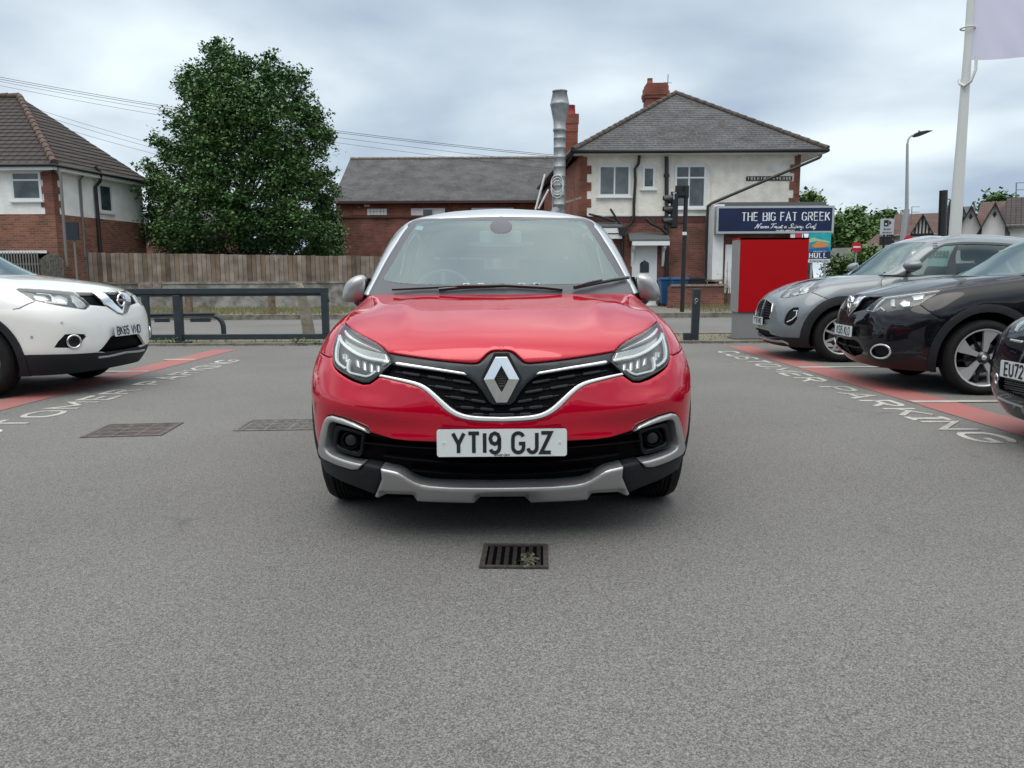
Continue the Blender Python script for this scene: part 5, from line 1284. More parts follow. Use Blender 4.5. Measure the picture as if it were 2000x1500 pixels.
    both('fog_lamp_surround', M_GRILLE, car, lambda m: panel(m, B, t4(FR), holes=[t4(FI)], lift=-.012, res=.015, rnd=.006, rim=.04, gap=0, mirror=False))
    for sx in (1, -1):
        lp = MB(); uv = t4([(1190,970)])[0]; p = B.ev([uv[0]], [uv[1]])[0]; p = (p[0]*sx, p[1]+.03, p[2])
        lp.lathe([(.0, -.003), (.016, -.002), (.024, .002)], c=p, axis='y', n=24, mat=1); lp.lathe([(.030, -.004), (.036, -.008), (.040, .0), (.040, .05)], c=p, axis='y', n=24, mat=0)
        lp.build('fog_lamp', [M_GRILLE2, mat('fog_lens', (.03, .03, .033), rough=.35, spec=.3)], car)
    BZ = bez_o+[(1410,1010),(1405,1040),(1388,1078),(1330,1112),(1240,1151),(1170,1173),(1122,1173),(1100,1152),(1085,1131),(1160,1115),(1240,1090),(1320,1055),(1350,1030),(1362,1000),(1350,930),(1336,852),(1322,830),(1300,825),(1200,855),(1100,890),(1045,915)]
    both('fog_lamp_bezel', M_SATIN, car, lambda m: panel(m, B, t4(BZ), lift=.010, res=.010, rnd=.008, rim=.04, gap=.003, mirror=False))
    # black lower corner
    both('lower_corner_cladding', M_PLASTIC, car, lambda m: panel(m, B, t4([(965,1163),(1040,1146),(1088,1136),(1102,1154),(1122,1174),(1172,1174),(1242,1152),(1332,1113),(1390,1079),(1407,1042)])+sd(arcf(.43, 8, -14, 4))+t4([(1380,1150),(1340,1205),(1280,1245),(1180,1290),(1080,1330),(1006,1364),(975,1290),(955,1240),(958,1200)]), lift=.002, res=.02, rnd=.012, rim=.05, gap=0, mirror=False))
    # silver skid plate with three scoops
    sk = MB()
    ST = [(72,1320),(450,1312),(600,1300),(670,1287),(720,1267),(760,1244),(800,1217),(835,1197),(870,1185),(962,1164)]
    SB = [(958,1200),(955,1240),(975,1290),(1005,1363),(940,1384),(800,1392),(600,1408),(300,1420),(72,1422)]
    def scoop(Pp, uv):
        x, z = np.abs(Pp[:, 0]), Pp[:, 2]
        a = .020*np.clip((x-.0)/.02, 0, 1)*0
        f = lambda c, hw, zt: np.clip((hw-np.abs(x-c))/.025, 0, 1)*np.clip((zt-z)/.02, 0, 1)
        return -.034*f(.0, .12, .236)-.034*f(.445, .085, .240)
    panel(sk, B, t4(ST)+t4(SB), lift=.014, res=.009, rnd=.010, rim=.06, gap=0, fn=scoop)
    sk.build('skid_plate', M_SATIN, car)
    # headlights
    HL = [(985,163),(1050,222),(1092,330),(1135,450),(1170,570),(1186,700),(1186,800),(1163,900),(1110,975),(1010,1045),(900,1105),(760,1165),(640,1205),(560,1205),(480,1155),(380,1085),(290,1015),(200,935),(150,893),(140,850),(160,780),(210,700),(290,612),(400,522),(560,432),(720,342),(850,264),(930,204)]
    def t1(L): return tr(B, z1(L))
    for sx in (1, -1):
        if sx < 0: break
    def lampset(side):
        o = empty('headlight', (0, 0, 0)); o.parent = car
        def one(f):
            m = MB(); f(m)
            if side < 0:
                m.v = [(-x, y, z) for x, y, z in m.v]; m.f = [tuple(reversed(q_)) for q_ in m.f]
            return m
        out = t1(HL)
        one(lambda m: panel(m, B, out, lift=-.035, res=.02, rnd=.0, rim=0, gap=0, mirror=False)).build('housing', M_LAMPDARK, o)
        def guides(m):
            dr = lambda L, w_, lf, mt=0: panel(m, B, band(np.array(t1(L)), w_), lift=lf, res=.006, rnd=.0022, rim=.012, gap=0, mirror=False, mati=mt)
            dr([(185,866),(330,832),(450,812),(560,786),(660,750),(750,710),(830,665),(900,615),(970,560),(1030,500),(1072,430),(1085,360)], .015, -.005)
            dr([(1085,360),(1118,480),(1150,600),(1160,720),(1155,810),(1120,875),(1060,925),(985,975)], .012, -.005)
            dr([(918,800),(940,880),(950,960),(940,1020),(900,1058),(800,1085),(700,1110),(610,1132),(540,1115),(480,1080),(430,1032)], .011, -.005)
        one(guides).build('light_guide', M_LAMPWHITE, o)
        def refl(m):
            panel(m, B, t1([(340,640),(420,596),(600,515),(760,430),(900,330),(985,225),(1022,262),(970,345),(860,415),(710,485),(560,545),(420,612)]), lift=-.014, res=.012, rnd=.004, rim=.015, gap=0, mirror=False, mati=1)
            for k in range(5):
                o_ = 30*k
                L = [(240-8*k+10, 700+o_), (450, 655+o_*.8), (650, 600+o_*.7), (800, 545+o_*.6), (920, 480+o_*.5), (1010, 400+o_*.5)]
                panel(m, B, band(np.array(t1(L)), .007), lift=-.018, res=.01, rnd=.003, rim=.012, gap=0, mirror=False, mati=0)
            for a, b, hh in ((300,960,70),(430,950,110),(560,930,130),(690,880,130),(820,830,110),(1030,730,120),(1080,700,90)):
                panel(m, B, t1([(a-52,b-hh+30),(a+48,b-hh),(a+50,b+hh-20),(a-40,b+hh)]), lift=-.026, res=.008, rnd=.014, rim=.012, gap=0, mirror=False, mati=0)
            panel(m, B, t1([(520,1050),(700,1000),(870,900),(890,980),(860,1040),(700,1085),(600,1105)]), lift=-.02, res=.012, rnd=.006, rim=.012, gap=0, mirror=False, mati=2)
        one(refl).build('reflector', [M_LAMPIN, M_LAMPWHITE, M_LAMPDARK], o)
        def gasket(m):
            dr = band(np.array(t1([(990,168),(1054,222),(1098,330),(1142,450),(1176,570),(1193,700),(1193,805),(1170,910),(1115,985),(1012,1058),(900,1118),(760,1180),(640,1222),(556,1222),(470,1170),(370,1098),(280,1028),(190,948),(138,900)])), np.interp(np.arange(19), [0,9,13,16,18], [.004,.008,.020,.010,.006]))
            panel(m, B, dr, lift=.0, res=.008, rnd=.002, rim=.03, gap=0, mirror=False)
        one(gasket).build('gasket', M_GLOSSBLACK, o)
        one(lambda m: panel(m, B, out, lift=.001, res=.015, rnd=.006, rim=.012, gap=0, mirror=False)).build('clear_cover', M_CLEAR, o)
    lampset(1); lampset(-1)
    # number plate
    pc = B.ev([0], [B.px(979.5, 861)[1]])[0]
    plate(car, 'YT19 GJZ', (0, pc[1]-.035, pc[2]), (0, -1, .04), maker='Arnold Clark')
    m = MB(); m.box((-.25, pc[1]-.031, pc[2]-.05), (.25, pc[1]+.05, pc[2]+.05))
    m.build('plate_holder', M_GRILLE, car)
    # ------------------------------------------------------------ cabin
    Q = RED_Q = [
     [(0,.99,1.02),(0,1.24,1.195),(0,1.50,1.36),(0,1.735,1.488),(0,1.93,1.545),(0,2.3,1.572)],
     [(.30,1.01,1.02),(.29,1.26,1.195),(.28,1.515,1.358),(.265,1.75,1.486),(.245,1.94,1.540),(0,2.36,1.573)],
     [(.55,1.07,1.025),(.525,1.32,1.195),(.50,1.565,1.355),(.465,1.80,1.482),(.41,1.97,1.532),(0,2.42,1.574)],
     [(.715,1.17,1.04),(.67,1.41,1.195),(.625,1.64,1.35),(.565,1.865,1.474),(.485,2.02,1.522),(0,2.48,1.575)],
     [(.765,1.27,1.04),(.725,1.50,1.19),(.68,1.74,1.345),(.62,1.96,1.462),(.54,2.08,1.516),(0,2.54,1.575)],
     [(.80,1.70,1.02),(.765,1.80,1.18),(.715,1.95,1.335),(.655,2.10,1.458),(.575,2.2,1.520),(0,2.6,1.575)],
     [(.80,2.10,1.02),(.770,2.15,1.18),(.72,2.2,1.34),(.665,2.3,1.465),(.58,2.35,1.528),(0,2.7,1.575)],
     [(.79,3.0,1.05),(.755,3.0,1.19),(.71,2.95,1.34),(.655,2.95,1.455),(.57,2.95,1.520),(0,3.0,1.565)],
     [(.69,3.72,1.08),(.66,3.66,1.2),(.62,3.58,1.33),(.57,3.5,1.43),(.50,3.42,1.49),(0,3.2,1.555)],
     [(.40,3.90,1.08),(.39,3.83,1.2),(.37,3.74,1.33),(.34,3.64,1.43),(.30,3.55,1.49),(0,3.27,1.552)],
     [(0,3.95,1.08),(0,3.88,1.2),(0,3.79,1.33),(0,3.68,1.43),(0,3.58,1.49),(0,3.3,1.55)]]
    Cn = Net(Q, M, spine=True)
    def z3(L): return [(960+a/5, 390+b/5) for a, b in L]
    GO = [(97,163),(400,168),(700,178),(900,187),(945,190),(965,205),(1000,255),(1100,395),(1200,552),(1250,640),(1300,735),(1345,820),(1370,870)]
    go = tr(Cn, z3(GO))
    c2 = Cn.cr
    gbase = [(go[-1][0], c2(3, .0)[1]), c2(2,0), c2(1,0), c2(0,0)]
    IN = [(97,205),(300,212),(450,205),(700,203),(860,212),(910,235),(960,300),(1050,440),(1130,580),(1190,680),(1236,745),(1238,768),(1220,780),(1100,800),(900,818),(600,826),(97,832)]
    inn = tr(Cn, z3(IN))
    ws = MB(); panel(ws, Cn, inn, lift=.0005, res=.03, rnd=0, rim=0, gap=-.001); ws.build('windscreen', M_SCREEN, car)
    fr = MB(); panel(fr, Cn, go+gbase+inn[::-1], lift=0, res=.03, rnd=.003, rim=.006, gap=.0)
    fr.build('windscreen_border', M_FRIT, car)
    rf = MB(); Vm = Cn.V[-1]; ca = 4.35
    panel(rf, Cn, go[:-1]+[(go[-1][0], c2(3,0)[1]), c2(ca,0), c2(ca,.9), c2(ca,2.0), c2(4.5,2.8), c2(5,3.2), c2(6,3.25), c2(7,3.2), c2(8,3.0), c2(9,3.3), c2(10,3.4), c2(10,5), c2(9,5), c2(7,5), c2(5,5), c2(3,5), c2(1,5), c2(0,5)], res=.035, rnd=.006, rim=.015, lift=.004)
    rf.build('roof', M_SILVER, car)
    both('side_window', M_SIDEGLASS, car, lambda m: panel(m, Cn, [c2(4.45,.05), c2(6,.05), c2(8.3,.05), c2(8.2,2.6), c2(7,3.05), c2(6,3.1), c2(5,3.05), c2(4.6,2.7), c2(4.5,1.8)], res=.05, rnd=0, rim=0, lift=-.006, mirror=False))
    def pil(pl):
      for a, b in ((5.85, 6.1), (7.5, 8.3)): panel(pl, Cn, [c2(a,0), c2(b,0), c2(b-.1,3.1), c2(a,3.1)], res=.05, rnd=0, rim=.01, lift=-.002, mirror=False)
      panel(pl, Cn, [c2(4.32,0), c2(8.4,0), c2(8.4,.12), c2(4.32,.12)], res=.04, rnd=0, rim=.01, lift=.0, mirror=False)
    both('window_pillar', M_GLOSSBLACK, car, pil)
    rw = MB(); panel(rw, Cn, [c2(8.4,.1), c2(10,.1), c2(10,3.2), c2(9,3.1), c2(8.4,2.7)], res=.05, rnd=0, rim=0); rw.build('rear_window', M_SIDEGLASS, car)
    # rain sensor pod and mirror, seats, dashboard, wheel
    it = MB(); pod = tr(Cn, [(978.5+22*math.cos(R(a)), 443+15*math.sin(R(a))) for a in range(90, -91, -15)])
    pod = [(0.0, pod[0][1])]+pod[1:-1]+[(0.0, pod[-1][1])]; panel(it, Cn, pod, lift=.0015, res=.02, rnd=.002, rim=.004, gap=0); it.build('sensor_pod', M_FRIT, car)
    mi = MB(); pts = rr(-.125, -.036, .125, .036, .016)[:-1]
    mi.prism([(a-.004, b+1.372) for a, b in pts], 1.62, 1.645, 'y'); mi.tube([(-.004, 1.64, 1.35), (-.004, 1.68, 1.42)], .008)
    mi.build('rear_view_mirror', mat('mirror_shell', (.42, .47, .47), rough=.4), car, bevel=.004)
    da = MB(); prof = [(1.24,.97),(1.34,1.02),(1.50,1.02),(1.62,.98),(1.66,.85),(1.64,.55),(1.24,.55)]
    da.prism(prof, -.68, .68, 'x'); n0 = len(da.v); da.prism([(1.42,1.03),(1.46,1.075),(1.56,1.08),(1.62,1.02)], -.52, -.20, 'x')
    da.build('dashboard', M_DASH, car, bevel=.02)
    swh = MB(); c0_ = Vector((-.36, 1.72, 1.0)); ax = Vector((0, -1, .35)).normalized(); u_ = Vector((1, 0, 0)); v_ = ax.cross(u_)
    swh.tube([c0_+(u_*math.cos(R(a))+v_*math.sin(R(a)))*.185 for a in range(0, 360, 12)], .015, 8, closed=True)
    swh.tube([c0_-u_*.18, c0_, c0_+u_*.18], .02); swh.tube([c0_, c0_+v_*.17], .02); swh.build('steering_wheel', mat('steering_wheel_grey', (.12, .13, .13), rough=.5), car)
    for sx in (-1, 1):
        st = MB(); x = .36*sx
        st.prism([(1.85+.0,.62),(2.25,.60),(2.42,1.20),(2.36,1.26),(2.28,1.20),(2.12,.78),(1.85,.76)], x-.24, x+.24, 'x')
        st.prism([(2.36,1.28),(2.34,1.42),(2.38,1.46),(2.44,1.42),(2.44,1.28)], x-.13, x+.13, 'x')
        st.tube([(x-.06, 2.39, 1.2), (x-.06, 2.40, 1.32)], .006); st.tube([(x+.06, 2.39, 1.2), (x+.06, 2.40, 1.32)], .006)
        st.build('seat', M_SEAT, car, bevel=.035)
    rs = MB(); rs.prism([(2.85,.62),(3.3,.60),(3.45,1.18),(3.38,1.22),(3.15,.78),(2.85,.76)], -.62, .62, 'x'); rs.build('rear_seat', M_SEAT, car, bevel=.04)
    # screen sticker
    sk_ = MB(); panel(sk_, Cn, tr(Cn, [(1168-0,436),(1149,434)])[:0] or [tuple(x) for x in tr(Cn, [(1133,447),(1150,444),(1146,437),(1130,439)])], lift=-.006, res=.02, rnd=0, rim=0, mirror=False, gap=0)
    sk_.v = [(-x, y, z) for x, y, z in sk_.v]; sk_.f = [tuple(reversed(f)) for f in sk_.f]
    sk_.build('screen_sticker', mat('sticker_pale', (.6, .8, .8), rough=.5), car)
    # wipers
    def wiper(pts, blade):
        m = MB(); P3 = []
        for x, y, l in pts:
            r_ = Cn.px(x, y) or B.px(x, y); 
            nn = Cn if Cn.px(x, y) else B
            sx = -1 if r_[0] < 0 else 1
            p = nn.ev([abs(r_[0])], [r_[1]])[0]; n_ = nn.nor([abs(r_[0])], [r_[1]])[0]; p = p+n_*l; P3.append((p[0]*sx, p[1], p[2]))
        m.tube(P3, blade, 8); return m
    for arm, bl in (([(768+0,571,.02),(900,566,.025),(985,563,.022),(985,565,.02)], [(858,570,.015),(900,566,.016),(985,562,.016),(1060,566,.016),(1098,569,.012)]), ([(1120,569,.03),(1150,562,.035),(1172,556,.03)], [(1120,568,.02),(1150,562,.022),(1195,553,.022),(1224,547,.018)])):
        a = wiper(arm, [.008]*len(arm)); b = wiper(bl, .010)
        base = len(a.v); a.add(b.v, b.f, 0, True); a.build('wiper', M_GLOSSBLACK, car)
    # door mirrors
    for sx in (-1, 1):
        mo_ = empty('door_mirror', (0, 0, 0)); mo_.parent = car
        m = MB(); bm = bmesh.new()
        # shell lofted along x
        cx, cy, cz = .845, 1.42, 1.072
        secs = [(-.068, .036, .056, .020, .0), (-.060, .066, .078, .035, .008), (-.02, .078, .086, .06, .006), (.025, .072, .078, .07, -.004), (.055, .058, .064, .055, -.016), (.070, .034, .038, .03, -.022), (.074, .008, .010, .01, -.022)]
        n = 20; vs = []
        for dx_, up_, dn, dp, zo in secs:
            for k in range(n):
                a = 2*math.pi*k/n; c_, s_ = math.cos(a), math.sin(a)
                zz = (up_ if s_ > 0 else dn)*np.sign(s_)*abs(s_)**.75; yy = -dp*np.sign(c_)*abs(c_)**.8
                if yy > 0: yy *= .35
                vs.append(((cx+dx_-zz*.18)*sx, cy+yy+dx_*.25, cz+zz+zo))
        fs = []
        for i in range(len(secs)-1):
            for k in range(n): fs.append((i*n+k, i*n+(k+1) % n, (i+1)*n+(k+1) % n, (i+1)*n+k))
        fs += [tuple(reversed(range(n))), tuple(range((len(secs)-1)*n, len(secs)*n))]
        if sx > 0: fs = [f[::-1] for f in fs]
        m.add(vs, fs, 0, True); o = m.build('mirror_shell', M_SHELL, mo_); sb = o.modifiers.new('s', 'SUBSURF'); sb.levels = 2; sb.render_levels = 2
        m = MB(); m.tube([(.72*sx, 1.36, 1.0), (.77*sx, 1.40, .985), (.81*sx, 1.42, .985), (.83*sx, 1.43, 1.01)], [.028, .026, .03, .035], 10)
        m.add([((cx+a_)*sx, cy+.028+a_*.25, cz+b_) for a_, b_ in ((-.07,-.07),(.05,-.075),(.062,.03),(-.06,.07))], [(0,1,2,3)])
        vs2 = [((cx-.070-zz*.18)*sx, cy-.02+yy, cz+zz) for zz, yy in ((-.055,-.02),(-.055,.03),(.06,.03),(.06,-.02))]
        m.add(vs2+[(a_-.02*sx, b_, c_) for a_, b_, c_ in vs2], [(0,1,2,3),(4,7,6,5),(0,4,5,1),(1,5,6,2),(2,6,7,3),(3,7,4,0)])
        m.build('mirror_base', M_GLOSSBLACK, mo_)
    global turn_off
    for yc in (.86, 3.466):
        for sx in (1, -1): wheel('wheel', car, .875*sx, yc, .335, .215, sx, 'multi')
    return car, B, Cn
RED = build_red()
# ---------------------------------------------------------------- the cars parked at the sides
M_WHITECAR = mat('pearl_white_paint', (.80, .81, .78), rough=.35, coat=1.0)
M_BLACKCAR = mat('dark_metallic_paint', (.006, .006, .009), rough=.35, spec=.0, coat=1.0)
M_GREYCAR = mat('grey_metallic_paint', (.165, .19, .205), rough=.4, metal=.25, spec=.3, coat=1.0)
M_NAVYCAR = mat('blue_black_paint', (.003, .004, .010), rough=.3, spec=0.0, coat=1.0)
def side_car(cfg):
    rot = R(cfg['rot']); ox, oy = cfg['org']; oz = cfg.get('oz', 0)
    car = empty('parked_car', (ox, oy, oz), rot, cfg['label'], 'car'); M = Matrix.Translation((ox, oy, oz)) @ Matrix.Rotation(rot, 4, 'Z')
    ym, zm, sx = cfg['y'], cfg['z'], cfg.get('sx', 1.02)
    def wp(A, gh=False):
        A = np.array(A, float).copy(); z0 = A[..., 2].copy(); y0 = A[..., 1].copy()
        A[..., 1] = np.interp(y0, ym[0], ym[1]); A[..., 2] = np.interp(z0, zm[0], zm[1]); A[..., 0] *= sx
        if 'nose' in cfg and not gh:
            k = np.clip(1-y0/.9, 0, 1); A[..., 1] += k*np.interp(A[..., 2], *cfg['nose'])
        return A
    B = Net(wp(RED_P), M, bumps=cfg.get('bumps', ())); C = Net(wp(RED_Q, True), M, spine=True)
    s_, x0, y0 = cfg['zoom']
    def tr(L, net=B, zoom=cfg['zoom']):
        s_, x0, y0 = zoom; out = []
        for p in L:
            r = net.px(x0+p[0]/s_, y0+p[1]/s_)
            if r is None: print('miss', cfg['key'], p, (x0+p[0]/s_, y0+p[1]/s_)); continue
            out.append((0.0, r[1]) if len(p) > 2 else (abs(r[0]), r[1]))
        return out
    cr, c2 = B.cr, C.cr; yw, yr_ = cfg['wheels']; rw = cfg['rw']; ri, ro = cfg['arch']
    sd = lambda L: [B.side(y, z) for y, z in L]
    circ = lambda yc, r, n=36: [(yc-r*math.cos(2*math.pi*k/n), max(.20, rw+r*math.sin(2*math.pi*k/n))) for k in range(n)]
    T_ = {k: tr(v) for k, v in cfg['tr'].items()}
    polys = [(None, sd(circ(yw, ri))), (None, sd(circ(yr_, ri))), ('side_cladding', sd(circ(yw, ro))), ('side_cladding', sd(circ(yr_, ro)))]
    polys = [('arch', p) if n_ is None else (n_, p) for n_, p in polys]
    polys += [(k, T_[k]) for k in ('headlight', 'grille', 'fog_pocket', 'lower_grille') if k in T_]
    zc = cfg['clad']; ysill = cfg.get('ysill', .0)
    if 'clad_line' in T_: 
        cl = T_['clad_line']; polys.append(('lower_cladding', [(0, 0)]+[(0, cl[0][1])]+cl+[(B.side(yw, zc)[0], B.side(yw, zc)[1]), (B.side(yw, zc)[0], 0)]))
    su = B.U[-1]; vz = B.side((yw+yr_)/2, zc)[1]
    polys.append(('side_cladding', [(B.side(yw, .5)[0], 0), (su, 0), (su, vz), (B.side(yw, .5)[0], vz)]))
    bs = T_['bumper_seam']; bl = T_['bonnet']
    polys.append(('bonnet', bl+[cr(*q_) for q_ in cfg['bonnet_back']]))
    ub = [q_[0] for q_ in bs]
    polys.append(('front_bumper', [(0, 0), (0, B.V[-1])]+[(bs[0][0]*.98, B.V[-1])]+bs+[(B.side(yw-.2, .4)[0], bs[-1][1]), (B.side(yw-.2, .4)[0], 0)]))
    yd0 = cfg['doors'][0]; ud = B.side(yd0, .7)[0]
    polys.append(('front_wing', [(0, 0), (ud, 0), (ud, B.V[-1]), (0, B.V[-1])]))
    for a_, b_, n_ in ((cfg['doors'][0], cfg['doors'][1], 'front_door'), (cfg['doors'][1], cfg['doors'][2], 'rear_door')):
        polys.append((n_, [(B.side(a_, .7)[0], 0), (B.side(b_, .7)[0], 0), (B.side(b_, .7)[0], B.V[-1]), (B.side(a_, .7)[0], B.V[-1])]))
    polys.append(('tail_body', [(B.side(cfg['doors'][2], .7)[0], 0), (su, 0), (su, B.V[-1]), (B.side(cfg['doors'][2], .7)[0], B.V[-1])]))
    V2, Rg = regions(B, polys, res=.035)
    paint = cfg['paint']
    for n_, t in Rg.items():
        if n_ in ('arch', 'headlight', 'grille', 'fog_pocket', 'lower_grille', 'rest'): continue
        m = {'side_cladding': cfg.get('cladm', M_PLASTIC), 'lower_cladding': cfg.get('cladm', M_PLASTIC)}.get(n_, paint)
        lf = {'side_cladding': .010, 'lower_cladding': .004}.get(n_, 0)
        if n_ in ('bonnet', 'front_bumper', 'lower_cladding', 'tail_body'):
            b = MB(); region_mesh(b, B, V2, t, lift=lf, rim=.03); b.build(n_, m, car)
        else: both(n_, m, car, lambda b: region_mesh(b, B, V2, t, lift=lf, rim=.03, mirror=False))
    rec = lambda k, lf, m, nm, one=True: None
    if 'grille' in T_: b = MB(); region_mesh(b, B, V2, Rg['grille'], lift=-.03, rim=0); b.build('grille', M_GRILLE2, car)
    if 'lower_grille' in T_: b = MB(); region_mesh(b, B, V2, Rg['lower_grille'], lift=-.045, rim=0); lgm = b.build('lower_grille', M_GRILLE2, car)
    if 'fog_pocket' in T_: both('fog_lamp_pocket', M_GRILLE, car, lambda b: region_mesh(b, B, V2, Rg['fog_pocket'], lift=-.02, rim=0, mirror=False))
    hl = T_['headlight']
    for sgn in (1, -1):
        o = empty('headlight'); o.parent = car
        def one(f, name, mm):
            b = MB(); f(b)
            if sgn < 0: flipx(b)
            b.build(name, mm, o)
        one(lambda b: region_mesh(b, B, V2, Rg['headlight'], lift=-.035, rim=0, mirror=False), 'housing', M_LAMPDARK)
        def inner(b):
            for L, w_, lf, mt in cfg['guides']: panel(b, B, band(np.array(tr(L)), w_), lift=lf, res=.008, rnd=.002, rim=.015, gap=0, mirror=False, mati=mt)
            for L, lf, mt in cfg.get('refl', ()): panel(b, B, tr(L), lift=lf, res=.015, rnd=.008, rim=.012, gap=0, mirror=False, mati=mt)
        one(inner, 'reflector', [M_LAMPIN, M_LAMPWHITE, M_CHROME])
        one(lambda b: region_mesh(b, B, V2, Rg['headlight'], lift=.001, rim=.01, mirror=False), 'clear_cover', M_CLEAR)
    # trims traced on the surface: (name, material, outline or line, width or None, lift, both sides)
    for n_, m, L, w_, lf, two in cfg['trims']:
        uv = tr(L); poly = band(np.array(uv), w_) if w_ else uv
        if two: both(n_, m, car, lambda b: panel(b, B, poly, lift=lf, res=.012, rnd=.004, rim=.02, gap=0, mirror=False))
        else: b = MB(); panel(b, B, poly, lift=lf, res=.012, rnd=.004, rim=.02, gap=0); b.build(n_, m, car)
    # shut lines
    for L in [bl[1:], bs]+[[(B.side(y_, .7)[0], B.side(y_, zc+.02)[1]), (B.side(y_, .7)[0], B.V[-1]-.02)] for y_ in cfg['doors']]:
        if len(L) > 1: both('shut_line', M_DARK, car, lambda sl: panel(sl, B, band(np.array(resample(L, .05, False)), .005), lift=.0012, res=.03, rnd=0, rim=0, gap=0, mirror=False))
    # inner shell, floor, wheel housings
    def keep(c): return not any(abs(c[0]) > .5 and math.hypot(c[1]-yc, c[2]-rw) < ri+.02 for yc in (yw, yr_))
    sh = MB(); sheet(sh, B, -.06, 90, 40, keep=keep); Lc = ym[1][-1]
    sh.add([(-.58,.5,.24),(.58,.5,.24),(.58,Lc-.3,.24),(-.58,Lc-.3,.24)], [(0,1,2,3)])
    for yc in (yw, yr_):
        for s2 in (-1, 1): housing(sh, yc, rw, ri+.012, s2)
    sh.build('underbody', M_DARK, car)
    global turn_off
    turn_off = cfg.get('turn', 0)
    for yc in (yw, yr_):
        for s2 in (1, -1): wheel('wheel', car, .89*s2*sx/1.02, yc, rw, .225, s2, cfg['style'], rimk=cfg.get('rimk', .69))
    # cabin
    po = MB()
    panel(po, C, [c2(3.15,0),c2(3.15,1),c2(3.15,2),c2(3.1,3),c2(2,3.05),c2(1,3.05),c2(0,3.05),c2(0,0),c2(1,0),c2(2,0)], res=.06, rnd=0, rim=0, gap=0); po.build('windscreen', cfg.get('screen', M_SCREEN), car)
    rf = MB(); a_ = 4.35
    panel(rf, C, [c2(0,3.05),c2(1,3.05),c2(2,3.05),c2(3.1,3.05),c2(3.15,2),c2(3.15,1),c2(3.15,0),c2(a_,0),c2(a_,.9),c2(a_,2),c2(4.5,2.75),c2(5,3.1),c2(6,3.15),c2(7,3.1),c2(8,2.9),c2(9,3.3),c2(10,3.4),c2(10,5),c2(7,5),c2(5,5),c2(2,5),c2(0,5)], res=.05, rnd=.006, rim=.015, lift=.004, gap=0); rf.build('roof', paint, car)
    both('side_window', M_SIDEGLASS, car, lambda m: panel(m, C, [c2(4.42,.05),c2(6,.05),c2(8.3,.05),c2(8.2,2.6),c2(7,3.0),c2(6,3.05),c2(5,3.0),c2(4.6,2.65),c2(4.47,1.8)], res=.06, rnd=0, rim=0, lift=-.006, mirror=False))
    def pil(m):
        for a, b in ((5.85, 6.12), (7.5, 8.3)): panel(m, C, [c2(a,0), c2(b,0), c2(b-.1,3.1), c2(a,3.1)], res=.06, rnd=0, rim=.01, lift=-.002, mirror=False)
        panel(m, C, [c2(4.32,0), c2(8.4,0), c2(8.4,.15), c2(4.8,.15), c2(4.5,.6), c2(4.42,.6)], res=.05, rnd=0, rim=.01, mirror=False)
        panel(m, C, band(np.array([c2(4.38,0),c2(4.40,1),c2(4.45,2),c2(4.58,2.75),c2(5,3.03),c2(6,3.1),c2(7,3.03),c2(8.2,2.7)]), .075), res=.04, rnd=0, rim=.012, lift=.003, mirror=False)
    both('window_frame', M_GLOSSBLACK if cfg['key'] != 'grey' else mat('window_frame_dark', (.03, .04, .045), rough=.5), car, pil)
    rw_ = MB(); panel(rw_, C, [c2(8.4,.1), c2(10,.1), c2(10,3.2), c2(9,3.1), c2(8.4,2.7)], res=.06, rnd=0, rim=0); rw_.build('rear_window', M_SIDEGLASS, car)
    ft = MB(); panel(ft, C, [c2(0,0),c2(1,0),c2(3.2,0),c2(3.2,.28),c2(2,.22),c2(0,.20)], lift=.004, res=.05, rnd=0, rim=0); ft.build('scuttle', M_GLOSSBLACK, car)
    # seats and dashboard
    yb = np.interp(1.27, *ym); zb = np.interp(1.0, *zm)
    da = MB(); da.prism([(yb-.15,zb+.0),(yb+.2,zb+.03),(yb+.35,zb-.05),(yb+.35,zb-.5),(yb-.15,zb-.5)], -.68, .68, 'x'); da.build('dashboard', M_DASH, car, bevel=.02)
    for s2 in (-1, 1):
        st = MB(); x = .36*s2; y_ = yb+.65; z_ = zb-.42
        st.prism([(y_,z_),(y_+.4,z_-.02),(y_+.58,z_+.58),(y_+.52,z_+.64),(y_+.44,z_+.58),(y_+.28,z_+.16),(y_,z_+.14)], x-.24, x+.24, 'x'); st.prism([(y_+.52,z_+.66),(y_+.50,z_+.80),(y_+.54,z_+.84),(y_+.60,z_+.80),(y_+.60,z_+.66)], x-.13, x+.13, 'x')
        st.build('seat', cfg.get('seatm', M_SEAT), car, bevel=.035)
    # door mirrors
    for s2 in (-1, 1):
        mo = empty('door_mirror'); mo.parent = car; my, mz = cfg['mirror']; m = MB()
        secs = [(-.10,.05,.05,.02),(-.08,.075,.07,.045),(0,.085,.075,.075),(.06,.075,.06,.07),(.10,.04,.035,.04),(.108,.01,.01,.01)]; n = 18; vs = []
        for dx_, up_, dn, dp in secs:
            for k in range(n):
                a = 2*math.pi*k/n; c_, si = math.cos(a), math.sin(a); yy = -dp*c_*2.0
                if yy > 0: yy *= .35
                vs.append(((.985+dx_)*s2*sx, my+yy+dx_*.3, mz+(up_ if si > 0 else dn)*si))
        fs = [(i*n+k, i*n+(k+1) % n, (i+1)*n+(k+1) % n, (i+1)*n+k) for i in range(len(secs)-1) for k in range(n)]+[tuple(reversed(range(n))), tuple(range(len(vs)-n, len(vs)))]
        if s2 > 0: fs = [f[::-1] for f in fs]
        m.add(vs, fs, 0, True); o = m.build('mirror_shell', paint, mo); sb = o.modifiers.new('s', 'SUBSURF'); sb.levels = 1; sb.render_levels = 2
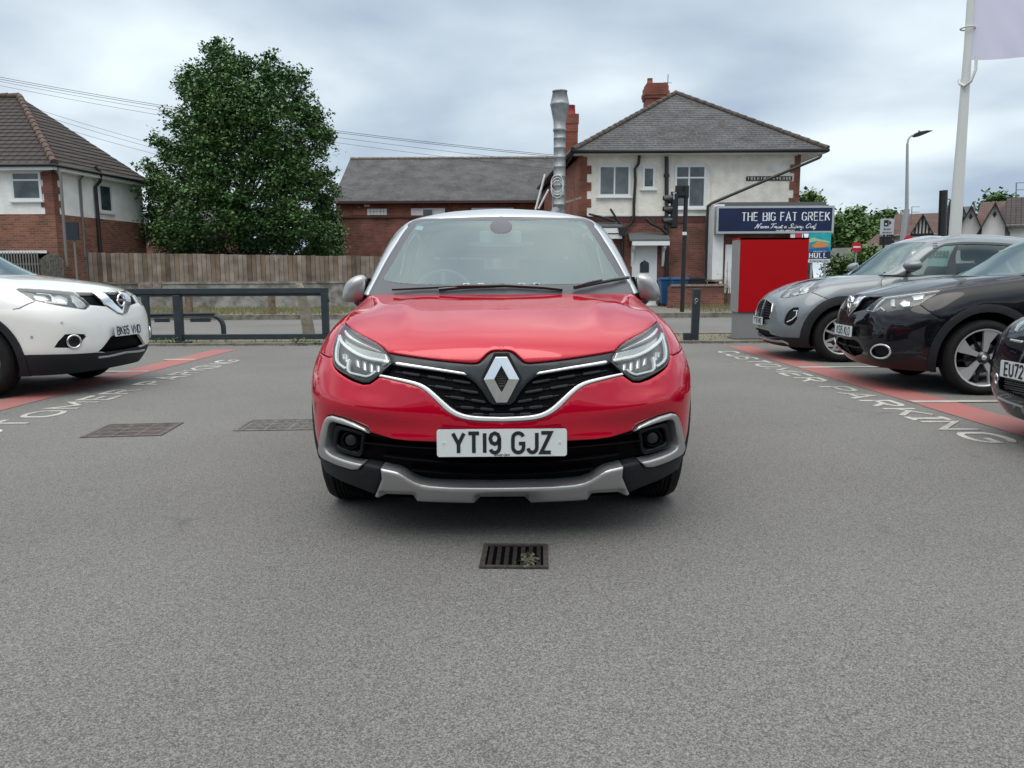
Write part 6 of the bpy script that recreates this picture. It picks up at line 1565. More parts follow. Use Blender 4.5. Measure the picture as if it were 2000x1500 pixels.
        m = MB(); m.tube([(.80*s2*sx, my+.0, mz-.07), (.92*s2*sx, my+.03, mz-.05)], .03, 8); m.build('mirror_arm', M_GLOSSBLACK, mo)
    if cfg.get('plate'):
        s, (pxx, pyy), tilt = cfg['plate']; uv = B.px(x0+pxx/s_, y0+pyy/s_); p = B.ev([0], [uv[1]])[0]
        plate(car, s, (0, p[1]-.03, p[2]), (0, -1, tilt)); b = MB(); b.box((-.20, p[1]-.027, p[2]-.04), (.20, p[1]+.03, p[2]+.04)); b.build('plate_holder', M_GRILLE, car)
    return car, B, C, tr
def ring_badge(car, B, v, r, name='emblem', dz=0, out=.03):
    p = B.ev([0], [v])[0]; b = MB(); c = (0, p[1]-out, p[2]+dz)
    b.tube([(c[0]+r*math.cos(R(a)), c[1], c[2]+r*math.sin(R(a))) for a in range(0, 360, 15)], r*.16, 8, closed=True); b.box((-r*1.15, c[1]-.012, c[2]-r*.17), (r*1.15, c[1]+.006, c[2]+r*.17)); b.build(name, M_CHROME, car, bevel=.003)
def ellipse(cx, cy, rx, ry, n=24): return [(cx+rx*math.cos(2*math.pi*k/n), cy+ry*math.sin(2*math.pi*k/n)) for k in range(n)]
RZ = [.15,.33,.48,.62,.74,.85,.915,1.0,1.045,1.10,1.19,1.35,1.48,1.55,1.58]
RY = [0,.11,.25,.86,1.02,1.27,2.1,2.8,3.466,4.13]
WHITE = dict(key='white', org=(-4.09, 8.15), rot=86, label='pearl white crossover nosing in from the left edge, plate BK65 VND', paint=M_WHITECAR, zoom=(4.84, 0, 480), wheels=(1.0, 3.70), rw=.362, arch=(.43, .50), sx=1.03, clad=.42,
  y=(RY, [0,.11,.27,1.0,1.22,1.55,2.5,3.1,3.70,4.62]), z=(RZ, [.22,.37,.56,.73,.86,.99,1.06,1.15,1.20,1.25,1.33,1.50,1.64,1.71,1.74]), doors=(1.52, 2.55, 3.5), bonnet_back=[(4.7,6.5),(5.4,7.0),(5.5,8),(4,8),(2,8),(0,8)], mirror=(2.15, 1.22), style='fan',
  tr=dict(headlight=[(148,410),(165,402),(250,405),(400,412),(560,425),(690,437),(760,480),(850,555),(845,575),(810,603),(760,600),(600,575),(450,550),(330,525),(250,475),(190,440)],
    grille=[(705,437),(870,443),(1000,440),(1165,432,'c'),(1165,652,'c'),(1110,640),(1010,575),(850,560),(760,480)],
    fog_pocket=[(510,965),(550,905),(615,838),(680,833),(800,835),(820,860),(780,915),(740,965),(600,968)],
    lower_grille=[(925,1005),(970,965),(1050,858),(1100,835),(1215,812,'c'),(1215,985,'c'),(1000,1012)],
    clad_line=[(1215,985,'c'),(1000,1012),(910,1010),(740,1022),(500,1028),(262,1032)],
    bonnet=[(1165,430,'c'),(1000,438),(870,441),(705,435),(560,423),(400,410),(250,403),(165,400)], bumper_seam=[(325,527),(240,560),(185,590),(120,600)]),
  guides=[([(345,440),(470,450),(540,530)], .012, -.01, 1), ([(330,520),(450,545),(600,572),(760,596)], .012, -.008, 0), ([(420,520),(640,545)], .02, -.012, 1)],
  refl=[([(480,470),(560,455),(640,490),(650,540),(560,540),(490,520)], -.012, 2), ([(300,450),(420,455),(480,500),(400,515),(330,500)], -.02, 0), ([(660,450),(700,455),(830,560),(800,590),(740,580),(690,520)], -.016, 0)],
  trims=[('grille_chrome', M_CHROME, [(870,447),(965,444),(1040,510),(1165,612,'c'),(1165,650,'c'),(1110,636),(1000,560),(930,500)], None, .012, False),
         ('front_lip', M_SATIN, [(1215,998,'c'),(1120,1018),(1020,1040),(925,1052)], .018, .02, False)],
  plate=('BK65 VND', (1215,790), .05))
BLACKC = dict(key='black', org=(3.57, 8.2), rot=-95, label='dark crossover with black plastic arches parked second from the railing on the right', paint=M_BLACKCAR, zoom=(5.263, 1620, 540), wheels=(.99, 3.62), rw=.36, arch=(.435, .51), sx=1.02, clad=.40,
  y=(RY, [0,.11,.30,.95,1.22,1.48,2.3,2.9,3.60,4.38]), z=(RZ, [.22,.35,.50,.66,.80,.93,.99,1.09,1.14,1.17,1.24,1.40,1.53,1.60,1.63]), doors=(1.40, 2.40, 3.3), bonnet_back=[(5.2,7.0),(5.5,7.4),(5.5,8),(4,8),(2,8),(0,8)], mirror=(1.75, 1.13), style='blade', turn=8, rimk=.76,
  tr=dict(headlight=[(365,345),(450,270),(555,205),(700,180),(900,155),(1165,128),(1100,180),(1000,235),(930,285),(850,310),(700,345),(560,365),(430,370)],
    grille=[(205,207,'c'),(400,205),(560,200),(450,270),(365,340),(240,372),(200,410,'c')],
    lower_grille=[(150,640,'c'),(250,650),(300,680),(350,760),(330,800),(250,825),(150,805,'c')],
    fog_pocket=ellipse(527, 770, 92, 62),
    bonnet=[(205,203,'c'),(400,202),(555,198),(700,174),(900,150),(1165,125),(1400,96),(1640,65)], bumper_seam=[(930,288),(1060,380),(1150,440)]),
  guides=[([(380,345),(440,355),(560,220)], .014, -.008, 1), ([(560,212),(800,180),(1130,140)], .012, -.006, 1), ([(470,345),(520,310),(560,345)], .012, -.01, 1)],
  refl=[([(710,270),(760,225),(830,250),(820,300),(750,310)], -.012, 2), ([(840,190),(980,170),(960,220),(860,240)], -.01, 2), ([(620,225),(670,215),(670,300),(620,300)], -.014, 0)],
  trims=[('grille_chrome', M_CHROME, [(200,408,'c'),(200,355,'c'),(305,218),(378,209),(305,300),(240,368)], None, .012, False), ('fog_lamp_ring', M_CHROME, ellipse(527,770,100,70)+[(627,770)], .016, .008, True),
         ('grille_bar', M_PLASTIC, [(150,705,'c'),(260,735),(335,735)], .014, -.01, False), ('lower_crease', M_PLASTIC, [(215,550),(280,560),(320,630),(385,745),(420,778)], .006, .002, True), ('sill_bar', M_PLASTIC, [(960,790),(800,795),(650,800)], .03, .004, True)],
  plate=('KS15 KLO', (143,545), .02))
GREY = dict(key='grey', org=(3.58, 11.1), rot=-93.5, label='grey crossover with a price poster in its side window, beside the red totem', paint=M_GREYCAR, zoom=(7.143, 1460, 520), wheels=(.86, 3.45), rw=.352, arch=(.42, .53), sx=1.0, clad=.36,
  y=(RY, [0,.11,.28,.86,1.25,1.45,2.2,2.8,3.45,4.19]), z=(RZ, [.19,.33,.48,.62,.75,.88,.98,1.10,1.16,1.18,1.25,1.42,1.58,1.66,1.69]), doors=(1.35, 2.35, 3.2), bonnet_back=[(5.0,6.6),(5.4,7.2),(5.5,8),(4,8),(2,8),(0,8)], mirror=(1.68, 1.27), style='fan',
  tr=dict(headlight=[(445,435),(470,390),(560,320),(700,240),(850,190),(1000,155),(1085,148),(1112,160),(1080,215),(1000,290),(920,345),(830,375),(700,410),(600,432),(520,442)],
    grille=[(192,440,'c'),(240,455),(300,490),(350,525),(330,640),(305,720),(300,745),(245,745),(192,745,'c')],
    fog_pocket=[(505,760),(530,690),(575,620),(640,575),(700,570),(718,590),(700,660),(690,740),(650,800),(600,830),(545,825),(505,800)],
    lower_grille=[(192,875,'c'),(290,900),(330,950),(480,988),(350,1000),(192,985,'c')],
    clad_line=[(192,995,'c'),(350,1003),(480,992),(800,1000)],
    bonnet=[(192,432,'c'),(250,440),(290,385),(340,345),(450,325),(560,305),(700,236),(850,186),(1000,151),(1085,144)], bumper_seam=[(890,365),(1020,415),(1150,468)]),
  guides=[([(830,335),(900,255),(940,215),(850,240),(740,330)], .014, -.006, 1), ([(560,330),(700,280),(900,205)], .010, -.008, 1)],
  refl=[([(600,370),(700,330),(720,370),(640,400)], -.015, 0), ([(760,300),(850,250),(860,300),(790,335)], -.015, 2), ([(740,340),(860,330),(800,370),(720,385)], -.012, 0), ([(480,410),(560,345),(620,330),(560,400),(500,425)], -.018, 0)],
  trims=[('grille_chrome', M_CHROME, [(192,437,'c'),(240,453),(300,486),(352,525),(332,640),(305,722)], .010, .006, False), ('fog_lamp_strip', M_BRIGHT, [(640,622),(690,617),(680,690),(620,745),(545,780)], .012, .002, True),
         ('front_lip', M_SATIN, [(120,975),(250,1012),(350,1035),(500,1050),(580,1085)], .03, .012, True)],
  plate=('YT70 RKE', (180,755), .02))
NAVY = dict(key='navy', org=(3.29, 4.86), rot=-94, label='blue-black car nose cut off by the right edge, plate EU72 KTL', paint=M_NAVYCAR, zoom=(6.52, 1900, 600), wheels=(.85, 3.4), rw=.33, arch=(.38, .42), sx=1.0, clad=.30,
  y=(RY, [0,.10,.25,.85,1.2,1.4,2.1,2.7,3.4,4.0]), z=(RZ, [.16,.30,.43,.56,.70,.82,.88,.96,1.0,1.03,1.10,1.25,1.36,1.42,1.45]), doors=(1.35, 2.35, 3.1), bonnet_back=[(5.0,6.6),(5.4,7.2),(5.5,8),(4,8),(2,8),(0,8)], mirror=(1.6, 1.0), style='fan', cladm=M_GLOSSBLACK,
  tr=dict(headlight=[(500,310),(530,240),(590,185),(660,140),(740,120),(800,160),(720,240),(640,270),(560,330)],
    lower_grille=[(680,850,'c'),(440,860),(350,860),(320,960),(330,1040),(520,1120),(700,1190,'c')],
    bonnet=[(700,260,'c'),(640,262),(720,240),(800,160),(780,110),(700,100),(640,110)], bumper_seam=[(300,500),(290,420),(330,400)]),
  guides=[([(520,300),(570,220),(660,160)], .02, -.004, 1)], refl=[([(570,300),(620,240),(700,200),(650,270)], -.01, 2)],
  trims=[('chrome_bar', M_CHROME, [(480,415),(560,430),(640,445)], .020, .008, True), ('fog_lamp_ring', M_CHROME, ellipse(303,910,16,62)+[(319,910)], .010, .006, True), ('front_lip', M_SATIN, [(245,1085),(330,1140),(430,1190),(652,1265)], .010, .014, True)],
  plate=('EU72 KTL', (700,830), .0))
SIDE = {}
for cfg in (WHITE, BLACKC, GREY, NAVY): SIDE[cfg['key']] = side_car(cfg)
def side_extras():
    car, B, C, tr = SIDE['white']
    uv = tr([(1150,512)])[0]; ring_badge(car, B, uv[1], .062, out=.035)
    def fog(key, L, rx, m=M_CHROME, glass=True):
        car, B, C, tr = SIDE[key]
        for sgn in (1, -1):
            uv = tr([L])[0]; p = B.ev([uv[0]], [uv[1]])[0]; n = B.nor([uv[0]], [uv[1]])[0]; c = Vector((p[0]*sgn, p[1], p[2])); n = Vector((n[0]*sgn, n[1], n[2])); a = n.cross(Vector((0, 0, 1))).normalized(); b_ = a.cross(n)
            m_ = MB(); m_.tube([c+n*.004+(a*math.cos(R(t))+b_*math.sin(R(t)))*rx for t in range(0, 360, 15)], .009, 8, closed=True)
            m_.tube([c-n*.01, c-n*.004], rx*.93, 20, 1); m_.build('fog_lamp', [m, M_GLOSSBLACK], car)
    fog('white', (700,905), .062)
    for q_ in ((585,728),(300,862)):
        for sgn in (1, -1):
            uv = tr([q_])[0]; p = B.ev([uv[0]], [uv[1]])[0]; n = B.nor([uv[0]], [uv[1]])[0]; b = MB(); b.tube([(p[0]*sgn, p[1], p[2]), ((p[0]+n[0]*.004)*sgn, p[1]+n[1]*.004, p[2]+n[2]*.004)], .013, 14); b.build('parking_sensor', M_SILVER, car)
    car, B, C, tr = SIDE['black']; uv = tr([(207,262)])[0]; ring_badge(car, B, uv[1], .062, out=.035)
    # honeycomb bars of the grey car's grille
    car, B, C, tr = SIDE['grey']; g = MB()
    for k in range(8):
        y = 475+k*36; L = [(195, y), (205+12*(k % 2), y+6), (235, y+4), (265, y+14), (300, y+22)]
        uv = [(0.0, tr([L[0]])[0][1])]+tr(L[1:]); uv = [u_ for u_ in uv]; panel(g, B, band(np.array(uv), .008), lift=-.012, res=.02, rnd=.002, rim=.01, gap=0)
    g.build('grille_bars', M_TRIM, car)
    # price poster inside the grey car
    b = MB(); b.add([(.70,1.98,1.27),(.70,2.26,1.26),(.64,2.36,1.60),(.65,2.16,1.56),(.68,1.99,1.42)], [(0,1,2,3,4)])
    ux, uy = Vector((0, 1, 0)), Vector((-.16, .22, 1)); o_ = Vector((.688, 2.0, 1.38))
    text(b, '£13990', o_, ux, uy, .085, w=.2, sp=.20, xs=.62, mati=1, th=.004)
    for i in range(3): text(b, '-----', o_+ux*.04+Vector((-.012*i, 0, .0))+Vector((-.01,0,.11+.03*i)), ux, uy, .03, w=.3, sp=.12, mati=1, th=.006)
    b.build('price_poster', [mat('poster_mint', (.50, .85, .74), rough=.5), mat('poster_ink', (.03, .12, .10), rough=.5)], label='mint green price poster inside the side window of the grey car', cat='poster')
    po = bpy.data.objects['price_poster']; po.location = car.location; po.rotation_euler = car.rotation_euler
    # silver studs of the blue-black car's lower grille
    car, B, C, tr = SIDE['navy']; b = MB(); cnt = 0
    for i in range(12):
        for j in range(8):
            x, y = 345+i*30+(15 if j % 2 else 0), 880+j*32+i*6
            uv = tr([(x, y)])
            if not uv: continue
            p = B.ev([uv[0][0]], [uv[0][1]])[0]; n = B.nor([uv[0][0]], [uv[0][1]])[0]; p = p-n*.030
            for sgn in (1, -1): b.box((p[0]*sgn-.0035, p[1]-.004, p[2]-.0035), (p[0]*sgn+.0035, p[1]+.01, p[2]+.0035))
    b.build('grille_studs', M_SATIN, car)
side_extras()

# far parked cars, copies of the two crossovers
for key, px_, Y_, rz_, lab in (('black', 1606, 47, 95, 'small dark car parked far away below the welcome sign'), ('grey', 1652, 50, 92, 'small silver car parked far away behind the grey car bonnet'), ('white', 1585, 55, 8, 'small white car just visible beside the red totem edge')):
    c = copy_tree(SIDE[key][0]); c.location = (wx(px_, 520, Y_)+(-1.5 if rz_ > 20 else 0), Y_, 0); c.rotation_euler = (0, 0, R(rz_)); c['label'] = lab
# ---------------------------------------------------------------- trees and shrubs
def leaf_mat(name, dark, light, mid=None):
    m = mat(name, dark, rough=.55, spec=.35); t = m.node_tree; b = t.nodes['Principled BSDF']; L = t.links.new
    tcn = t.nodes.new('ShaderNodeTexCoord'); n = t.nodes.new('ShaderNodeTexNoise'); n.inputs['Scale'].default_value = 1.1; n.inputs['Detail'].default_value = 5; L(tcn.outputs['Object'], n.inputs['Vector'])
    n2 = t.nodes.new('ShaderNodeTexNoise'); n2.inputs['Scale'].default_value = 14; L(tcn.outputs['Object'], n2.inputs['Vector'])
    a = t.nodes.new('ShaderNodeMath'); a.operation = 'ADD'; L(n.outputs[0], a.inputs[0]); L(n2.outputs[0], a.inputs[1])
    r = t.nodes.new('ShaderNodeMapRange'); L(a.outputs[0], r.inputs[0]); r.inputs[1].default_value = .75; r.inputs[2].default_value = 1.25
    mx_ = t.nodes.new('ShaderNodeMix'); mx_.data_type = 'RGBA'; L(r.outputs[0], mx_.inputs[0]); mx_.inputs[6].default_value = (*dark, 1); mx_.inputs[7].default_value = (*light, 1)
    L(mx_.outputs[2], b.inputs['Base Color']); b.inputs['Subsurface Weight'].default_value = 0
    return m
M_LEAF = leaf_mat('sycamore_leaf', (.034, .085, .028), (.115, .215, .068))
M_LEAF2 = leaf_mat('hedge_leaf', (.03, .075, .018), (.10, .18, .045))
M_LEAF3 = leaf_mat('distant_leaf', (.035, .085, .022), (.13, .22, .06))
M_BARK = mat('bark', (.07, .06, .05), rough=1, noise=.4, nscale=6, bump=.8, bscale=12)
def leaves(name, C, nper, sig, size, m, parent=None, seed=0, droop=.4, **k):
    """clusters of leaf-sized folded faces round the centres C"""
    rng = np.random.default_rng(seed); C = np.repeat(np.array(C), nper, axis=0); n = len(C)
    P = C+rng.normal(0, 1, (n, 3))*np.array(sig)
    a = rng.uniform(0, 2*np.pi, n); t = rng.normal(-droop, .45, n)
    d = np.stack([np.cos(a)*np.cos(t), np.sin(a)*np.cos(t), np.sin(t)], 1)
    u = np.stack([-np.sin(a), np.cos(a), rng.normal(0, .35, n)], 1); u /= np.linalg.norm(u, axis=1)[:, None]
    s = size*rng.uniform(.55, 1.25, n)[:, None]; up = np.cross(d, u)
    V = np.stack([P-d*s*.5, P+u*s*.42-up*s*.12, P+d*s*.55, P-u*s*.42-up*s*.12], 1).reshape(-1, 3)
    F = np.arange(4*n).reshape(-1, 4)
    me = bpy.data.meshes.new(name); me.vertices.add(4*n); me.vertices.foreach_set('co', V.ravel()); me.loops.add(4*n); me.loops.foreach_set('vertex_index', F.ravel().astype('i'))
    me.polygons.add(n); me.polygons.foreach_set('loop_start', np.arange(0, 4*n, 4, dtype='i')); me.polygons.foreach_set('loop_total', np.full(n, 4, 'i')); me.update(calc_edges=True); me.validate()
    me.materials.append(m); o = bpy.data.objects.new(name, me); COL.objects.link(o)
    if parent is not None: o.parent = parent
    return tag(o, **k)
def crown_centres(outline, Y, n, depth, seed, shell=.75, org=(0, 0, 0)):
    """cluster centres in the volume whose outline is given in photo pixels at depth Y"""
    rng = np.random.default_rng(seed); O = np.array([[*at(x, y, Y)[[0, 2]]] for x, y in outline]); lo, hi = O.min(0), O.max(0); out = []
    while len(out) < n:
        p = rng.uniform(lo, hi, (n*3, 2)); p = p[inside(O, p)]; d = dist_poly(O, p)
        for q_, dd in zip(p, d):
            t = min(depth, (dd*depth*1.6)**.6*1.0); sg = -1 if rng.random() < .62 else 1
            y = Y+sg*t*(rng.uniform(shell, 1.0) if rng.random() < .8 else rng.uniform(0, 1))
            f = y/Y; out.append((q_[0]*f-org[0], y-org[1], (q_[1]-CAMH)*f+CAMH-org[2]))
    return out[:n]
def limbs(b, base, n, spread, h, seed, r0=.22):
    rnd = random.Random(seed); bx, by, bz = base
    b.tube([(bx, by, bz), (bx+.05, by, bz+h*.2), (bx-.05, by+.05, bz+h*.45), (bx+.1, by, bz+h*.95)], [r0, r0*.8, r0*.6, r0*.12], 10)
    for _ in range(n):
        z = bz+h*rnd.uniform(.12, .7); a = rnd.uniform(0, 6.28); l = spread*rnd.uniform(.5, 1)*(1-.3*(z-bz)/h)
        p = [(bx, by, z), (bx+math.cos(a)*l*.35, by+math.sin(a)*l*.35, z+l*.35), (bx+math.cos(a)*l*.7, by+math.sin(a)*l*.7, z+l*.85), (bx+math.cos(a)*l*.9, by+math.sin(a)*l*.9, z+l*1.3)]
        b.tube(p, [r0*.4, r0*.28, r0*.16, r0*.05], 6)
TO = [(318,515),(292,478),(300,452),(286,440),(290,420),(305,415),(286,372),(300,362),(284,318),(292,308),(318,335),(325,322),(302,284),(312,276),(338,300),(344,286),(328,262),(334,250),(346,262),(332,232),(340,208),(356,200),(352,180),(364,160),(372,148),(370,130),(384,122),(398,128),(404,86),(410,90),(414,118),(422,78),(430,82),(440,98),(456,104),(464,128),(470,140),(480,118),(490,122),(500,134),(506,118),(514,112),(522,132),(532,106),(540,112),(542,140),(552,150),(560,128),(572,130),(574,156),(586,140),(588,172),(586,188),(612,196),(618,210),(612,226),(626,222),(626,246),(642,262),(634,280),(640,300),(628,320),(642,346),(632,358),(656,368),(650,384),(634,400),(644,420),(640,450),(650,470),(648,515)]
t_ = empty('tree', (wx(480,480,31.5), 31.5, 0), 0, 'tall dense dark green broadleaf tree behind the board fence', 'tree')
og = tuple(t_.location)
b = MB(); limbs(b, (0, 0, 0), 26, 3.0, 9.0, 5); b.build('trunk', M_BARK, t_)
def clumps(C, k, sg, seed):
    rng = np.random.default_rng(seed); C = np.repeat(np.array(C), k, axis=0); d = rng.normal(0, 1, C.shape); d[:, 2] = np.where(rng.random(len(d)) < .75, np.abs(d[:, 2]), d[:, 2])
    return C+d*np.array(sg)
cc = crown_centres(TO, 31.5, 560, 3.1, 7, shell=.85, org=og)
leaves('crown', np.concatenate([clumps(cc, 8, (.24, .24, .15), 3), crown_centres(TO, 31.5, 700, 3.1, 17, shell=.97, org=og)]), 20, (.12, .12, .10), .135, M_LEAF, t_, seed=2)
sh = empty('shrub', (wx(648,480,33), 33, 0), 0, 'dark green bush between the tall tree and the brick hall', 'shrub'); og = tuple(sh.location)
b = MB(); limbs(b, (0, 0, 0), 6, .8, 2.6, 9, .06); b.build('stem', M_BARK, sh)
leaves('foliage', crown_centres([(618,520),(620,420),(634,396),(648,408),(657,440),(658,500)], 33, 330, 1.2, 3, org=og), 26, (.2, .2, .2), .14, M_LEAF2, sh, seed=4)
# brown house seen past the tree
d_ = empty('far_house', (wx(300,450,48), 48, 0), 0, 'brown walled house with a grey roof glimpsed behind the tall tree', 'house')
b = MB(); x0, x1 = wx(278,450,48), wx(420,450,48); b.box((x0-d_.location.x, 0, 0), (x1-d_.location.x, 6, hz(436,48))); b.build('wall', M_BRICKDK, d_)
b = MB(); b.prism([(-.3, hz(436,48)),(3, hz(412,48)+.8),(6.3, hz(436,48))], x0-d_.location.x-.2, x1-d_.location.x+.2, 'x'); b.build('roof', M_SLATE2, d_)
b = MB(); b.box((wx(292,430,48)-d_.location.x, -.35, hz(432,48)), (wx(308,430,48)-d_.location.x, -.2, hz(428,48))); b.build('fascia', M_WHITE, d_)
# ---------------------------------------------------------------- overhead wires
for i, (y0, y1, ym) in enumerate(((147, 303, 224), (151, 306, 228), (155, 318, 236), (163, 330, 243), (178, 342, 252), (187, 352, 262), (201, 372, 279))):
    A_, B_ = at(-60, y0-8, 40), at(1085 if i < 2 else 1080, y1 if i < 4 else y1, 37)
    if i >= 4: B_ = at(690, 372+ (i-4)*8, 40)
    pts = []
    for k in range(25):
        s = k/24; p = A_*(1-s)+B_*s; p = p.copy(); p[2] -= .35*4*s*(1-s); pts.append(tuple(p))
    MB().tube(pts, .011 if i in (0, 1) else .008, 5).build('overhead_wire', M_BLACKP, label='%s overhead wire crossing the sky behind the tall tree' % ('topmost', 'second highest', 'third highest', 'middle', 'third lowest', 'second lowest', 'lowest')[i], cat='wire', group='overhead wires behind the tall tree')
# ---------------------------------------------------------------- railing, hoop barrier, posts
rl = empty('railing', (-5.0, 13.9, 0), 0, 'dark grey square tube railing along the left of the car park edge', 'railing')
def RB(name, m=M_ANTH): 
    def go(b, par=rl, bev=.006): b.v = [(x+5.0, y-13.9, z) for x, y, z in b.v]; return b.build(name, m, par, bevel=bev)
    return go
xl_, xr_ = wx(255, 570, 13.9), wx(640, 570, 13.9); zt = hz(560, 13.9)
b = MB(); b.box((xl_-2.5, 13.86, zt-.10), (xr_, 13.98, zt)); b.box((xl_-2.5, 13.89, zt-.145), (xr_-.1, 13.95, zt-.10)); RB('top_rail')(b)
b = MB(); b.box((xl_-2.5, 13.87, .07), (wx(641,660,13.9), 13.97, .165)); RB('bottom_rail')(b)
for x_, w_, z0 in ((wx(347,620,13.85), .125, 0), (wx(285,620,13.9), .12, .165)):
    b = MB(); b.box((x_-w_/2, 13.82 if z0 == 0 else 13.88, z0), (x_+w_/2, 13.86+.1, zt-.12)); RB('post')(b)
b = MB(); xe = xr_; b.add([(xe-.12, 13.86, .17), (xe+.0, 13.86, .17), (xe+.0, 13.96, .17), (xe-.12, 13.96, .17), (xe-.12, 13.86, zt-.1), (xe, 13.86, zt-.1), (xe, 13.96, zt-.1), (xe-.12, 13.96, zt-.1)], [(0,3,2,1),(4,5,6,7),(0,1,5,4),(1,2,6,5),(2,3,7,6),(3,0,4,7)]); RB('post')(b)
b = MB(); b.box((wx(350,668,13.8)-.05, 13.72, .0), (wx(374,668,13.8), 13.86, .05)); RB('foot_plate')(b)
b = MB(); b.box((xe-.0, 13.88, zt-.26), (xe+.02, 13.94, zt-.20)); RB('lock_lug')(b)
hp = MB(); Yh = 14.7; z_h = hz(612, Yh); xb_ = wx(437, 650, Yh)
hp.tube([(wx(300,612,Yh)-1.2, Yh, z_h), (wx(420,612,Yh), Yh, z_h)]+[(xb_-.24+.24*math.sin(R(a)), Yh, z_h-.24+.24*math.cos(R(a))) for a in range(15, 91, 15)]+[(xb_, Yh, 0)], .048, 12)
hp.build('hoop_barrier', M_ANTH, label='low curved tube hoop barrier behind the dark grey railing', cat='barrier')
b = MB(); Yh = 14.66; b.box((wx(302,614,Yh), Yh-.03, z_h-.13), (wx(330,614,Yh), Yh+.03, z_h-.06)); b.box((wx(372,614,Yh), Yh-.03, z_h-.13), (wx(410,614,Yh), Yh+.03, z_h-.06)); hb = b.build('barrier_bracket', M_ANTH); hb.parent = bpy.data.objects['hoop_barrier']
M_POST = mat('old_timber_post', (.16, .115, .08), rough=1, noise=.35, nscale=7, bump=.6, bscale=25)
for x_, lab in ((370, 'short brown timber post by the wall, behind the curved hoop barrier'), (532, 'short brown timber post by the wall, left of the leaning pale trunk')):
    b = MB(); X = wx(x_, 605, 23.2); b.box((X-.09, 23.1, .1), (X+.09, 23.27, hz(573, 23.2))); b.build('timber_post', M_POST, bevel=.02, label=lab, cat='post', group='timber posts by the wall')
b = MB(); Yt = 15.2; c_ = [at(604, 655, Yt), at(600, 630, Yt), at(594, 600, Yt), at(588, 572, Yt), at(584, 558, Yt), at(583, 553, Yt)]
b.tube([tuple(p) for p in c_], [.125, .118, .105, .095, .085, .05], 12)
b.build('tree_stump', mat('pale_bark', (.17, .155, .12), rough=1, noise=.4, nscale=5, bump=.9, bscale=18, col2=(.26, .24, .20)), label='leaning pale bare trunk standing behind the railing near its right end', cat='stump')
# bollard right of the red car
bo = empty('gate_post', (wx(1356, 668, 13.75), 13.75, 0), 0, 'single dark grey square post with a padlock right of the red car', 'post')
zt = hz(566, 13.75)
b = MB(); b.add([(-.065,-.05,0),(.065,-.05,0),(.065,.05,0),(-.065,.05,0),(-.045,-.05,zt),(.085,-.05,zt),(.085,.05,zt),(-.045,.05,zt)], [(0,3,2,1),(4,5,6,7),(0,1,5,4),(1,2,6,5),(2,3,7,6),(3,0,4,7)]); b.build('post', M_ANTH, bo, bevel=.008)
b = MB(); b.box((-.20, -.07, .03), (-.066, .05, .16)); b.build('foot_box', M_ANTH, bo, bevel=.008)
b = MB(); b.tube([(.005+.028*math.cos(R(a)), -.062, zt-.20+.028*math.sin(R(a))) for a in range(0, 360, 30)], .009, 8, closed=True); b.box((-.03,-.075,zt-.27),(.0,-.052,zt-.235)); b.build('padlock', mat('brass_steel', (.35, .33, .28), rough=.35, metal=.8), bo)
# red totem
to = empty('totem_sign', (wx(1437, 660, 13.9), 13.9, 0), 0, 'blank red slab totem on a grey plinth beside the parked grey car', 'sign')
x0_, x1_ = 0.0, wx(1578, 540, 13.9)-wx(1441, 540, 13.9)-.01
ztp, zrb = hz(467, 13.9), hz(612, 13.9); M_TOTR = mat('totem_red', (.40, .0, .004), rough=.55, spec=.2)
b = MB(); b.box((.03, 0, zrb), (x1_, .012, ztp)); b.box((.0, 0, ztp-.03), (x1_, .42, ztp)) ; b.build('red_panel', M_TOTR, to)
b = MB(); b.box((.0, .012, zrb), (x1_-.01, .42, ztp-.032)); b.build('casing', mat('totem_grey', (.26, .26, .27), rough=.5), to)
b = MB(); b.box((.03, .03, .045), (x1_-.02, .40, zrb-.004)); b.build('plinth', mat('plinth_grey', (.22, .225, .235), rough=.5), to)
b = MB(); b.box((-.03, -.03, 0), (x1_+.04, .45, .05)); b.build('base', mat('plinth_foot', (.12, .115, .11), rough=.9), to)
# ---------------------------------------------------------------- traffic signal in front of the corner house
ts = empty('traffic_light', (wx(1332, 610, 23.4), 23.4, .12), 0, 'black traffic light on a pole in front of the cream corner house', 'traffic light')
zt = hz(366, 23.4)-.12; zs = lambda y: hz(y, 23.4)-.12; xo = lambda x, y=420: wx(x, y, 23.4)-ts.location.x
b = MB(); b.tube([(0, 0, 0), (.04, 0, zt)], .065, 14); b.box((.0, -.1, zs(388)), (.1, .08, zs(366))); b.build('pole', M_BLACK, ts)
b = MB(); b.box((-.06, -.072, zs(461)), (.07, -.066, zs(455))); b.build('pole_sticker', M_WHITEP, ts)
hd = MB(); X0, X1 = xo(1311), xo(1322); hd.box((X0, -.12, zs(445)), (X1, .02, zs(380))); hd.box((X0-.02, .02, zs(448)), (X1+.035, .035, zs(376)))
hdo = hd.build('signal_head', M_BLACK, ts)
for yy in (390, 411, 433):
    c = (X0-.02, -.05, zs(yy)); b = MB()
    # hood: an open tube to the left, longer on top
    n = 16; ring = [(math.cos(2*math.pi*k/n), math.sin(2*math.pi*k/n)) for k in range(n)]
    vs = [(c[0]+.03, c[1]+.02+.115*p, c[2]+.115*q_) for p, q_ in ring]+[(c[0]-.13-(.10 if q_ > -.2 else -.06)*1.0, c[1]+.02+.12*p, c[2]+.12*q_-.03) for p, q_ in ring]
    b.add(vs, [(k, (k+1) % n, n+(k+1) % n, n+k) for k in range(n)], 0, True); b.add(vs[:n], [tuple(range(n))]); b.build('hood', M_BLACK, hdo)
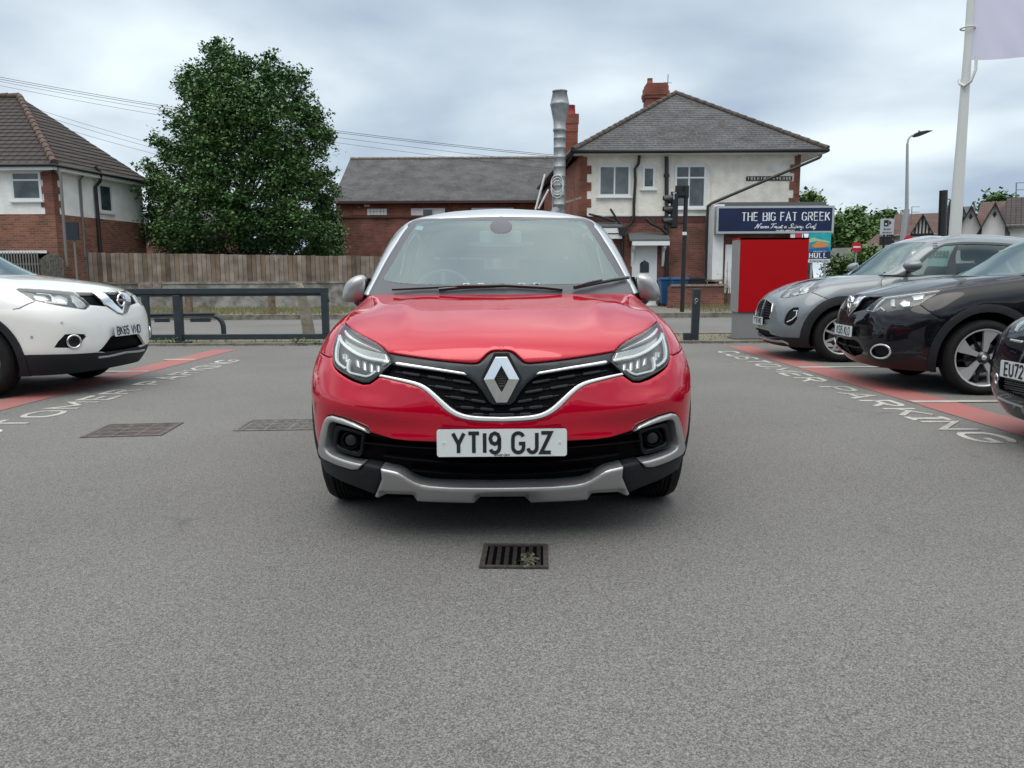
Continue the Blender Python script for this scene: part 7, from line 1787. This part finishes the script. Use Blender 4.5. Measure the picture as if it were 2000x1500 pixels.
b = MB(); b.box((X1, -.03, zs(388)), (.06, .03, zs(384))); b.box((X1, -.03, zs(440)), (.06, .03, zs(436))); b.box((X1+.02, -.08, zs(384)), (.02, -.02, zs(376))); b.build('bracket', M_BLACK, ts)
b = MB(); b.box((X0+.02, -.11, zs(388)-.0), (X0+.12, .01, zs(380)+.02)); b.box((X0+.03, -.16, zs(392)), (X0+.045, -.13, zs(380))); b.build('white_edge', M_WHITEP, ts)
# second narrow signal seen edge on, carried by the same pole
b = MB(); b.box((xo(1319), .05, zs(388)), (xo(1345), .12, zs(364))); b.build('junction_box', M_BLACK, ts)
# wheelie bins by the garden wall
def bin_(x, y, z0, col, lab, rz=0):
    o = empty('wheelie_bin', (x, y, z0), rz, lab, 'bin')
    b = MB(); b.add([(-.22,-.25,.1),(.22,-.25,.1),(.22,.25,.1),(-.22,.25,.1),(-.28,-.33,.95),(.28,-.33,.95),(.28,.33,.95),(-.28,.33,.95)], [(0,3,2,1),(4,5,6,7),(0,1,5,4),(1,2,6,5),(2,3,7,6),(3,0,4,7)]); b.build('bin_body', col, o, bevel=.02)
    b = MB(); b.prism([(-.36,.95),(.36,.95),(.36,1.02),(-.05,1.06),(-.36,1.02)], -.30, .30, 'x'); b.build('lid', col, o, bevel=.015)
    b = MB(); [b.lathe([(.0,-.03),(.1,-.03),(.1,.03),(0,.03)], c=(s_*.24,.26,.1), axis='x', n=16) for s_ in (1, -1)]; b.tube([(-.25,.38,.98),(.25,.38,.98)], .018); b.build('wheels', M_BLACK, o)
M_BINB = mat('bin_blue', (.015, .075, .19), rough=.5); M_BINK = mat('bin_black', (.015, .016, .018), rough=.5)
bin_(wx(1303, 590, 28.2), 28.3, .12, M_BINB, 'blue wheelie bin beside the white front door')
bin_(wx(1327, 560, 27.3), 27.45, .12, M_BINB, 'blue wheelie bin just behind the garden wall')
bin_(wx(1357, 560, 27.3), 27.45, .12, M_BINK, 'black wheelie bin behind the garden wall', R(90))
# dry twiggy weed by the white boarding
b = MB(); rnd = random.Random(8); bx = wx(1425, 600, 26.6)
for _ in range(26):
    a = rnd.uniform(0, 6.28); l = rnd.uniform(.6, 1.6); x_, y_ = bx+rnd.uniform(-.15, .15), 26.6+rnd.uniform(-.1, .1); s_ = rnd.uniform(.05, .35)
    b.tube([(x_, y_, .12), (x_+math.cos(a)*s_*.5, y_+math.sin(a)*s_*.3, .12+l*.5), (x_+math.cos(a)*s_, y_+math.sin(a)*s_*.5, .12+l)], [.012, .008, .003], 4)
wd = b.build('dry_shrub', mat('twig', (.16, .13, .09), rough=1), label='bare twiggy dry shrub in front of the white boarding', cat='shrub')
leaves('leaf_clump', [(bx+rnd.uniform(-.3, .3), 26.6, .2+rnd.uniform(0, 1.1)) for _ in range(16)], 10, (.1, .1, .1), .05, M_LEAF2, wd, seed=9)
# ---------------------------------------------------------------- drains
gu = empty('drain_gully', (0, 3.02, 0), R(-2), 'square iron drain grating full of weeds in front of the red car', 'drain')
M_IRON = mat('cast_iron', (.055, .045, .042), rough=.75, noise=.35, nscale=25, metal=.3, bump=.4, bscale=120)
g0, g1, g2, g3 = gnd(938, 1112), gnd(1073, 1107), gnd(1069, 1065), gnd(946, 1066)
gx0, gx1 = g0[0], g1[0]; gy0, gy1 = 2.935, 3.20; gu.location = ((gx0+gx1)/2, (gy0+gy1)/2, 0); hw, hh = (gx1-gx0)/2, (gy1-gy0)/2
hw, hh, = (gx1-gx0)/2, (g3[1]-g0[1])/2; gu.location = ((gx0+gx1)/2, (g3[1]+g0[1])/2, 0)
b = MB()
for a_, c_ in (((-hw,-hh),(hw,-hh+.018)),((-hw,hh-.018),(hw,hh)),((-hw,-hh+.018),(-hw+.02,hh-.018)),((hw-.02,-hh+.018),(hw,hh-.018))): b.box((a_[0], a_[1], .002), (c_[0], c_[1], .010))
b.build('frame', M_IRON, gu)
b = MB(); b.box((-hw+.02, -hh+.018, .0015), (hw-.02, hh-.018, .003)); b.build('pit', M_DARK, gu)  # flat black sheet on the ground; its colour paints the shade of the pit
b = MB()
for i in range(7):
    x = -hw+.02+(2*hw-.04)*(i+.55)/7.1; b.box((x-.0085, -hh+.018, .0032), (x+.0085, hh-.018, .0075))
b.build('grating', mat('grating_iron', (.02, .019, .018), rough=.75, spec=.2, noise=.3, nscale=40), gu)
leaves('weed', [(hw-.05-abs(random.gauss(0,.028)), -hh+.05+random.uniform(0,.09), .012) for _ in range(22)]+[(hw*.42, -hh+.03, .012)]*6, 5, (.008,.012,.004), .018, mat('dusty_weed', (.075, .08, .055), rough=1), gu, seed=12, droop=-.3)
def manhole(c, w_, d_, rz, lab, cols, m):
    o = empty('manhole_cover', (*c, 0), rz, lab, 'manhole cover')
    b = MB(); f = .03
    b.box((-w_/2,-d_/2,.001),(w_/2,-d_/2+f,.006)); b.box((-w_/2,d_/2-f,.001),(w_/2,d_/2,.006)); b.box((-w_/2,-d_/2+f,.001),(-w_/2+f,d_/2-f,.006)); b.box((w_/2-f,-d_/2+f,.001),(w_/2,d_/2-f,.006)); b.build('frame', m, o)
    b = MB(); b.box((-w_/2+f+.004,-d_/2+f+.004,.0008),(w_/2-f-.004,d_/2-f-.004,.0035))
    W2, D2 = w_-2*f-.02, d_-2*f-.02
    for i in range(cols):
        for j in range(3):
            cx, cy = -W2/2+W2*(i+.5)/cols, -D2/2+D2*(j+.5)/3; sx, sy = W2/cols*.40, D2/3*.36
            for p_ in range(-2, 3):
                for q_ in range(-1, 2): b.box((cx+p_*sx*.45-.011, cy+q_*sy*.7-.010+(.006 if p_ % 2 else -.004), .0037), (cx+p_*sx*.45+.011, cy+q_*sy*.7+.010, .0062))
    b.build('lid', m, o)
    return o
M_RUST = mat('rusty_iron', (.10, .085, .078), rough=.85, noise=.3, nscale=14, bump=.3, bscale=90)
p = gnd(262, 840); manhole((p[0], p[1]), .57, .52, R(6), 'rusty brown rectangular manhole cover, left of the two covers', 3, M_RUST)
p = gnd(556, 830); manhole((p[0]-.02, p[1]), .62, .46, R(3), 'grey rectangular manhole cover close to the red car', 3, mat('worn_iron', (.12, .115, .105), rough=.8, noise=.3, nscale=14))
# low weeds along the kerb
for i, (x_, y_) in enumerate(((325, 672), (598, 672))):
    p = gnd(x_, y_+2); leaves('weed', [(p[0]+random.uniform(-.25,.25), p[1]+random.uniform(-.03,.05), .03+random.uniform(0,.08)) for _ in range(14)], 8, (.04,.02,.02), .04, M_LEAF2, None, seed=20+i, label=('small green weed at the kerb below the railing, near the white car' if i == 0 else 'small green weed at the kerb below the leaning trunk'), cat='weed')
# ---------------------------------------------------------------- signs and poles on the right
def post(name, m, pts, r, **k): b = MB(); b.tube(pts, r, 12); return b.build(name, m, **k)
# town sign
Yh = 24; hs = empty('town_sign', (wx(1602, 520, Yh), Yh, 0), 0, 'turquoise and navy welcome sign reading HULL right of the red totem', 'sign')
X = lambda x, y=480: wx(x, y, Yh)-hs.location.x; Z = lambda y: hz(y, Yh)
b = MB(); b.box((X(1579), 0, Z(516)), (X(1622.5), .03, Z(509)), 0); b.box((X(1579), 0, Z(509)), (X(1622.5), .03, Z(494)), 1); b.box((X(1579), 0, Z(494)), (X(1622.5), .03, Z(457)), 2)
b.build('board', [mat('sign_pale', (.55, .60, .62), rough=.5), mat('hull_navy', (.006, .02, .075), rough=.4), mat('hull_turquoise', (.0, .28, .34), rough=.4, col2=(.04, .42, .40), nscale=4)], hs)
b = MB(); dx_ = X(1600); u = (X(1622)-X(1580))/42
b.prism([(dx_-15*u, Z(483)),(dx_-8*u, Z(479)),(dx_-3*u, Z(474)),(dx_+4*u, Z(477)),(dx_+14*u, Z(479)),(dx_+19*u, Z(483)),(dx_+10*u, Z(486)),(dx_-10*u, Z(487))], -.008, -.001, 'y', 0)
b.prism([(dx_-20*u, Z(470)),(dx_-12*u, Z(467)),(dx_+2*u, Z(471)),(dx_+20*u, Z(475)),(dx_+20*u, Z(478)),(dx_-4*u, Z(474)),(dx_-20*u, Z(477))], -.005, -.001, 'y', 1)
b.prism([(dx_-20*u, Z(493)),(dx_-20*u, Z(489)),(dx_+20*u, Z(486)),(dx_+20*u, Z(493))], -.004, -.001, 'y', 2)
b.build('picture', [mat('sign_orange', (.65, .22, .05), rough=.5), mat('sign_pale_green', (.35, .50, .30), rough=.5), mat('sign_blue', (.01, .10, .35), rough=.5)], hs)
b = MB(); text(b, 'HULL', (X(1582), -.002, Z(506.5)), (1,0,0), (0,0,1), Z(497.5)-Z(506.5), w=lambda t: .24 if abs(t.y) > .5 else .12, sp=.42, xs=1.1, serif=.16, th=.003)
x1_ = max(v[0] for v in b.v); f_ = (X(1615)-X(1582))/(x1_-X(1582)); b.v = [(X(1582)+(x_-X(1582))*f_, y_, z_) for x_, y_, z_ in b.v]
font_text(b, 'WELCOME TO', ((X(1580)+X(1622))/2, -.002, Z(495.8)+.0), (1,0,0), (0,0,1), .028*1.6, center=True, th=.002)
b.build('lettering', mat('sign_white'), hs)
b = MB(); font_text(b, 'A Fairtrade City', ((X(1580)+X(1622))/2, -.002, Z(514.5)), (1,0,0), (0,0,1), .062, center=True, th=.002, bold=.01); b.build('small_lettering', M_INK, hs)
for x_ in (1588, 1614): b = MB(); b.tube([(X(x_), .06, 0), (X(x_), .06, Z(458))], .035); b.build('post', M_POLE, hs)
# no entry signs
def noentry(px, py, r_px, Y, zb, lab):
    o = empty('no_entry_sign', (wx(px, py, Y), Y, 0), 0, lab, 'sign', 'no entry signs by the side road'); z = hz(py, Y); r = r_px/1500*Y
    b = MB(); b.lathe([(0, -.012), (r, -.012), (r, .0), (0, .0)], c=(0, 0, z), axis='y', n=36, smooth=False); b.build('disc', mat('signal_red', (.50, .01, .03), rough=.4), o)
    b = MB(); b.box((-r*.72, -.02, z-r*.16), (r*.72, -.013, z+r*.16)); b.build('bar', mat('sign_white'), o)
    b = MB(); b.tube([(0, .04, zb), (0, .04, z+r)], .035); b.build('post', M_POLE, o)
noentry(1673, 486, 9.5, 34, 0, 'round no entry sign in front of the low red roofed house'); noentry(1774, 473, 9, 34, 0, 'round no entry sign just showing above the grey car')
# speed camera sign
Yc = 33; sc_ = empty('speed_camera_sign', (wx(1732, 460, Yc), Yc, 0), 0, 'pale grey square sign with a camera symbol reading Speed cameras', 'sign'); X = lambda x, y=445: wx(x, y, Yc)-sc_.location.x; Z = lambda y: hz(y, Yc)
b = MB(); b.box((X(1719), 0, Z(462)), (X(1746), .02, Z(431))); b.build('board', mat('sign_grey', (.42, .46, .50), rough=.4), sc_, bevel=.004)
b = MB(); b.box((X(1726), -.006, Z(446)), (X(1735), -.001, Z(433.5)), 0); b.prism([(X(1736), Z(443)), (X(1740), Z(441)), (X(1740), Z(437)), (X(1736), Z(435))], -.006, -.001, 'y', 0); b.lathe([(0,-.009),(.045,-.009),(.045,-.006)], c=(X(1730), 0, Z(442)), axis='y', n=16, mat=1)
b.build('camera_symbol', [M_INK, mat('sign_grey')], sc_)
b = MB(); 
for s_, y_ in (('Speed', 453), ('cameras', 459.5)): font_text(b, s_, ((X(1719)+X(1746))/2, -.001, Z(y_)), (1,0,0), (0,0,1), .09, center=True, th=.003, bold=.015)
b.build('lettering', M_INK, sc_); b = MB(); b.tube([(X(1729), .05, 0), (X(1729), .05, Z(440))], .05); b.build('post', M_BLACK, sc_)
b = MB(); b.box((X(1722), .03, Z(482)), (X(1744), .18, Z(465))); b.build('signal_back', M_BLACK, sc_, bevel=.02)
# street lamp
Yl = 44; lx = wx(1763, 470, Yl); la = empty('street_lamp', (lx, Yl, 0), 0, 'tall grey lamp post with a flat black lantern above the grey car', 'street lamp')
zt = hz(285, Yl); xt = wx(1771, 300, Yl)-lx; zk = hz(413, Yl)
b = MB(); b.tube([(-.05, 0, 0), (0, 0, hz(470,Yl)), (.12, 0, zk)], .155, 14); b.tube([(.12, 0, zk), (xt, 0, zt)], [.10, .065], 12)
b.tube([(xt, 0, zt), (xt+.04, 0, zt+.25), (xt+.16, 0, zt+.42), (xt+.35, 0, zt+.48)], .05, 10); b.build('column', M_POLE, la)
b = MB(); z0 = zt+.42; x0 = xt+.28
b.prism([(x0, z0), (x0+.12, z0-.06), (x0+.35, z0-.02), (x0+1.0, z0+.24), (x0+1.02, z0+.27), (x0+.7, z0+.28), (x0+.30, z0+.22), (x0+.03, z0+.10)], -.16, .16, 'y'); b.build('lantern', M_BLACK, la, bevel=.02)
b = MB(); b.lathe([(.04,0),(.05,.03),(.05,.08),(0,.09)], c=(x0+.33, 0, z0+.22), n=12); b.build('photocell', M_POLE, la)
# black mast and camera pole
Ym = 30; b = MB(); b.tube([tuple(at(1838, 500, Ym)), tuple(at(1843, 372, Ym))], .15, 14); b.build('signal_mast', M_BLACK, label='thick plain black mast left of the white flagpole', cat='mast')
Ym = 31; s2 = empty('signal_pole', (wx(1856, 460, Ym), Ym, 0), 0, 'black pole with signal heads half hidden behind the white flagpole', 'traffic light'); X = lambda x, y=430: wx(x, y, Ym)-s2.location.x; Z = lambda y: hz(y, Ym)
b = MB(); b.box((X(1851), -.1, Z(455)), (X(1866), .1, Z(404))); b.build('signal_back', M_BLACK, s2, bevel=.03)
b = MB(); b.prism([(X(1853), Z(402)), (X(1861), Z(402)), (X(1862), Z(395)), (X(1855), Z(395))], -.12, .12, 'y'); b.build('camera', M_BLACK, s2)
b = MB(); b.tube([(X(1857), .12, 0), (X(1857), .12, Z(398))], .06); b.build('pole', M_BLACK, s2)
b = MB(); b.tube([(X(1849)+.12*math.sin(R(a)), -.05, (Z(395)+Z(412))/2+.2*math.cos(R(a))) for a in range(-60, 250, 25)], .018, 6); b.build('cable', M_BLACK, s2)
# flagpole with its flag
Yf = 12.2; fp = empty('flagpole', (wx(1861, 500, Yf), Yf, 0), 0, 'tall white flagpole standing behind the dark car', 'flagpole'); X = lambda x, y: wx(x, y, Yf)-fp.location.x; Z = lambda y: hz(y, Yf)
M_FPOLE = mat('flagpole_white', (.60, .62, .60), rough=.4)
b = MB(); b.tube([(0, 0, 0), (X(1869,400), 0, Z(400)), (X(1890,100), 0, Z(100)), (X(1905,-150), 0, Z(-150))], [.092, .086, .056, .050], 20); b.build('pole', M_FPOLE, fp)
b = MB(); b.tube([(X(1899,118), -.10, Z(118)), (X(1896,145), -.12, Z(145)), (X(1886,168), -.13, Z(168)), (X(1877,175), -.10, Z(176)), (X(1876,170), .02, Z(168)), (X(1880,158), .1, Z(158))], .022, 8); b.build('rope_weight', mat('rope_white', (.55, .57, .55), rough=.7), fp)
b = MB(); b.tube([(X(1890,60)+.10*math.cos(R(a)), .10*math.sin(R(a)), Z(60)) for a in range(0, 360, 30)], .012, 6, closed=True); b.build('halyard_ring', mat('rope_white'), fp)
nx, nz = 34, 34; b = MB(); vs = []
for i in range(nx+1):
    for j in range(nz+1):
        u_, v_ = i/nx, j/nz
        pxx = 1900+u_*190+(1-v_)*-4+v_*8; pyy = 118-14*u_+3*math.sin(3*u_)-v_*330
        p = at(pxx, pyy, Yf); wv = .10*math.sin(u_*9+v_*1.5)*u_+.05*math.sin(u_*14-v_*9)*u_+.03*math.sin((u_+v_)*22)*u_*(1-v_)
        vs.append((p[0]-fp.location.x, wv-.02, p[2]))
b.add(vs, [(i*(nz+1)+j, (i+1)*(nz+1)+j, (i+1)*(nz+1)+j+1, i*(nz+1)+j+1) for i in range(nx) for j in range(nz)], 0, True)
mf = mat('flag_cloth', (.74, .72, .86), rough=.8); bn = mf.node_tree.nodes['Principled BSDF']
tr_ = mf.node_tree.nodes.new('ShaderNodeBsdfTranslucent'); tr_.inputs[0].default_value = (.80, .78, .95, 1); ms = mf.node_tree.nodes.new('ShaderNodeMixShader'); ms.inputs[0].default_value = .5
out = [n for n in mf.node_tree.nodes if n.type == 'OUTPUT_MATERIAL'][0]; mf.node_tree.links.new(bn.outputs[0], ms.inputs[1]); mf.node_tree.links.new(tr_.outputs[0], ms.inputs[2]); mf.node_tree.links.new(ms.outputs[0], out.inputs[0])
fl = b.build('flag', mf, label='pale lilac flag hanging from the white flagpole', cat='flag')
fl.location = fp.location
# ---------------------------------------------------------------- houses and trees far on the right
M_TUD = mat('tudor_white', (.62, .62, .58), rough=.9, noise=.08, nscale=2)
def rhouse(Y, px0, px1, pe, pr, depth, roof, lab, gables=(), chim=(), lower=None, wallm=None, hip=0.0, name='house'):
    """house facing the viewer: wall between px0 and px1, eaves at pe, ridge at pr; gables = (px0, px1, apex py, eaves py, timbered)"""
    x0, x1 = wx(px0, pe, Y), wx(px1, pe, Y); ze = hz(pe, Y); yr = Y+depth/2; zr = hz(pr, yr)
    o = empty(name, (x0, Y, 0), 0, lab, 'house'); L = x1-x0
    b = MB(); b.box((0, 0, 0), (L, depth, ze)); b.build('wall', wallm or M_TUD, o)
    th_ = math.atan2(x0, Y); o.rotation_euler.z = -th_; o.scale.x = math.cos(th_)
    b = MB(); h = min(hip*depth/2, L*.45)
    b.add([(-.3,-.35,ze-.15),(L+.3,-.35,ze-.15),(L+.3,depth+.35,ze-.15),(-.3,depth+.35,ze-.15),(h,depth/2,zr),(L-h,depth/2,zr)], [(0,1,5,4),(2,3,4,5),(1,2,5),(3,0,4),(3,2,1,0)]); b.build('roof', roof, o)
    for gx0, gx1, ga, ge, tim in gables:
        a0, a1, zg, zge = wx(gx0, ge, Y-1)-x0, wx(gx1, ge, Y-1)-x0, hz(ga, Y-1), hz(ge, Y-1); am = (a0+a1)/2
        b = MB(); b.prism([(a0, 0), (a1, 0), (a1, zge), (am, zg-.12), (a0, zge)], -1.0, 0.0 if True else 1, 'y'); g = b.build('gable', M_TUD, o)
        b = MB(); e_ = .3; sl = (zg-zge)/(am-a0)
        for sx, xa in ((1, a0), (-1, a1)):
            P0 = (xa-sx*e_, zge-sl*e_); P1 = (am, zg)
            b.add([(P0[0], -1.25, P0[1]), (P1[0], -1.25, P1[1]), (P1[0], depth/2-.2, P1[1]), (P0[0], depth/2-.2, P0[1]), (P0[0], -1.25, P0[1]-.15), (P1[0], -1.25, P1[1]-.15)], [(0,1,2,3),(0,4,5,1)] if sx > 0 else [(3,2,1,0),(1,5,4,0)])
        b.build('gable_roof', roof, g)
        b = MB(); 
        for sx, xa in ((1, a0), (-1, a1)):
            b.prism([(xa-sx*.25, zge-sl*.25-.13), (am, zg-.13), (am, zg-.0), (xa-sx*.25, zge-sl*.25)], -1.32, -1.26, 'y')
        b.build('bargeboard', M_BLACK, g)
        if tim:
            b = MB(); n = tim
            for i in range(1, n):
                xx = a0+(a1-a0)*i/n; zt_ = zge+sl*min(xx-a0, a1-xx)-.1; b.box((xx-.06, -1.03, zge-.2), (xx+.06, -1.0, zt_))
            b.box((a0, -1.04, zge-.3), (a1, -1.0, zge-.12)); b.build('timbering', M_BLACK, g)
        else:
            b = MB(); zc = zge+(zg-zge)*.45; b.prism([(am-.12, zc), (am, zc-.18), (am+.12, zc), (am, zc+.18)], -1.03, -1.0, 'y'); b.build('gable_vent', M_BLACK, g)
    for cx0, cx1, ct, kind in chim:
        a0, a1, zt = wx(cx0, ct, yr)-x0, wx(cx1, ct, yr)-x0, hz(ct, yr)
        b = MB(); b.box((a0, depth/2-.3, ze), (a1, depth/2+.4, zt)); 
        if kind == 'brick': b.box((a0-.08, depth/2-.38, zt-.5), (a1+.08, depth/2+.48, zt-.25))
        c = b.build('chimney', M_BRICK if kind == 'brick' else M_TUD, o)
        b = MB(); b.tube([((a0+a1)/2, depth/2, zt), ((a0+a1)/2, depth/2, zt+.6)], .16, 10); b.build('chimney_pot', mat('terracotta'), c)
    if lower:
        for lx0, lx1, ly0, ly1 in lower:
            a0, a1 = wx(lx0, ly0, Y)-x0, wx(lx1, ly0, Y)-x0; z0, z1 = hz(ly1, Y), hz(ly0, Y)
            b = MB(); b.box((a0, -.05, z0), (a1, .0, z1)); b_ = b.build('window', M_WHITE, o); b = MB(); n = 3
            for i in range(n): b.box((a0+(a1-a0)*(i+.12)/n, -.06, z0+.12), (a0+(a1-a0)*(i+.88)/n, -.052, z1-.12))
            b.build('pane', M_PANE, b_)
    return o
rhouse(62, 1625, 1668, 505, 488, 9, M_SLATE2, 'low white house with a grey slate roof behind the welcome sign', gables=((1637, 1655, 498, 510, 0),))
rhouse(66, 1683, 1752, 488, 462, 10, M_TILERED, 'white house with a red brown hipped roof left of the lamp post', hip=.8, chim=((1671, 1684, 458, 'white'),), lower=((1706, 1722, 491, 499), (1730, 1745, 482, 497)))
rhouse(58, 1745, 1865, 462, 424, 11, M_TILERED, 'black and white timbered house with a red brown roof behind the lamp post', gables=((1793, 1832, 423, 458, 6), (1742, 1758, 436, 470, 4)), chim=((1773, 1781, 424, 'brick'),), lower=((1745, 1757, 474, 486),))
rhouse(50, 1872, 1902, 452, 410, 10, M_SLATE2, 'pale gabled house with a dark roof right of the flagpole', gables=((1878, 1914, 408, 448, 0),))
rhouse(46, 1912, 1966, 446, 402, 10, M_TILERED, 'white gabled house with twin brown chimney pots right of the flagpole', gables=((1893, 1936, 404, 446, 0),), chim=((1919, 1925, 402, 'brick'), (1927, 1932, 404, 'brick')))
rhouse(44, 1962, 2150, 444, 394, 10, M_TILE, 'white gabled house with a dark tiled roof at the right edge', gables=((1940, 1986, 398, 442, 0),), chim=((1992, 2002, 380, 'brick'),))
for x_, y0_, y1_, Y_, lb in ((1780, 404, 432, 60, 'thin television aerial above the timbered house'), (1984, 357, 400, 46, 'thin television aerial above the house at the right edge')):
    b = MB(); p0, p1 = at(x_, y1_+8, Y_), at(x_+1, y0_, Y_); b.tube([tuple(p0), tuple(p1)], .03, 6); b.tube([tuple(p1), (p1[0]+.6, Y_, p1[2])], .02, 5); b.tube([(p1[0], Y_, p1[2]-.4), (p1[0]+.6, Y_, p1[2]-.4)], .02, 5)
    b.build('television_aerial', M_GREYP, label=lb, cat='aerial')
def bgtree(outline, Y, n, depth, seed, lab, m=M_LEAF3, nper=22, sz=.42, sg=.55, name='tree'):
    xs = [p_[0] for p_ in outline]; cx = (min(xs)+max(xs))/2
    o = empty(name, (wx(cx, 480, Y), Y, 0), 0, lab, 'tree'); b = MB(); H = hz(min(p_[1] for p_ in outline), Y); limbs(b, (0, 0, 0), 8, H*.25, H*.85, seed, .3); b.build('trunk', M_BARK, o)
    leaves('crown', crown_centres(outline, Y, n, depth, seed, org=tuple(o.location)), nper, (sg, sg, sg*.8), sz, m, o, seed=seed)
bgtree([(1622,500),(1618,440),(1632,425),(1648,428),(1660,432),(1668,415),(1674,414),(1684,430),(1692,442),(1700,470),(1690,500)], 85, 500, 5, 31, 'bright green tree behind the welcome sign', sz=.5)
bgtree([(1690,480),(1692,436),(1705,428),(1722,422),(1738,422),(1755,430),(1758,450),(1750,480)], 92, 380, 5, 32, 'dark green tree behind the speed camera sign', m=M_LEAF2, sz=.5)
bgtree([(1566,404),(1572,386),(1580,380),(1590,382),(1597,395),(1594,412)], 40, 60, 1.2, 33, 'small yellowish tree top peeping over the blue shop sign', sz=.22, sg=.2)
bgtree([(1930,410),(1940,395),(1952,392),(1964,394),(1970,404),(1968,412)], 75, 120, 3, 34, 'rounded tree behind the white gabled houses', m=M_LEAF2, sz=.45)
he_ = leaves('hedge', [(wx(x_, 515, 52)+0, 52+random.uniform(-.6, .6), random.uniform(.2, hz(507, 52))) for x_ in np.linspace(1618, 1745, 260)], 24, (.3, .4, .25), .22, M_LEAF2, None, seed=40, label='clipped green hedge along the road in front of the far houses', cat='hedge')
leaves('bush', crown_centres([(1672,520),(1675,498),(1690,490),(1712,492),(1722,505),(1722,520)], 48, 120, 1.5, 41), 24, (.3, .3, .25), .22, M_LEAF3, None, seed=42, label='round green bush beside the no entry sign', cat='bush')

# dead leaves and grit blown against the kerb
rnd = random.Random(77)
leaves('leaf_litter', [(rnd.uniform(-9, 9), 13.42-abs(rnd.gauss(0, .09)), .006) for _ in range(500)]+[(to.location.x+rnd.uniform(-.5, 1.9), 13.75-abs(rnd.gauss(0, .15)), .008) for _ in range(120)], 7, (.07, .03, .003), .022, mat('dead_leaf', (.10, .07, .045), rough=1, noise=.4, nscale=20), None, seed=5, droop=0, label='brown grit and dead leaves along the kerb at the end of the car park', cat='litter', kind='stuff')
